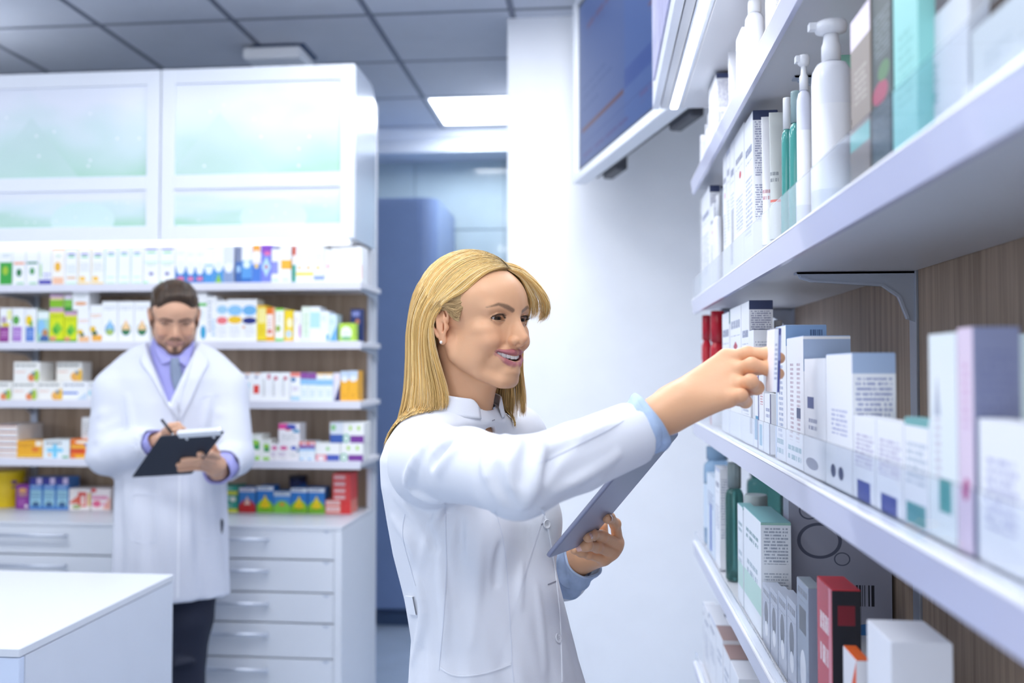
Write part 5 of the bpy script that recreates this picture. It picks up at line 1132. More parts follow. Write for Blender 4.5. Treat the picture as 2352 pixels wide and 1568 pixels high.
    if open_mouth: mix(((W[:, 1] < 3.2) & (abs(V[:, 2]-np.interp(W[:, 1], [0, .9, 2.2, 3.3], [-6.38, -6.28, -5.9, -5.14])) < np.interp(W[:, 1], [0, 2.2, 3.3], [.75, .6, .22])) & (V[:, 0] < 9.0-.32*W[:, 1]) & (V[:, 2] < -5.0) & (V[:, 2] > -7.6) & (V[:, 0] > 5.5) & (V[:, 0] < np.interp(W[:, 1], [0, .9, 2.2, 3.3], [g_[0] for g_ in gap[::-1]])-.62) & (du > .40) & (dl > .46))*1.0, (.10, .03, .03))
    # brows, lash lines
    br = [(8.4, 1.25, 1.25), (8.2, 2.4, 1.75), (7.4, 3.9, 2.15), (6.3, 5.4, 1.65)] if not male else [(8.5, 1.1, 1.35), (8.2, 2.4, 1.65), (7.4, 3.8, 1.7), (6.4, 4.9, 1.1)]
    W2 = W.copy(); W2[:, 0] = 0; br0 = [(0, p[1], p[2]) for p in br]; db = polydist(W2, br0); bw = np.interp(W[:, 1], [1.2, 2.6, 3.9, 5.3], [.30, .34, .22, .05] if not male else [.42, .45, .4, .15])
    mix(.85*np.clip((bw-db+.12)/.22, 0, 1)*(V[:, 0] > 5), (.16, .095, .06) if not male else (.07, .04, .025))
    for q, a in (([(exr+1.3, ey-1.35, .12), (exr+1.5, ey-.4, .5), (exr+1.3, ey+.7, .44), (exr+.75, ey+1.5, .0)], .95), ([(exr+1.25, ey-1.2, -.3), (exr+1.3, ey, -.5), (exr+1.0, ey+.9, -.4)], .5)):
        mix(a*np.clip((.22-polydist(W, q))/.1, 0, 1), (.02, .012, .01))
    for s in (-1, 1): mix(.30*gs(V, (8.3, s*3.3, .95), (1, 1.4, .3)), sk*(.75, .62, .6))
    if male:
        # short beard and moustache
        b = np.zeros(len(V))
        jaw = polydist(W, [(0, 6.2, -2.5), (.8, 5.9, -6), (4.4, 4.4, -8.8), (7.6, 1.8, -10.2), (8.2, 0, -10.2)])
        b = np.maximum(b, np.clip((2.1-jaw)/1.2, 0, 1)); ms = polydist(W, [(9.4, 0, -5.0), (8.8, 1.5, -5.3), (8.0, 2.9, -6.6), (7.6, 3.0, -8.2)]); b = np.maximum(b, np.clip((.75-ms)/.4, 0, 1))
        b = np.maximum(b, np.clip((1.1-polydist(W, [(9.0, 0, -8.1), (9.0, 0, -10.2)]))/.5, 0, 1))
        b *= 1-np.clip((.55-np.minimum(du, dl))/.15, 0, 1)
        mix(.86*b, (.07, .04, .028))
    head_mesh.front = gap[-1][0] if open_mouth else 0
    return V, F, C, exr, ey
skin_m = attr_mat('skin', .42, sss=.12, sssr=.006, bump=.12, bscale=260, spec=.4)
def eyeball(parent, mat4, exr, s, ey, gaze, iris=(.05, .03, .02)):
    """eyeball with iris and pupil built as rings round the gaze direction"""
    R = 1.22; g = Vector(gaze).normalized(); a = g.orthogonal().normalized(); b = g.cross(a)
    m = MB(); seg = 28; rings = [0, .16, .25, .27, .58, .66, .70, .8, 1.2, 1.6, 2.2, 3.14]; mi = [2, 2, 1, 1, 1, 3, 0, 0, 0, 0, 0]
    ct_ = Vector((exr, s*ey, 0)); vs = []
    for t in rings:
        for k in range(seg):
            an = 2*math.pi*k/seg; vs.append(mat4 @ (ct_+(g*math.cos(t)+(a*math.cos(an)+b*math.sin(an))*math.sin(t))*(R*(1.0+(.03 if t < .5 else 0)))))
    o = 0
    for j in range(len(rings)-1):
        fs = [(j*seg+k, j*seg+(k+1) % seg, (j+1)*seg+(k+1) % seg, (j+1)*seg+k) for k in range(seg)]
        if j == 0: m.add(vs, fs, mi[j], None, True)
        else:
            m.f += fs; m.m += [mi[j]]*seg; m.smooth += [True]*seg; m.uv += [[(0, 0)]*4]*seg
    return m.build('eye', [M('eye_white', (.72, .70, .70), .12, coat=.6), M('iris', iris, .3, spec=.2, coat=.15), M('pupil', (.004, .004, .004), .3, spec=.2, coat=.15), M('iris_rim', (.04, .03, .03), .15, coat=.8)], parent)
def nails(parent, items, mat):
    for (p, fw, up, r) in items:
        p, fw, up = Vector(p), Vector(fw).normalized(), Vector(up).normalized(); sd = fw.cross(up).normalized(); up = sd.cross(fw); m = MB(); vs = []
        for i in range(6):
            for j in range(7):
                a = (j/6-.5)*1.35; t = i/5; w = (1-.22*max(0, t-.7)/.3)*(1-.12*max(0, .3-t)/.3)
                vs.append(p+fw*((t-.48)*r*1.6)+sd*(math.sin(a)*r*w)+up*(math.cos(a*w)*r-r+.0005-(.0012 if i == 0 else 0)-(.0006 if i == 5 else 0)))
        fs = [(i*7+j, (i+1)*7+j, (i+1)*7+j+1, i*7+j+1) for i in range(5) for j in range(6)]
        m.add(vs, fs, 0, None, True); m.build('fingernail', mat, parent)
# ---------------------------------------------------------------- hair from guide curves
def catmull(P, t):
    n = len(P)-1; x = min(max(t, 0), .99999)*n; i = int(x); u = x-i
    g = lambda k: P[min(max(k, 0), n)]
    a, b, c, d = g(i-1), g(i), g(i+1), g(i+2)
    return .5*((2*b)+(c-a)*u+(2*a-5*b+4*c-d)*u*u+(3*b-a-3*c+d)*u**3)
def strands(guides, n, seed, push, width=.05, segs=22, jitter=.25, tip=.5, depth=.7, lenvar=.12, rootvar=0.0, clump=18, cols=None, rootdark=0.0, wv=.12):
    """strand prisms interpolated between guide curves (local cm); returns V, F, C"""
    rg = np.random.RandomState(seed); Gd = [np.array(g, float) for g in guides]; V = []; C = []; F = []; o = 0
    cl = rg.rand(clump)*(len(Gd)-1); cj = rg.randn(clump, 3)*jitter*1.6
    ts = np.linspace(0, 1, segs)
    for i in range(n):
        s = rg.rand()*(len(Gd)-1); j = int(min(s, len(Gd)-2)); u = s-j
        e = max(0.3, 1-abs(rg.randn())*lenvar); st = rg.rand()*rootvar; ph = rg.rand(3)*6.28; jt = rg.randn(3)*jitter; dp = rg.rand()**1.3*depth
        k = int(np.argmin(abs(cl-s))); jt2 = cj[k]+(cl[k]-s)*0
        c0 = cols[min(len(cols)-1, int(rg.rand()*len(cols)))]*(.88+.24*rg.rand())
        P = np.array([catmull(Gd[j], st+t*(e-st))*(1-u)+catmull(Gd[j+1], st+t*(e-st))*u for t in ts])
        w = np.clip(ts*2.2, .15, 1)[:, None]
        P = P+jt*w*(.5+.8*ts[:, None]**2*tip)+jt2*w*.4+wv*np.sin(ts[:, None]*5+ph)*ts[:, None]
        P = push(P, dp)
        T = np.gradient(P, axis=0); T /= np.linalg.norm(T, axis=1)[:, None]+1e-9
        N = P-np.array([-1.5, 0, 1.0]); N -= (N*T).sum(1)[:, None]*T; N /= np.linalg.norm(N, axis=1)[:, None]+1e-9; B = np.cross(T, N)
        r = (width*(.8+.4*rg.rand())*np.interp(ts, [0, .06, .75, 1], [.7, 1, 1, .15]))[:, None]
        ring = np.stack([P+N*r*.55, P-N*r*.3+B*r, P-N*r*.3-B*r], 1).reshape(-1, 3)
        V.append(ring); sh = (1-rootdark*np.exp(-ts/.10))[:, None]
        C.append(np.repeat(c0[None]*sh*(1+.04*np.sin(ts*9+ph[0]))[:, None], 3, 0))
        b = np.arange(segs-1)[:, None]*3; q = []
        for a, c in ((0, 1), (1, 2), (2, 0)): q.append(np.concatenate([b+a, b+c, b+3+c, b+3+a], 1))
        F.append(np.concatenate(q)+o); o += segs*3
    return np.concatenate(V), np.concatenate(F), np.concatenate(C)
def push_skull(c=(-1.0, 0, 3.0), r=(8.7, 7.2, 7.9), c2=(1.6, 0, 2.6), r2=(7.6, 6.4, 6.4), zmin=-3):
    def f(P, off):
        P = P.copy()
        for cc, rr in ((c, r), (c2, r2)):
            R = np.array(rr)+.35+off; q = (P-np.array(cc))/R; k = np.linalg.norm(q, axis=1); m = (k < 1) & (P[:, 2] > zmin)
            P[m] = (np.array(cc)+(q[m]/k[m][:, None])*R)
        return P
    return f

def teeth(parent, m4, XT=8.75, z_top=-5.3):
    """upper row: twelve separate teeth, each a small rounded crown, joined as one part of stuff-free mesh per tooth"""
    ws = [.42, .34, .36, .30, .28]
    tm = M('tooth_enamel', (.86, .84, .82), .2, coat=.4, sss=.1, sssr=.002)
    root = None
    for s in (-1, 1):
        y = 0
        for i, w_ in enumerate(ws):
            y += w_; yy = y*.96; x = XT-.20*yy**2; dx = -.40*yy; y += w_
            hh = [1.2, 1.12, 1.1, .9, .7][i]; zt = z_top+.045*yy**1.6; an = math.atan2(-dx*1.0, 1.0); q_ = math.sqrt(1+dx*dx*.8)
            m = MB(); m.lathe([(w_*.72, -hh), (w_*1.0*q_, -hh+.12), (w_*1.07*q_, -hh*.5), (w_*.85*q_, 0)], 16, sy=1.0, sx=.55, power=3.2)
            R = Matrix.Rotation(s*an, 4, 'Z')
            m.v = [tuple(m4 @ (Vector((x, s*yy, zt))+R @ Vector(p))) for p in m.v]
            m.build('tooth', tm, parent)
def lashes(parent, m4, exr, ey, name='eyelashes', n=34, ln=.75):
    m = MB()
    for s in (-1, 1):
        P = [np.array(p) for p in ((exr+1.2, ey-1.35, .22), (exr+1.42, ey-.4, .55), (exr+1.25, ey+.7, .50), (exr+.72, ey+1.5, .02))]
        for i in range(n):
            t = (i+.5)/n; p = catmull(P, t); o = np.array([.9, (t-.4)*1.1, .1+.0*t]); o /= np.linalg.norm(o); L = ln*(.55+.55*t)
            q = [p+o*L*k+np.array([0, 0, .42*L*k*k-.05*k]) for k in (0, .35, .7, 1)]
            q = [(a[0], s*a[1], a[2]) for a in q]
            m.tube([m4 @ Vector(a) for a in q], [.00028, .00024, .00015, .00005], 3)
    o = m.build(name, M('lash_dark', (.012, .009, .008), .6), parent); o['kind'] = 'stuff'; return o
# ================================================================ the woman
woman = empty('person', (-.235, 1.54, 0), 0, 'woman with long blond hair in a white coat reaching for a box', 'person')
HO = atY(1088, 736, 1.50)
vd = Vector((HO.x, HO.y, 0)).normalized()
ang = math.atan2(-vd.y, -vd.x)+math.radians(50)
HF = Vector((math.cos(ang), math.sin(ang), 0))
winv = Matrix.Translation(-woman.location)
Hm = winv @ frame(HO, HF, scale=.01)
V, F, C, exr, ey = head_mesh(False)
headVF = (np_xf(V, Hm), F, C)
for s in (-1, 1): eyeball(woman, Hm, exr, s, ey, (.97, -.12, -.13))
lashes(woman, Hm, exr, ey); teeth(woman, Hm, head_mesh.front-.62)
MB().lathe([(.0004, -.0026), (.0018, -.002), (.0026, 0), (.0018, .002), (.0004, .0026)], 16).build('pearl_earring', M('pearl', (.85, .80, .74), .15, coat=.8), woman, Hm @ Vector((-.25, -7.75, -3.75)))
# ---- body: hands and arms, grown in metres and joined with the head into one mesh
def vv(p): return np.array(p, float)
def PX(u, v, y): return vv(atY(u, v, y))
def finger(f, pts, r0, r1, k=.002):
    n = len(pts); f.chain(pts, [r0+(r1-r0)*i/(n-1) for i in range(n)], k)
def hand_field(lo, hi, res, fingers, palm, k=.009, extra=()):
    """fingers stay apart from each other and melt only into the palm"""
    f = Field(lo, hi, res); g = Field(lo, hi, res)
    for p, r0, r1 in fingers:
        t = Field(lo, hi, res); finger(t, p, r0, r1, .004)
        # knuckle swellings
        for j, q in enumerate(p[1:-1]): t.ell(q, (r0*1.04,)*3, .004)
        g.d = smin(g.d, t.d, .0012)
    for a, b, ra, rb in palm: f.cap(a, b, ra, rb, .016)
    f.d = smin(f.d, g.d, k)
    for e in extra: e(f)
    V, F = f.mesh(); V = smooth_v(V, F, 1, .4); return V, F
skin_c = np.array((.72, .405, .235)); skin_d = np.array((.60, .31, .18))
# right arm and hand, reaching for the shelf
S_ = PX(978, 1056, 1.345); E_ = PX(1190, 1099, 1.10); Wc = PX(1440, 1000, 1.215); Wr = PX(1508, 962, 1.235)
HYr = 1.262
i_m, m_m, r_m, p_m = PX(1668, 822, 1.285), PX(1684, 850, 1.270), PX(1690, 884, 1.255), PX(1674, 916, 1.243)
i_t, m_t, r_t, p_t = PX(1766, 813, 1.262), PX(1764, 846, 1.257), PX(1738, 890, 1.262), PX(1712, 922, 1.262)
Rf = [([i_m, PX(1716, 812, 1.268), i_t, PX(1790, 822, 1.268)], .0098, .0080),
      ([m_m, PX(1726, 838, 1.247), m_t, PX(1788, 858, 1.262)], .0100, .0080),
      ([r_m, PX(1724, 876, 1.234), r_t, PX(1716, 898, 1.285)], .0096, .0080),
      ([p_m, PX(1702, 908, 1.230), p_t, PX(1692, 920, 1.285)], .0088, .0074),
      ([PX(1560, 905, 1.300), PX(1640, 870, 1.325), PX(1712, 850, 1.325), PX(1775, 842, 1.305)], .0125, .0090)]
wl = Wr+(PX(1440, 1000, 1.215)-Wr)*.0
Rp = [(PX(1440, 1000, 1.215), PX(1520, 952, 1.240), .028, .0250), (PX(1520, 952, 1.240), PX(1560, 925, 1.250), .0250, .0245),
      (PX(1545, 920, 1.262), i_m, .0195, .0128), (PX(1545, 930, 1.255), m_m, .0205, .0128), (PX(1545, 940, 1.250), r_m, .0205, .0124), (PX(1545, 950, 1.246), p_m, .0195, .0110),
      (PX(1600, 905, 1.268), PX(1650, 880, 1.272), .0180, .0150)]
allp = np.array([p for q in Rf for p in q[0]]+[p for q in Rp for p in q[:2]]); lo, hi = allp.min(0)-.036, allp.max(0)+.036
V, F = hand_field(lo, hi, .0017, Rf, Rp, .008)
C = np.tile(skin_c, (len(V), 1))
for q in Rf[:4]:
    for pp in (q[0][0], q[0][1]): w_ = np.exp(-((V-pp)**2).sum(1)/(2*.009**2))[:, None]*.35; C = C*(1-w_)+skin_c*(1.0, .78, .72)*w_
rhand = (V+np.array(winv.translation), F, C)
# tablet held in the left hand
Lx = Vector((.58, -.32, .75)).normalized(); Sx = Vector((.35, .92, .12)); Sx = (Sx-Lx*Sx.dot(Lx)).normalized()
A0 = atY(1254, 1281, 1.38)
# refine the two directions so that the far long edge runs along the sight lines seen in the photograph
B0 = atY(1346, 1246, 1.38+.148); Sx = (B0-A0).normalized(); D0 = atY(1532, 1006, 1.44)
Lx = (D0-B0); Lx = (Lx-Sx*Lx.dot(Sx)).normalized()
Nb = Sx.cross(Lx);                                       # normal of the back
if Nb.y > 0: Nb = -Nb
tw, tl, tt = .160, .245, .0065
tab = empty('tablet', A0+Sx*tw/2+Lx*tl/2, 0, 'grey tablet computer seen from behind, held in the left hand of the woman', 'tablet')
tab.rotation_euler = Matrix((( Sx.x, Lx.x, Sx.cross(Lx).x), (Sx.y, Lx.y, Sx.cross(Lx).y), (Sx.z, Lx.z, Sx.cross(Lx).z))).to_euler()
bs = 1 if Sx.cross(Lx).dot(Nb) > 0 else -1
def rrect(w_, h_, r, n=6):
    pts = []
    for cx, cy, a0 in ((w_/2-r, h_/2-r, 0), (-w_/2+r, h_/2-r, 90), (-w_/2+r, -h_/2+r, 180), (w_/2-r, -h_/2+r, 270)):
        for k in range(n+1): a = math.radians(a0+90*k/n); pts.append((cx+r*math.cos(a), cy+r*math.sin(a)))
    return pts
tm_ = MB(); rings = [(0, -tt/2*bs), (0, tt*.0), (.0006, tt*.28*bs), (.0020, tt*.44*bs), (.0042, tt/2*bs)]; vs = []; n_ = None
for ins_, z in rings:
    pr = rrect(tw-2*ins_, tl-2*ins_, .011-min(ins_, .004)); n_ = len(pr); vs += [(p[0], p[1], z) for p in pr]
fs = [(j*n_+k, j*n_+(k+1) % n_, (j+1)*n_+(k+1) % n_, (j+1)*n_+k) for j in range(len(rings)-1) for k in range(n_)]
tm_.add(vs, fs, 0, None, True); tm_.add(vs[-n_:], [tuple(range(n_))], 0); tm_.add(vs[:n_], [tuple(range(n_))], 0)
tm_.build('back_shell', M('anodised_grey_violet', (.29, .30, .40), .38, metal=.55, bump=.05, bscale=2500), tab)
MB().prism(rrect(tw-.004, tl-.004, .009), 'z', -tt/2*bs-.0006*bs, -tt/2*bs).build('glass_front', M('tablet_glass', (.01, .01, .015), .08), tab)
# left hand
nb = vv(Nb); 
def onT(u, v, off=0.0):                                  # sight line met with the back plane of the tablet, lifted off it
    d = ray(u, v); t = (A0-_C).dot(Nb)/d.dot(Nb); return vv(_C+d*t)+nb*off
fr = .0086
L_if = [PX(1419, 1243, 1.575), PX(1413, 1203, 1.545), PX(1400, 1189, 1.520), onT(1387, 1183, fr*.9)]
L_mf = [PX(1419, 1250, 1.560), PX(1383, 1231, 1.520), PX(1360, 1227, 1.490), onT(1342, 1226, fr*.9)]
L_rf = [PX(1408, 1268, 1.555), PX(1371, 1256, 1.515), PX(1348, 1252, 1.485), onT(1330, 1248, fr*.9)]
L_pf = [PX(1388, 1284, 1.550), PX(1352, 1272, 1.530), PX(1335, 1267, 1.520), PX(1320, 1263, 1.510)]
Lf = [(L_if, .0094, .0078), (L_mf, .0096, .0080), (L_rf, .0094, .0078), (L_pf, .0086, .0072),
      ([PX(1370, 1275, 1.615), PX(1385, 1235, 1.625), PX(1385, 1205, 1.612)], .0115, .0085)]
Lw = PX(1325, 1290, 1.60)
Lp = [(PX(1300, 1330, 1.62), Lw, .024, .0215), (Lw, PX(1350, 1275, 1.595), .0215, .021), (PX(1345, 1270, 1.597), PX(1413, 1246, 1.580), .0175, .0115),
      (PX(1345, 1275, 1.592), PX(1414, 1254, 1.568), .018, .0118), (PX(1345, 1279, 1.588), PX(1403, 1270, 1.560), .018, .0115), (PX(1342, 1282, 1.585), PX(1384, 1284, 1.556), .0165, .0105)]
allp = np.array([p for q in Lf for p in q[0]]+[p for q in Lp for p in q[:2]]); lo, hi = allp.min(0)-.034, allp.max(0)+.034
V, F = hand_field(lo, hi, .0016, Lf, Lp, .007)
C = np.tile(skin_c*.95, (len(V), 1))
for q in Lf[:4]:
    for pp in (q[0][0], q[0][1]): w_ = np.exp(-((V-pp)**2).sum(1)/(2*.008**2))[:, None]*.4; C = C*(1-w_)+skin_c*(.85, .68, .64)*w_
lhand = (V+np.array(winv.translation), F, C)
nail_m = M('nail_pink', (.74, .46, .40), .22, coat=.5)
wt_ = np.array(winv.translation)
nl = []
for q in Lf[:3]:
    tip, dip = q[0][-1], q[0][-2]; fw = tip-dip; fw /= np.linalg.norm(fw); upv = nb*.25+vv((0, -1, 0))*.9+vv((0, 0, .35)); upv -= fw*(upv @ fw); upv /= np.linalg.norm(upv)
    nl.append((tip+fw*.0015+upv*(q[2]+.0001)+wt_, fw, upv, q[2]))
nails(woman, nl, nail_m)
# torso, arms, legs beneath the clothes (coarse) -- same mesh
tang = math.atan2(-vd.y, -vd.x)+math.radians(50)
TF = Vector((math.cos(tang), math.sin(tang), 0)); TL = Vector((0, 0, 1)).cross(TF)
NB = HO-HF*.036+Vector((0, 0, -.165))                     # base of the neck
def tl_(x, y, z): return vv(NB+TF*x+TL*y+Vector((0, 0, z)))  # torso-local metres
LS = tl_(-.005, .155, -.045); LE = PX(1180, 1330, 1.72)
fb = Field((-.62, 1.0, 0.0), (.2, 1.9, 1.48), .011)
fb.chain([tl_(0, 0, .03), tl_(-.005, 0, -.06), tl_(.02, 0, -.2), tl_(.045, 0, -.36), tl_(.055, 0, -.5)], [.052, .075, .10, .085, .10], .06)
fb.chain([tl_(-.005, -.06, -.05), vv(S_)], [.05, .045], .04); fb.chain([tl_(-.005, .06, -.05), LS], [.05, .045], .04)
fb.chain([vv(S_), E_, Wc+(0, 0, 0)], [.042, .033, .026], .02); fb.chain([LS, LE, PX(1300, 1330, 1.62)], [.042, .033, .024], .02)
for s in (-1, 1): fb.chain([tl_(.055, s*.08, -.52), tl_(.06, s*.085, -.95), tl_(.04, s*.09, 0.06-NB.z)], [.085, .055, .038], .03)
V, F = fb.mesh(); V = V+wt_
tors = (V, F, np.tile(skin_c, (len(V), 1)))
body_w = np_mesh('body', *[x for x in (lambda j: (j[0], j[1]))(joinVF(headVF, rhand, lhand, tors))], skin_m, woman, joinVF(headVF, rhand, lhand, tors)[2])

# ---- white coat as one smooth cloth volume
RES = .0042
cf = Field((-.52, .98, .52), (.14, 1.86, 1.46), RES)
zc = lambda dz: NB.z+dz
prof = [  # z offset, centre forward, half depth (fwd), half width (side)
 (.034, -.004, .064, .064), (.018, -.002, .072, .078), (-.00, -.002, .080, .102), (-.035, -.014, .080, .130), (-.06, -.010, .088, .146), (-.10, .006, .100, .154), (-.16, .024, .112, .150), (-.21, .036, .118, .144), (-.28, .058, .119, .138),
 (-.34, .075, .121, .137), (-.40, .084, .130, .147), (-.47, .090, .143, .164), (-.56, .094, .156, .182), (-.70, .095, .166, .192), (-.84, .095, .172, .20)]
pz = np.array([NB.z+p[0] for p in prof][::-1]); pc = np.array([p[1] for p in prof][::-1]); pd = np.array([p[2] for p in prof][::-1]); pw_ = np.array([p[3] for p in prof][::-1])
def torso_fn(X, Y, Z):
    z = Z.ravel(); c, dd, ww = [np.interp(z, pz, a)[None, None, :] for a in (pc, pd, pw_)]
    x = (X-NB.x)*TF.x+(Y-NB.y)*TF.y; y = (X-NB.x)*TL.x+(Y-NB.y)*TL.y
    k = np.sqrt(((x-c)/dd)**2+(y/ww)**2)+1e-6
    an = np.arctan2(y/ww, (x-c)/dd)
    low = np.clip((NB.z-.24-Z)/.25, 0, 1)
    fold = .0026*np.sin(an*11+2.2*np.sin(Z*9))*low+.0016*np.sin(an*23+Z*14)*low
    d = (k-1)*np.minimum(dd, ww)*.92-fold
    top = Z-(NB.z+.028); bot = (NB.z-.84)-Z
    return np.maximum(np.maximum(d, top), bot)
cf.func(torso_fn)
# bust
for s in (-1, 1): cf.ell(tl_(.100, s*.066, -.165), (.055, .060, .065), .04)
# shoulders, sleeves
up_ = vv((0, 0, 1))
cf.chain([tl_(-.010, -.06, -.045), vv(S_)+(.004, .0, -.006)], [.046, .055], .03)
cf.chain([tl_(-.015, .075, -.045), LS+(0, 0, 0)], [.058, .060], .035)
Cs = PX(1447, 998, 1.222)
m1 = S_*.5+E_*.5+vv((0, 0, .004))
cf.chain([vv(S_)+(.010, 0, -.006), m1, E_], [.058, .0505, .0455], .03)
cf.chain([E_, E_*.5+Cs*.5+vv((0, 0, -.002)), Cs], [.0455, .0445, .0430], .02)
cf.chain([LS, LE, PX(1296, 1322, 1.645)], [.060, .052, .044], .03)
# folds on the right sleeve and round the armpit: soft ridges and valleys
def fold(pts, r, k, op='add'): cf.chain([vv(p) for p in pts], r, k, op)
ysurf = {}
def ray_field(u, v, y0=.99, y1=1.9, n=900):
    """first crossing of a sight line with the coat volume"""
    d = ray(u, v); ys = np.linspace(y0, y1, n); P = np.array(_C)[None]+np.array(d)[None]*(ys/d.y)[:, None]
    I = ((P-cf.lo)/RES).round().astype(int); ok = ((I >= 0) & (I < np.array(cf.n))).all(1)
    val = np.full(n, 1.); val[ok] = cf.d[I[ok, 0], I[ok, 1], I[ok, 2]]; w_ = np.where(val < 0)[0]
    return P[w_[0]] if len(w_) else None
def sfold(px_, r, k, op, sink):
    pts = [ray_field(u, v) for u, v in px_]; pts = [p for p in pts if p is not None]
    if len(pts) < 2: return
    best = []; cur = [pts[0]]
    for a_, b_ in zip(pts[:-1], pts[1:]):
        if abs(b_[1]-a_[1]) > .045: best = max(best, cur, key=len); cur = [b_]
        else: cur.append(b_)
    pts = max(best, cur, key=len)
    if len(pts) < 2: return
    q_ = np.array(pts); pts = [catmull(q_, i/7) for i in range(8)]
    dd = np.array(_F); pts = [p+dd*sink for p in pts]
    n = len(pts); rr = [r*(.45+.55*math.sin(math.pi*(i+.35)/(n-.3))) for i in range(n)]
    cf.chain(pts, rr, k, op)
for px_, r, sink in [
   ([(1190,1012),(1165,1040),(1160,1075),(1172,1120),(1195,1160)], .012, .006), ([(1160,1005),(1130,1030),(1118,1060),(1125,1100),(1150,1150)], .010, .006),
   ([(1235,1010),(1240,1060),(1225,1120),(1205,1160)], .009, .004), ([(1060,960),(1010,1000),(960,1060),(935,1110)], .012, .008),
   ([(1120,985),(1060,1030),(1010,1085),(985,1135)], .010, .006), ([(950,1130),(1010,1150),(1080,1158),(1150,1168)], .010, .004),
   ([(1290,1030),(1350,1000),(1410,975)], .008, .004), ([(1270,1130),(1340,1095),(1420,1045)], .008, .004),
   ([(912,1140),(960,1185),(990,1230)], .009, .005), ([(905,1190),(940,1240),(955,1290)], .009, .005), ([(1010,1170),(985,1240),(965,1310)], .008, .004),
   ([(1105,1175),(1100,1260),(1095,1360),(1085,1480)], .008, .004), ([(1020,1200),(1015,1300),(1025,1420),(1020,1500)], .008, .004),
   ([(1200,1190),(1195,1300),(1190,1400)], .007, .004), ([(960,1330),(975,1420),(950,1520)], .009, .004), ([(1230,1350),(1240,1440),(1250,1540)], .007, .004)]:
    sfold(px_, r, .007, 'add', sink*.9)
for px_, r, sink in [
   ([(1176,1010),(1148,1040),(1138,1075),(1150,1125),(1175,1160)], .008, -.003), ([(1212,1020),(1205,1070),(1195,1110)], .006, -.002),
   ([(1145,1175),(1150,1250),(1140,1340)], .006, -.002), ([(940,1165),(975,1210),(1000,1260)], .006, -.002), ([(1090,975),(1035,1015),(985,1070)], .007, -.002),
   ([(1060,1190),(1055,1290),(1060,1390)], .006, -.002), ([(1320,1010),(1270,1050),(1255,1100)], .006, -.002)]:
    sfold(px_, r*1.2, .007, 'sub', sink)
# openings: sleeve mouths and neck
cd_ = vv(Cs)-vv(E_); cd_ /= np.linalg.norm(cd_)
cf.func(lambda X, Y, Z: -((X-Cs[0])*cd_[0]+(Y-Cs[1])*cd_[1]+(Z-Cs[2])*cd_[2]-.008), 0, 'sub', lo=Cs-.10, hi=Cs+.10)
cf.cap(Cs-cd_*.05, Cs+cd_*.06, .0335, .0355, 0, 'sub')
cf.cap(tl_(0, 0, -.05), tl_(.020, 0, .10), .045, .066, .006, 'sub')
cf.chain([tl_(.03, 0, -.01), tl_(.10, 0, -.05)], [.03, .006], .006, 'sub')
cf_hair = cf
V, F = cf.mesh(); V = smooth_v(V, F, 1, .5)
coat_m = M('white_coat_cotton', (.755, .775, .84), .75, sheen=.15, bump=.25, bscale=1400)
coat = np_mesh('coat', V+wt_, F, coat_m, woman)
from mathutils.bvhtree import BVHTree
cbvh = BVHTree.FromPolygons([tuple(v) for v in V], [tuple(f) for f in F])
def on_coat(u, v, bvh=cbvh):
    h = bvh.ray_cast(_C, ray(u, v).normalized())
    return (h[0], h[1]) if h[0] is not None else None
def sample_px(pts, n):
    P = [np.array((u, v, 0.)) for u, v in pts]; return [tuple(catmull(P, i/(n-1))[:2]) for i in range(n)]
def ribbon(name, pts, wd, mat, parent, th=.0008, n=40, bvh=cbvh, off=.0003, wt=None):
    """cloth strip laid on the coat along a line seen in the photograph"""
    H = [on_coat(u, v, bvh) for u, v in sample_px(pts, n)]; H = [h for h in H if h]
    m = MB(); vs = []
    for i, (p, nn) in enumerate(H):
        t = (H[min(i+1, len(H)-1)][0]-H[max(i-1, 0)][0]).normalized(); sd = t.cross(nn).normalized()
        for a, b in ((-.5, 0), (-.5, 1), (.5, 1), (.5, 0)): vs.append(p+sd*a*wd+nn*(off+b*th)+(winv.translation if wt is None else wt))
    fs = [(i*4+k, (i+1)*4+k, (i+1)*4+k+1, i*4+k+1) for i in range(len(H)-1) for k in range(3)]+[(i*4+3, (i+1)*4+3, (i+1)*4, i*4) for i in range(len(H)-1)]
    m.add(vs, fs, 0); return m.build(name, mat, parent)
seam_m = M('coat_seam', (.70, .73, .82), .8)
trim_m = M('coat_trim', (.82, .84, .90), .75, bump=.2, bscale=1400)
# placket edge, princess seams, armhole seam, hem of the pocket
ribbon('placket_edge', [(1245,1165),(1260,1220),(1271,1290),(1280,1360),(1287,1440),(1291,1566)], .0028, trim_m, coat, .0016)
ribbon('stitching', [(1137,1172),(1150,1215),(1162,1290),(1170,1400),(1176,1520),(1180,1566)], .0012, seam_m, coat, .0004)
ribbon('stitching', [(1022,1155),(1024,1230),(1025,1310),(1018,1430),(1008,1540)], .0012, seam_m, coat, .0004)
ribbon('stitching', [(930,1180),(925,1230),(945,1310),(955,1345)], .0012, seam_m, coat, .0004)
ribbon('sleeve_seam', [(1235,1065),(1290,1040),(1350,1010),(1400,985),(1432,965)], .0014, seam_m, coat, .0005)
ribbon('pocket', [(1012,1532),(1040,1548),(1080,1550),(1130,1540),(1173,1524)], .0026, trim_m, coat, .0016)
ribbon('half_belt', [(938,1388),(950,1389),(956,1390)], .028, trim_m, coat, .0035, n=8)
btn = M('button_white', (.80, .81, .86), .25, coat=.4); hole_m = M('buttonhole_dark', (.30, .30, .36), .8)
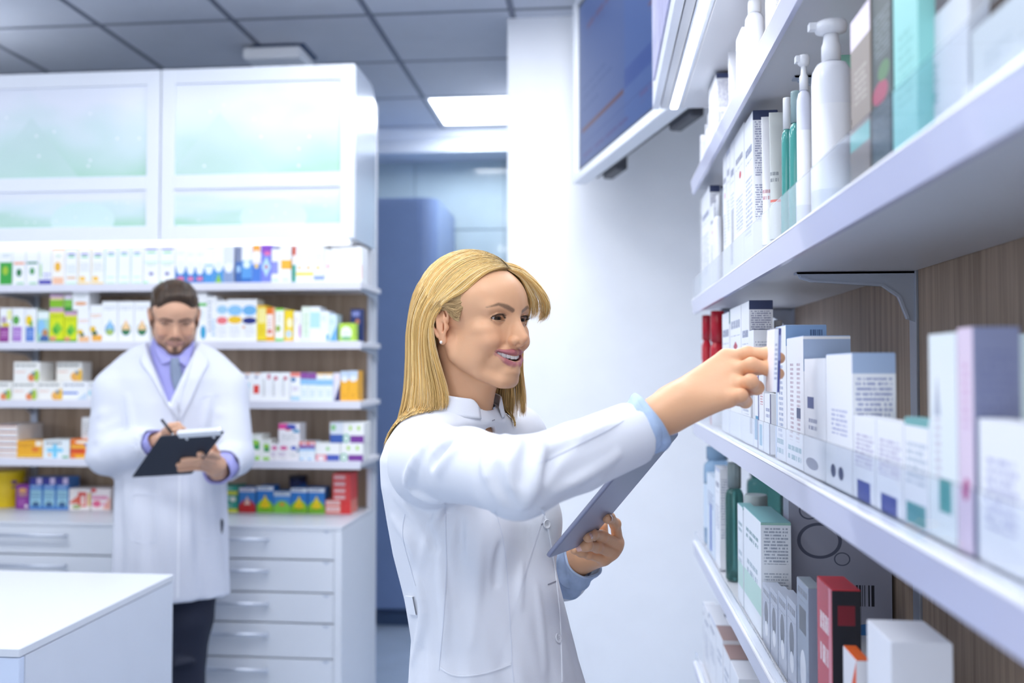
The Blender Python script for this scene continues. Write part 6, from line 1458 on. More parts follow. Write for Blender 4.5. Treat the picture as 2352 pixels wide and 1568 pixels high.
for (u, v) in ((1255,1203), (1281,1465)):
    h = on_coat(u, v)
    if not h: continue
    q = Vector(h[1]).to_track_quat('Z', 'Y'); m = MB()
    m.lathe([(.0005, .0), (.0072, .0004), (.0074, .0018), (.0066, .0024), (.0058, .0016), (.0006, .0014)], 28)
    b = m.build('button', btn, coat); b.location = h[0]+h[1]*.0006+winv.translation; b.rotation_mode = 'QUATERNION'; b.rotation_quaternion = q
    for dx, dy in ((-1, -1), (1, -1), (1, 1), (-1, 1)):
        m = MB().lathe([(.0006, 0), (.0006, .0003)], 8, c=(dx*.0013, dy*.0013, .00165)); o = m.build('button_hole', hole_m, b)
ribbon('buttonhole', [(1258,1342),(1268,1338),(1277,1334)], .0016, hole_m, coat, .0006, n=6)
ribbon('buttonhole', [(1130,966),(1136,964)], .0016, hole_m, coat, .0006, n=4)
ribbon('buttonhole', [(1243,1205),(1248,1202)], .0022, hole_m, coat, .0004, n=4)

# ---- sheets: collar, shirt collar, cuffs
def sheet(name, fn, nu, nv, th, mat, parent, closed=False):
    P = [[Vector(fn(i/(nu-1 if not closed else nu), j/(nv-1))) for j in range(nv)] for i in range(nu)]; m = MB(); vs = []
    N = []
    for i in range(nu):
        for j in range(nv):
            a = P[(i+1) % nu if closed else min(i+1, nu-1)][j]-P[i-1 if closed else max(i-1, 0)][j]; b = P[i][min(j+1, nv-1)]-P[i][max(j-1, 0)]; N.append(a.cross(b).normalized())
    for sgn_ in (0, 1):
        for i in range(nu):
            for j in range(nv): vs.append(P[i][j]+N[i*nv+j]*(th*(.5-sgn_))+winv.translation)
    o = nu*nv; fs = []
    for i in range(nu if closed else nu-1):
        i2 = (i+1) % nu
        for j in range(nv-1):
            fs.append((i*nv+j, i2*nv+j, i2*nv+j+1, i*nv+j+1)); fs.append((o+i*nv+j+1, o+i2*nv+j+1, o+i2*nv+j, o+i*nv+j))
        fs.append((i*nv, o+i*nv, o+i2*nv, i2*nv)); fs.append((i*nv+nv-1, i2*nv+nv-1, o+i2*nv+nv-1, o+i*nv+nv-1))
    if not closed:
        for j in range(nv-1):
            fs.append((j, j+1, o+j+1, o+j)); k = (nu-1)*nv; fs.append((k+j+1, k+j, o+k+j, o+k+j+1))
    m.add(vs, fs, 0, None, True); return m.build(name, mat, parent)
denim = M('denim_pale_blue', (.44, .56, .77), .8, vary=.18, vscale=40, bump=.4, bscale=900)
denim_d = M('denim_shirt_dark', (.20, .27, .42), .85, vary=.15, vscale=60)
def collar_fn(sd):
    def f(u, v):
        phi = math.radians(22+158*u)*sd                      # 0 = front
        c, s_ = math.cos(phi), math.sin(phi); fr_ = (1+c)/2
        hgt = .034*(1-.10*fr_)*(1-max(0, (.08-u)/.08)**2*.45)
        r = .0665+.0085*fr_-.006*v+.004*abs(s_)
        x = .002+r*c*1.04; y = r*s_*.98
        z = .022-.018*fr_**1.2+hgt*v+.004*(1-fr_)
        return tl_(x, y, z)
    return f
for sd in (-1, 1): sheet('collar', collar_fn(sd), 40, 8, .0028, coat_m, coat)
def shirt_fn(sd):
    def f(u, v):
        phi = math.radians(16+150*u)*sd; c, s_ = math.cos(phi), math.sin(phi); fr_ = (1+c)/2
        r = .0605+.008*fr_-.005*v; z = .018-.018*fr_**1.1+.026*v*(1-.2*fr_)+.004*(1-fr_)
        return tl_(.002+r*c*1.02, r*s_*.95, z)
    return f
for sd in (-1, 1): sheet('shirt_collar', shirt_fn(sd), 30, 6, .002, denim if sd > 0 else M('denim_washed', (.52, .60, .72), .8, vary=.1, vscale=60), woman)
def cuff_fn(a, b, r0, r1, fl, seed, ax_b=None):
    a, b = Vector(a), Vector(b); t = (b-a).normalized(); e1 = t.orthogonal().normalized(); e2 = t.cross(e1); L = (b-a).length
    def f(u, v):
        an = 2*math.pi*u; w_ = 1+.030*math.sin(an*3+seed)+.018*math.sin(an*7+seed*2+v*3)
        vv_ = v
        if v < .72: q = v/.72; r = r0+(r1-r0)*q+.002*math.sin(q*6+an*4); l = q*L
        else: q = (v-.72)/.28; r = r1+.0028*math.sin(q*math.pi)*1.0+(-.006 if q > .6 else 0)*(q-.6)/.4; l = L*(1-.0*q)+.003*math.sin(q*math.pi)-(.012*(q-.6)/.4 if q > .6 else 0)
        l += .004*math.sin(an*2+seed)
        return a+t*l+(e1*math.cos(an)+e2*math.sin(an))*r*w_
    return f
RC0, RC1 = PX(1425, 1008, 1.216), PX(1488, 972, 1.232)
sheet('shirt_cuff', cuff_fn(RC0, RC1, .0325, .0365, 0, 1.0), 56, 26, .0016, denim, woman, True)
def band_fn(a, b, r, seed):
    f0 = cuff_fn(a, b, r, r, 0, seed)
    return f0
rb0 = Vector(RC0)+(Vector(RC1)-Vector(RC0))*.50
sheet('cuff_turn_up', cuff_fn(rb0, RC1, .0365, .0395, 0, 1.0), 56, 18, .0018, denim, woman, True)
LC0, LC1 = PX(1292, 1340, 1.63), PX(1334, 1288, 1.605)
sheet('shirt_cuff', cuff_fn(LC0, LC1, .034, .033, 0, 3.0), 56, 26, .0016, denim, woman, True)
sheet('cuff_turn_up', cuff_fn(Vector(LC0)+(Vector(LC1)-Vector(LC0))*.45, LC1, .036, .0355, 0, 3.0), 56, 18, .0018, denim, woman, True)
# shoes
shoe_m = M('white_shoe', (.8, .8, .82), .5)
for s in (-1, 1):
    p = tl_(.085, s*.09, 0); fs_ = Field((p[0]-.16, p[1]-.16, -.002), (p[0]+.16, p[1]+.16, .12), .006)
    a_ = tl_(.005, s*.09, 0); b_ = tl_(.15, s*.095, 0); a_[2] = .045; b_[2] = .030
    fs_.cap(a_, b_, .040, .032); fs_.func(lambda X, Y, Z: -(Z-.002)+0*X+0*Y, 0, 'sub') if False else None
    V_, F_ = fs_.mesh(); V_[:, 2] = np.maximum(V_[:, 2], .0005); np_mesh('shoe', V_+wt_, F_, shoe_m, woman)
ftw = Field((-.42, 1.25, .05), (.12, 1.85, 1.0), .010)
ftw.ell(tl_(.06, 0, -.55), (.13, .13, .12))
for s in (-1, 1): ftw.chain([tl_(.055, s*.08, -.55), tl_(.06, s*.085, -.95), tl_(.04, s*.09, .085-NB.z)], [.096, .068, .052], .03)
V, F = ftw.mesh(); np_mesh('trousers', V+wt_, F, M('trouser_white', (.7, .72, .76), .8, bump=.1), woman)
# hair: two families of guide curves either side of the parting
near_g = [
 [(6.3,.7,8.0),(5.3,-3.2,6.9),(3.3,-6.0,4.3),(.6,-7.5,2.8),(-1.5,-8.4,0),(-1.5,-8.1,-4.5),(.2,-7.0,-11.5),(.4,-7.0,-14)],
 [(5.2,.8,8.9),(3.3,-4.2,8.0),(.2,-7.2,4.6),(-2.6,-8.2,1.2),(-3.8,-8.0,-3.5),(-3.6,-7.8,-8),(-3.2,-7.8,-13),(-3.6,-8.4,-17)],
 [(3.0,.8,9.9),(-.6,-4.8,9.2),(-3.6,-7.3,5.4),(-6.0,-8.0,0),(-6.6,-7.6,-6),(-6.6,-7.6,-11),(-7.4,-8.0,-16),(-9.0,-8.0,-21)],
 [(.0,.8,10.7),(-4.3,-3.7,9.7),(-7.4,-5.8,5.4),(-9.0,-6.0,-1),(-9.6,-5.6,-7),(-10.2,-5.6,-13),(-12.0,-6,-19),(-14,-6,-25)],
 [(-3,.6,10.9),(-7.3,-1.2,8.7),(-10.0,-1.8,4),(-11.2,-1.4,-2.5),(-12.0,-1.2,-8),(-13.2,-1.4,-14),(-15.4,-2,-21),(-17,-2,-27)]]
far_g = [
 [(6.2,1.0,8.2),(7.0,4.0,7.4),(6.9,6.8,4.6),(5.0,8.2,1.5),(3.4,8.5,-3),(3.4,8.2,-8),(4.0,8.0,-12),(4.4,8,-15.5)],
 [(5.2,1.2,9.2),(5.8,4.6,8.4),(5.6,7.3,5.0),(4.0,8.4,1.0),(3.0,8.6,-3),(3.0,8.4,-8),(3.8,8.2,-12.5),(4.0,8.0,-16)],
 [(2.8,1.2,10.0),(2.5,5.0,9.0),(1.8,7.9,5.0),(1.0,8.4,0),(0,8.4,-5),(0,8.2,-10),(-.5,8,-15),(-1,8,-19)],
 [(-.2,1.2,10.7),(-2.5,4.8,9.4),(-5,7.0,5.0),(-6.5,7.4,-1),(-7,7,-6),(-7.6,6.5,-11),(-8.5,6.4,-17),(-10,6,-22)],
 [(-3,1,10.9),(-7.2,2.2,8.5),(-9.8,3.0,4),(-11.0,2.8,-2.5),(-11.8,2.8,-8),(-13,2.6,-14),(-15,2,-20),(-16.5,2,-26)]]
fringe_g = [
 [(6.2,1,8.2),(6.9,3.6,7.0),(7.3,5.2,4.8),(7.2,6.0,3.0),(6.6,6.6,1.4),(5.8,7.2,0)],
 [(6.2,1.0,8.2),(7.1,3.6,7.3),(7.8,5.6,5.2),(8.1,7.0,3.2),(7.6,7.9,1.4),(6.8,8.2,.2)],
 [(6.2,1.0,8.2),(7.2,3.4,7.7),(8.6,6.0,5.6),(9.2,7.8,3.2),(8.6,8.6,1.2),(7.6,8.8,.0)],
 [(5.6,1.2,8.9),(6.8,4.0,8.3),(8.2,6.8,6.0),(8.9,8.4,3.4),(8.4,9.2,1.6),(7.4,9.2,.4)],
 [(4.6,1.3,9.6),(5.8,4.6,8.9),(7.0,7.4,6.0),(7.6,8.9,3.2),(7.0,9.3,1.0),(6.2,9.2,-.6)]]
temple_g = [
 [(5.9,-3.6,6.3),(4.4,-5.3,5.0),(2.4,-6.8,3.3),(-.2,-7.7,2.6),(-1.8,-8.1,1.2)],
 [(5.7,-4.9,4.9),(4.0,-6.1,3.7),(2.2,-7.0,2.7),(.3,-7.6,2.3),(-1.2,-8.0,1.6)],
 [(4.5,-6.25,3.1),(3.4,-6.7,2.5),(2.2,-7.2,2.0),(.8,-7.6,2.1),(-.8,-8.0,1.8)],
 [(3.1,-6.75,1.1),(2.8,-6.9,.9),(2.5,-7.1,.5),(1.7,-7.3,1.1),(.8,-7.6,1.8)],
 [(2.7,-6.7,-.5),(2.4,-6.9,-.4),(2.0,-7.0,.0),(1.6,-7.2,.7),(1.2,-7.4,1.4)]]
push = push_skull()
gold = [np.array(c) for c in ((.97,.66,.24), (.90,.57,.18), (1.0,.76,.36), (1.0,.84,.54), (.84,.50,.16), (.97,.68,.27), (1.0,.72,.30))]
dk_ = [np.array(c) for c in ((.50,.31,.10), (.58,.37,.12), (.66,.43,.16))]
brn = [np.array(c) for c in ((.42,.27,.12), (.50,.33,.15), (.60,.41,.2))]
# under layer: dense darker strands close to the skull, then the long outer layers
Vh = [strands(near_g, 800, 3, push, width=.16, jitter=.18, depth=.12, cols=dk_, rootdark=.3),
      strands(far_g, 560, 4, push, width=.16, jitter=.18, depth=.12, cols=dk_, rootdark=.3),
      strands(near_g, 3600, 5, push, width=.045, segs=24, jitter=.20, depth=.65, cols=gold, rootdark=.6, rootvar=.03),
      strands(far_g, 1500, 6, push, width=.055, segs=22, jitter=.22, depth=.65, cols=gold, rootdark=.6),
      strands(fringe_g, 1200, 8, push, width=.045, segs=16, jitter=.22, depth=.5, cols=gold, rootdark=.6, lenvar=.3),
      strands(temple_g, 1300, 9, push, width=.05, segs=12, jitter=.16, depth=.12, cols=brn, rootdark=.15, lenvar=.05, rootvar=.5, wv=.05)]
hm_ = attr_mat('blond_hair', .38, spec=.5, sss=0)
nt = hm_.node_tree; nt.nodes['Principled BSDF'].inputs['Anisotropic'].default_value = .4
hv, hf, hc = joinVF(*Vh)
HW = np_xf(hv, Hm)-wt_
def push_out(P, f, gap, it=5):
    for _ in range(it):
        I = ((P-f.lo)/f.res).round().astype(int); ok = ((I >= 1) & (I < np.array(f.n)-1)).all(1); J = I[ok]
        d = f.d[J[:, 0], J[:, 1], J[:, 2]]
        g = np.stack([f.d[J[:, 0]+1, J[:, 1], J[:, 2]]-f.d[J[:, 0]-1, J[:, 1], J[:, 2]], f.d[J[:, 0], J[:, 1]+1, J[:, 2]]-f.d[J[:, 0], J[:, 1]-1, J[:, 2]], f.d[J[:, 0], J[:, 1], J[:, 2]+1]-f.d[J[:, 0], J[:, 1], J[:, 2]-1]], 1)
        g /= np.linalg.norm(g, axis=1)[:, None]+1e-9
        m = np.clip(gap-d, 0, .008)[:, None]; P[ok] += g*m
    return P
HW = push_out(HW, cf_hair, .0035)
hair = np_mesh('hair', HW+wt_, hf, hm_, woman, hc); hair['kind'] = 'stuff'
# scalp cap beneath the strands, kept behind the hairline
fs = Field((-11, -9, -10), (9.5, 9, 12), .3)
fs.ell((-1.0, 0, 3.0), (9.0, 7.5, 8.2)); fs.ell((1.6, 0, 2.6), (7.9, 6.7, 6.7), 1.0); fs.ell((-5, 0, -4), (5.2, 5.8, 6), 1.5)
fs.func(lambda X, Y, Z: (X*.80-Z*.62-.9)+0*Y, .8, 'sub') if False else None
fs.func(lambda X, Y, Z: -(X*.86-Z*.52-.5+.03*Y*Y), .4, 'sub')
V, F = fs.mesh(); cp_ = np_mesh('hair_base', np_xf(V, Hm), F, M('hair_root_gold', (.42, .27, .10), .6), woman)
# ================================================================ the man at the shelves
man = empty('person', (-1.37, 3.0, 0), 0, 'bearded man in a white coat and grey tie writing on a clipboard', 'person')
mw = Matrix.Translation(-man.location); mt_ = np.array(mw.translation)
MO = atY(401, 724, 3.0)
MF = Vector((.47, -.88, -.42)).normalized()
Mm = mw @ frame(MO, MF, scale=.0104)
V, F, C, exr, ey = head_mesh(True, .22, skin=(.62, .36, .24), open_mouth=False, lids=.12)
mhead = (np_xf(V, Mm), F, C)
for s in (-1, 1): eyeball(man, Mm, exr, s, ey, (.9, 0, -.5))
fh = Field((-11, -9, -8), (10, 9, 13.2), .3)
fh.ell((-1.0, 0, 3.2), (9.1, 7.5, 8.4)); fh.ell((2.2, 0, 5.2), (7.2, 6.6, 5.4), 1.0); fh.ell((2.8, .6, 8.2), (5.2, 5.4, 2.8), 1.4)
fh.func(lambda X, Y, Z: -(X*.93-Z*.25-5.0-.015*Y*Y+0*Z), .8, 'sub')
fh.func(lambda X, Y, Z: (Z+2.6+.25*(X+8))+0*Y, .5, 'sub')
fh.func(lambda X, Y, Z: fh.d*0+9 if False else np.maximum(np.maximum(-(X-(-2.3)), (Z-1.6)), -20+0*Y)*-1, .4, 'sub') if False else None
V, F = fh.mesh(); n_ = V/np.linalg.norm(V, axis=1)[:, None]
V = V+n_*(.12*np.sin(V[:, 1]*5+V[:, 2]*.7)+.08*np.sin(V[:, 1]*11+V[:, 0]))[:, None]
hair_b = np_mesh('hair', np_xf(V, Mm), F, M('brown_hair', (.05, .028, .015), .45, vary=.4, vscale=60), man)
mg = [[(7.0-.05*y*y,y,7.6-.06*y*y),(6.8-.05*y*y,y*1.03,9.4-.09*y*y),(2,y*1.05,11.5-.09*y*y),(-4,y*1.05,10.8-.09*y*y),(-8,y,7)] for y in (-6,-3.5,-1,1.5,4,6)]
ps = push_skull(); hv, hf, hc = strands(mg, 700, 21, ps, width=.10, segs=10, jitter=.3, depth=.6, cols=[np.array(c) for c in ((.075,.04,.02), (.11,.06,.03), (.05,.028,.015))], lenvar=.1)
mh_ = np_mesh('hair_strands', np_xf(hv, Mm), hf, attr_mat('brown_hair_strand', .4), hair_b, hc); mh_['kind'] = 'stuff'
# frame of the torso
Tf = Vector((.34, -.94, 0)).normalized(); Tl = Vector((0, 0, 1)).cross(Tf)
NBm = atY(398, 815, 3.04)
def ml(x, y, z): return vv(NBm+Tf*x+Tl*y+Vector((0, 0, z)))
RS, RE, RW = PX(268, 900, 2.97), PX(248, 1045, 2.93), PX(352, 1018, 2.83)
LSm, LEm, LWm = PX(518, 898, 3.09), PX(538, 1048, 3.02), PX(500, 1083, 2.84)
# hands
sk2 = np.array((.62, .36, .24))
hf_ = [([PX(418, 985, 2.74), PX(408, 976, 2.72), PX(392, 978, 2.71), PX(385, 988, 2.715)], .0105, .009), ([PX(424, 990, 2.75), PX(412, 984, 2.72), PX(396, 988, 2.71)], .0105, .009),
       ([PX(424, 996, 2.76), PX(412, 994, 2.73), PX(398, 998, 2.72)], .0105, .009), ([PX(420, 1003, 2.77), PX(408, 1003, 2.74), PX(398, 1006, 2.73)], .010, .0085), ([PX(385, 1005, 2.78), PX(378, 992, 2.75), PX(384, 984, 2.725)], .0115, .0095)]
hp_ = [(RW, PX(378, 1008, 2.80), .026, .024), (PX(378, 1008, 2.80), PX(416, 992, 2.76), .024, .016)]
allp = np.array([p for q in hf_ for p in q[0]]+[p for q in hp_ for p in q[:2]]); V, F = hand_field(allp.min(0)-.04, allp.max(0)+.04, .0028, hf_, hp_, .008); mrh = (V+mt_, F, np.tile(sk2, (len(V), 1)))
# clipboard
cTL, cTR, cBL = atY(368, 1001, 2.63), atY(516, 991, 2.60), atY(303, 1095, 2.78)
cx_ = (cTR-cTL).normalized(); cy_ = (cTL-cBL); cy_ = (cy_-cx_*cy_.dot(cx_)); chh = cy_.length; cy_.normalize(); cww = (cTR-cTL).length; cn_ = cx_.cross(cy_)
cbd = empty('clipboard', cTL-cy_*chh/2+cx_*cww/2, 0, 'black clipboard with a metal clip held by the man', 'clipboard'); cbd.rotation_euler = Matrix(((cx_.x, cy_.x, cn_.x), (cx_.y, cy_.y, cn_.y), (cx_.z, cy_.z, cn_.z))).to_euler()
sgb = 1 if cn_.dot(Vector((0, 0, 1))) > 0 else -1                  # side turned to him
shx = (cBL-(cTL-cy_*chh)).dot(cx_)
def skew(m): m.v = [(x+(shx*(-(y-chh/2))/chh), y, z) for x, y, z in m.v]; return m
skew(MB().prism(rrect(cww, chh, .006), 'z', -.002, .002)).build('board', M('clipboard_black', (.018, .022, .035), .45, bump=.1), cbd)
skew(MB().prism(rrect(cww*.88, chh*.86, .001), 'z', .0022*sgb, .0034*sgb)).build('paper', M('paper_white', (.85, .86, .88), .7), cbd)
MB().cbox(-cww*.22, cww*.44, chh/2-.012, chh/2+.010, *sorted((-.0045*sgb, .012*sgb)), .002).build('clip', M('clip_chrome', (.85, .87, .9), .2, metal=.3), cbd)
for dx in (-.12, .30): MB().lathe([(.0045, 0), (.0045, .0015)], 14, c=(cww*dx, chh/2-.018, -.0036*sgb if sgb > 0 else .0022)).build('rivet', MATS['clip_chrome'], cbd)
pn = empty('pen', PX(384, 978, 2.705), 0, "dark pen between the man's writing fingers", 'pen')
pa, pb = PX(371, 963, 2.70), PX(396, 996, 2.70)
o_ = np.array(pn.location)
MB().tube([pa-o_, pb-o_], .0045, 10).build('barrel', M('pen_black', (.02, .022, .03), .3), pn); MB().tube([pb-o_, pb-o_+(pb-pa)*.12], [.004, .0008], 10).build('tip', MATS['clip_chrome'], pn)
# left hand under the board
def onB(u, v, off):
    d = ray(u, v); nn = -cn_*sgb; t = (cTL-_C).dot(nn)/d.dot(nn); return vv(_C+d*t)+vv(nn)*off
lf_ = [([PX(500, 1050, 2.79), PX(482, 1040, 2.73), onB(462, 1036, .012)], .0115, .0095), ([PX(497, 1062, 2.79), PX(462, 1052, 2.70), onB(424, 1052, .010)], .0115, .0095),
       ([PX(494, 1071, 2.79), PX(458, 1062, 2.71), onB(414, 1062, .010)], .0112, .0092), ([PX(488, 1080, 2.80), PX(455, 1073, 2.73), onB(416, 1072, .010)], .0105, .0085), ([PX(498, 1058, 2.84), PX(497, 1040, 2.83), PX(490, 1025, 2.80)], .012, .010)]
lp_ = [(LWm, PX(496, 1068, 2.81), .027, .024), (PX(500, 1066, 2.82), PX(490, 1064, 2.79), .026, .024), (PX(496, 1070, 2.81), PX(486, 1078, 2.80), .024, .020)]
allp = np.array([p for q in lf_ for p in q[0]]+[p for q in lp_ for p in q[:2]]); V, F = hand_field(allp.min(0)-.04, allp.max(0)+.04, .0028, lf_, lp_, .008); mlh = (V+mt_, F, np.tile(sk2, (len(V), 1)))
fb = Field((-1.72, 2.74, 0.02), (-1.02, 3.25, 1.66), .014)
fb.chain([ml(.005, 0, .08), ml(0, 0, -.02), ml(0, 0, -.3), ml(0, 0, -.55)], [.06, .07, .12, .11], .06)
fb.chain([vv(RS), RE, RW], [.05, .045, .03], .02); fb.chain([vv(LSm), LEm, LWm], [.05, .045, .03], .02)
LEG = [(atY(432, 1420, 3.02), atY(432, 1560, 3.02)), (atY(350, 1420, 3.0), atY(350, 1560, 3.0))]
for s, (a, b) in zip((1, -1), LEG): fb.chain([ml(0, s*.09, -.55), vv(a), (b.x, b.y, .09)], [.085, .06, .045], .03)
V, F = fb.mesh(); V = V+mt_; mt4 = (V, F, np.tile(sk2, (len(V), 1)))
jj = joinVF(mhead, mrh, mlh, mt4); np_mesh('body', jj[0], jj[1], skin_m, man, jj[2])
# shirt, trousers, shoes
lav = M('lavender_shirt', (.36, .36, .72), .7, bump=.1)
fs2 = Field((-1.62, 2.80, 1.0), (-1.12, 3.22, 1.62), .008)
fs2.chain([ml(.002, 0, .055), ml(0, 0, -.02)], [.066, .074], .02); fs2.ell(ml(.0, 0, -.24), (.125, .108, .27), .06)
V, F = fs2.mesh(); shirt = np_mesh('shirt', V+mt_, F, lav, man)
trm = M('trousers_navy', (.012, .016, .035), .75, bump=.2)
ft = Field((-1.62, 2.84, .04), (-1.10, 3.2, .98), .010)
ft.ell(ml(0, 0, -.60), (.125, .10, .13))
for s, (a, b) in zip((1, -1), LEG): ft.chain([ml(0, s*.085, -.58), vv(a), (b.x-.012, b.y, .50), (b.x, b.y, .09)], [.10, .082, .068, .055], .03)
ft.chain([vv(LEG[0][0])+(0.05, -.07, -.12), vv(LEG[0][0])+(.0, -.08, -.13)], .012, .012)
V, F = ft.mesh(); np_mesh('trousers', V+mt_, F, trm, man)
for a, b in LEG:
    fq = Field((b.x-.07, b.y-.22, .0), (b.x+.07, b.y+.09, .13), .008); fq.cap((b.x, b.y+.02, .05), (b.x, b.y-.14, .034), .045, .036)
    V, F = fq.mesh(); V[:, 2] = np.maximum(V[:, 2], .0005); np_mesh('shoe', V+mt_, F, M('shoe_black', (.012, .012, .014), .3), man)
# coat
R2 = .0065
mc = Field((-1.78, 2.72, .60), (-1.0, 3.28, 1.62), R2)
prof = [(.06, 0, .075, .075), (.03, 0, .085, .10), (.0, -.004, .10, .15), (-.04, -.006, .115, .19), (-.08, 0, .125, .205), (-.16, .004, .135, .20), (-.30, .004, .14, .19), (-.42, .004, .14, .182), (-.55, .006, .148, .182), (-.75, .01, .16, .188), (-.97, .01, .17, .198)]
qz = np.array([NBm.z+p[0] for p in prof][::-1]); qc = np.array([p[1] for p in prof][::-1]); qd = np.array([p[2] for p in prof][::-1]); qw = np.array([p[3] for p in prof][::-1])
def mt_fn(X, Y, Z):
    z = Z.ravel(); c, dd, ww = [np.interp(z, qz, a)[None, None, :] for a in (qc, qd, qw)]
    x = (X-NBm.x)*Tf.x+(Y-NBm.y)*Tf.y; y = (X-NBm.x)*Tl.x+(Y-NBm.y)*Tl.y
    k = np.sqrt(((x-c)/dd)**2+(y/ww)**2)+1e-6; an = np.arctan2(y/ww, (x-c)/dd)
    low = np.clip((NBm.z-.30-Z)/.3, 0, 1); fo = .004*np.sin(an*9+1.5*np.sin(Z*7))*low+.0025*np.sin(an*17+Z*9)*low
    hem = NBm.z-.845+.03*np.sin(an*1.0+1.2)
    return np.maximum(np.maximum((k-1)*np.minimum(dd, ww)*.92-fo, Z-(NBm.z+.045)), hem-Z)
mc.func(mt_fn)
mc.chain([ml(-.005, -.10, -.03), vv(RS)], [.060, .072], .04); mc.chain([ml(-.005, .10, -.03), vv(LSm)], [.060, .072], .04)
mc.chain([vv(RS), RE, RE*.45+RW*.55, RW], [.074, .066, .056, .050], .025); mc.chain([vv(LSm), LEm, LEm*.4+LWm*.6], [.074, .066, .056], .025)
for sgn, (S0, E0) in ((1, (RS, RE)), (-1, (LSm, LEm))):
    S0, E0 = vv(S0), vv(E0)
    for k in range(4):
        t = .30+.2*k; p = S0*(1-t)+E0*t; mc.chain([p+(sgn*.055, -.035, .015), p+(.0, -.056, -.010-.01*(k % 2)), p+(-sgn*.045, -.035, -.03)], [.014, .020, .014], .014)
for y0_, z0_, y1_, z1_ in ((-.13,-.14,-.10,-.30), (.13,-.14,.10,-.28), (-.09,-.38,-.12,-.80), (.06,-.40,.08,-.80), (.13,-.42,.15,-.78), (-.03,-.42,-.02,-.78)):
    dz_ = lambda zz: float(np.interp(NBm.z+zz, qz, qd)); wz_ = lambda zz: float(np.interp(NBm.z+zz, qz, qw))
    P_ = [ml(dz_(z)*math.sqrt(max(.05, 1-(y/wz_(z))**2))-.004, y, z) for y, z in [(y0_+(y1_-y0_)*t, z0_+(z1_-z0_)*t) for t in (0, .33, .66, 1)]]
    mc.chain(P_, [.006, .013, .013, .008], .014)
mc.cap(ml(0, 0, -.02), ml(.02, 0, .14), .062, .078, .006, 'sub')
# V opening
vt, vb = ml(.17, 0, .07), PX(411, 935, 2.86)
def vee(X, Y, Z):
    x = (X-NBm.x)*Tf.x+(Y-NBm.y)*Tf.y; y = (X-NBm.x)*Tl.x+(Y-NBm.y)*Tl.y; zb = vb[2]
    cyv = 0
    return np.maximum(np.maximum(abs(y-cyv)-np.clip((Z-zb)*.40, 0, .085), .02-x), zb-Z)
mc.func(vee, 0, 'sub')
# sleeve mouths
for a, b, r in ((RE, RW, .043), (LEm*.4+LWm*.6-(LWm-LEm)*.4, LEm*.4+LWm*.6, .047)):
    d_ = vv(b)-vv(a); d_ /= np.linalg.norm(d_); b = vv(b)
    mc.func(lambda X, Y, Z: -((X-b[0])*d_[0]+(Y-b[1])*d_[1]+(Z-b[2])*d_[2]-.004), 0, 'sub', lo=b-.09, hi=b+.09); mc.cap(b-d_*.04, b+d_*.05, r, r+.002, 0, 'sub')
V, F = mc.mesh(); V = smooth_v(V, F, 1, .5)
mcoat = np_mesh('coat', V+mt_, F, M('white_coat_dimmed', (.66, .685, .77), .8, bump=.2, bscale=1200), man); mbv = BVHTree.FromPolygons([tuple(v) for v in V], [tuple(f) for f in F])  # coat white darkened to offset the strong light falling on the man
sbv = BVHTree.FromPolygons([tuple(Vector(v.co)-Vector(mt_)) for v in shirt.data.vertices], [tuple(p.vertices) for p in shirt.data.polygons])
def lay(name, inner, outer, mat, parent, bvh, nu=24, nv=8, off=.004, th=.003, yfix=None):
    """cloth panel between two edge lines, laid over the garment beneath"""
    A = sample_px(inner, nu); B = sample_px(outer, nu); G_ = []; last = None
    for i in range(nu):
        for j in range(nv):
            t = j/(nv-1); u = A[i][0]*(1-t)+B[i][0]*t; v = A[i][1]*(1-t)+B[i][1]*t; h = bvh.ray_cast(_C, ray(u, v).normalized())
            y = h[0].y if h[0] is not None else (last if last else 2.86)
            if yfix: y = min(y, yfix)
            last = y; G_.append(atY(u, v, y-off))
    return sheet2(name, G_, nu, nv, th, mat, parent)
def sheet2(name, P, nu, nv, th, mat, parent):
    m = MB(); vs = [tuple(p+Vector(mt_)) for p in P]+[tuple(p+Vector((0, th, 0))+Vector(mt_)) for p in P]; o = nu*nv; fs = []
    for i in range(nu-1):
        for j in range(nv-1): fs.append((i*nv+j, (i+1)*nv+j, (i+1)*nv+j+1, i*nv+j+1)); fs.append((o+i*nv+j+1, o+(i+1)*nv+j+1, o+(i+1)*nv+j, o+i*nv+j))
        fs.append((i*nv, o+i*nv, o+(i+1)*nv, (i+1)*nv)); k = nv-1; fs.append((i*nv+k, (i+1)*nv+k, o+(i+1)*nv+k, o+i*nv+k))
    m.add(vs, fs, 0, None, True); return m.build(name, mat, parent)
lay('lapel', [(343,790),(352,825),(372,868),(395,905),(411,945)], [(330,800),(322,832),(345,862),(375,915),(409,965)], MATS['white_coat_dimmed'], mcoat, mbv, off=.008)
lay('lapel', [(447,795),(440,830),(430,870),(420,910),(412,945)], [(458,803),(478,832),(462,865),(438,920),(413,968)], MATS['white_coat_dimmed'], mcoat, mbv, off=.008)
lay('tie', [(393,822),(391,838),(393,870),(404,905),(409,935)], [(411,822),(412,838),(419,870),(419,905),(412,935)], M('tie_grey', (.20, .25, .36), .5, bump=.3), man, sbv, off=.012, th=.006, nv=5)
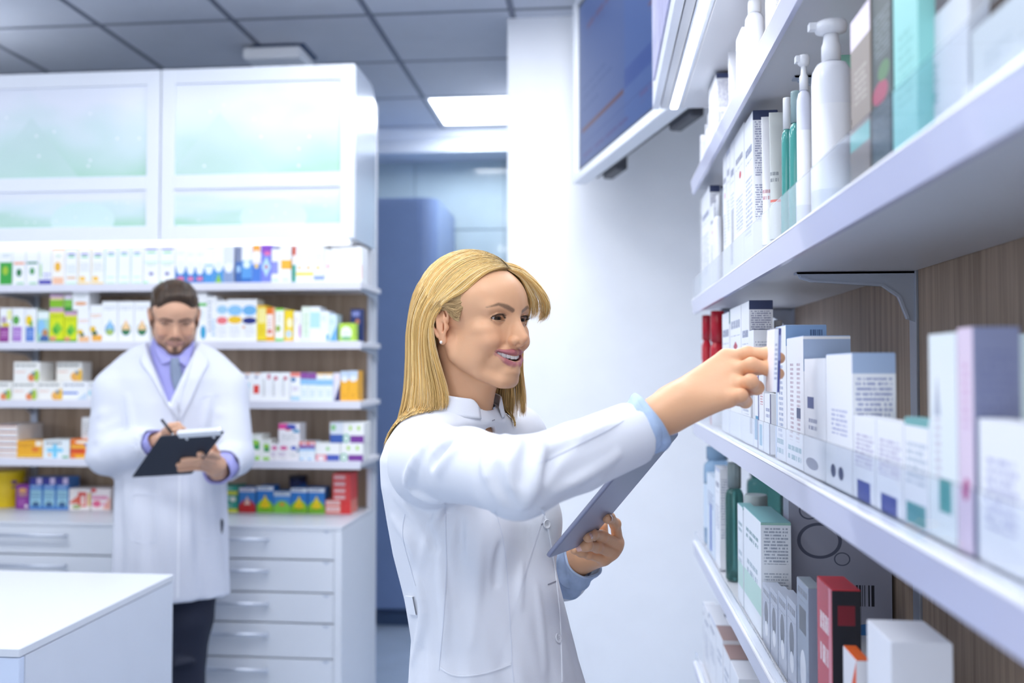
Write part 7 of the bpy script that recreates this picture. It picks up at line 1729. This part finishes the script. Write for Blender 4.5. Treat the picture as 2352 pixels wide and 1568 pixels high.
lay('shirt_collar', [(352,786),(356,810),(372,836)], [(372,808),(388,822),(398,826)], lav, shirt, sbv, nu=10, nv=6, off=.010)
lay('shirt_collar', [(440,790),(440,815),(428,842)], [(424,808),(412,822),(406,826)], lav, shirt, sbv, nu=10, nv=6, off=.010)
mw_t = Vector(mt_)
for px_, wd in (([(412,965),(412,1100),(410,1250),(408,1400)], .006), ([(300,1135),(298,1200),(303,1238),(330,1246),(357,1240),(362,1200),(360,1135)], .003), ([(300,1135),(330,1133),(360,1135)], .004),
               ([(456,1135),(456,1200),(460,1232),(470,1238),(484,1236)], .003), ([(452,915),(475,908),(505,905)], .004)):
    ribbon('seam', px_, wd, seam_m if wd < .006 else trim_m, mcoat, .0016, n=24, bvh=mbv, wt=mw_t)
# lavender cuffs
def sheet_m(name, fn, nu, nv, th, mat):
    o = sheet(name, fn, nu, nv, th, mat, man, True); o.location = Vector(mt_)-winv.translation; return o
sheet_m('shirt_cuff', cuff_fn(PX(478, 1050, 2.9)*0+(LEm*.45+LWm*.55), LWm*.85+vv(PX(496, 1068, 2.81))*.15, .043, .042, 0, 2.0), 36, 14, .002, lav)
sheet_m('shirt_cuff', cuff_fn(RE*.2+RW*.8, RW*.6+vv(PX(378, 1008, 2.80))*.4, .037, .036, 0, 2.0), 36, 14, .002, lav)
# ================================================================ the box in the reaching hand
hb = empty('medicine_box', PX(1776, 828, 1.235), 0, "thin white box with navy edge held in the woman's fingers", 'box')
bw_ = (PX(1786, 828, 1.235)-PX(1767, 828, 1.235))[0]
hh_ = abs(PX(1776, 900, 1.235)[2]-PX(1776, 757, 1.235)[2])
hb.rotation_euler = (0, math.radians(2), math.radians(0))
MB().box(-bw_/2*.75, bw_/2*.75, -.0275, .0275, -hh_/2, hh_/2).build('carton', design('#f0f2fa', [('r', .8, .5, .22, .5, '#3c4488'), ('t', .3, .5, .2, .3, '#8088b0', 8), ('r', .8, .7, .14, .2, '#8894c8')]), hb)
MB().box(-bw_/2*.74, bw_/2*.74, -.0270, .0270, hh_/2, hh_/2+.0008).build('tuck_flap', dark, hb)
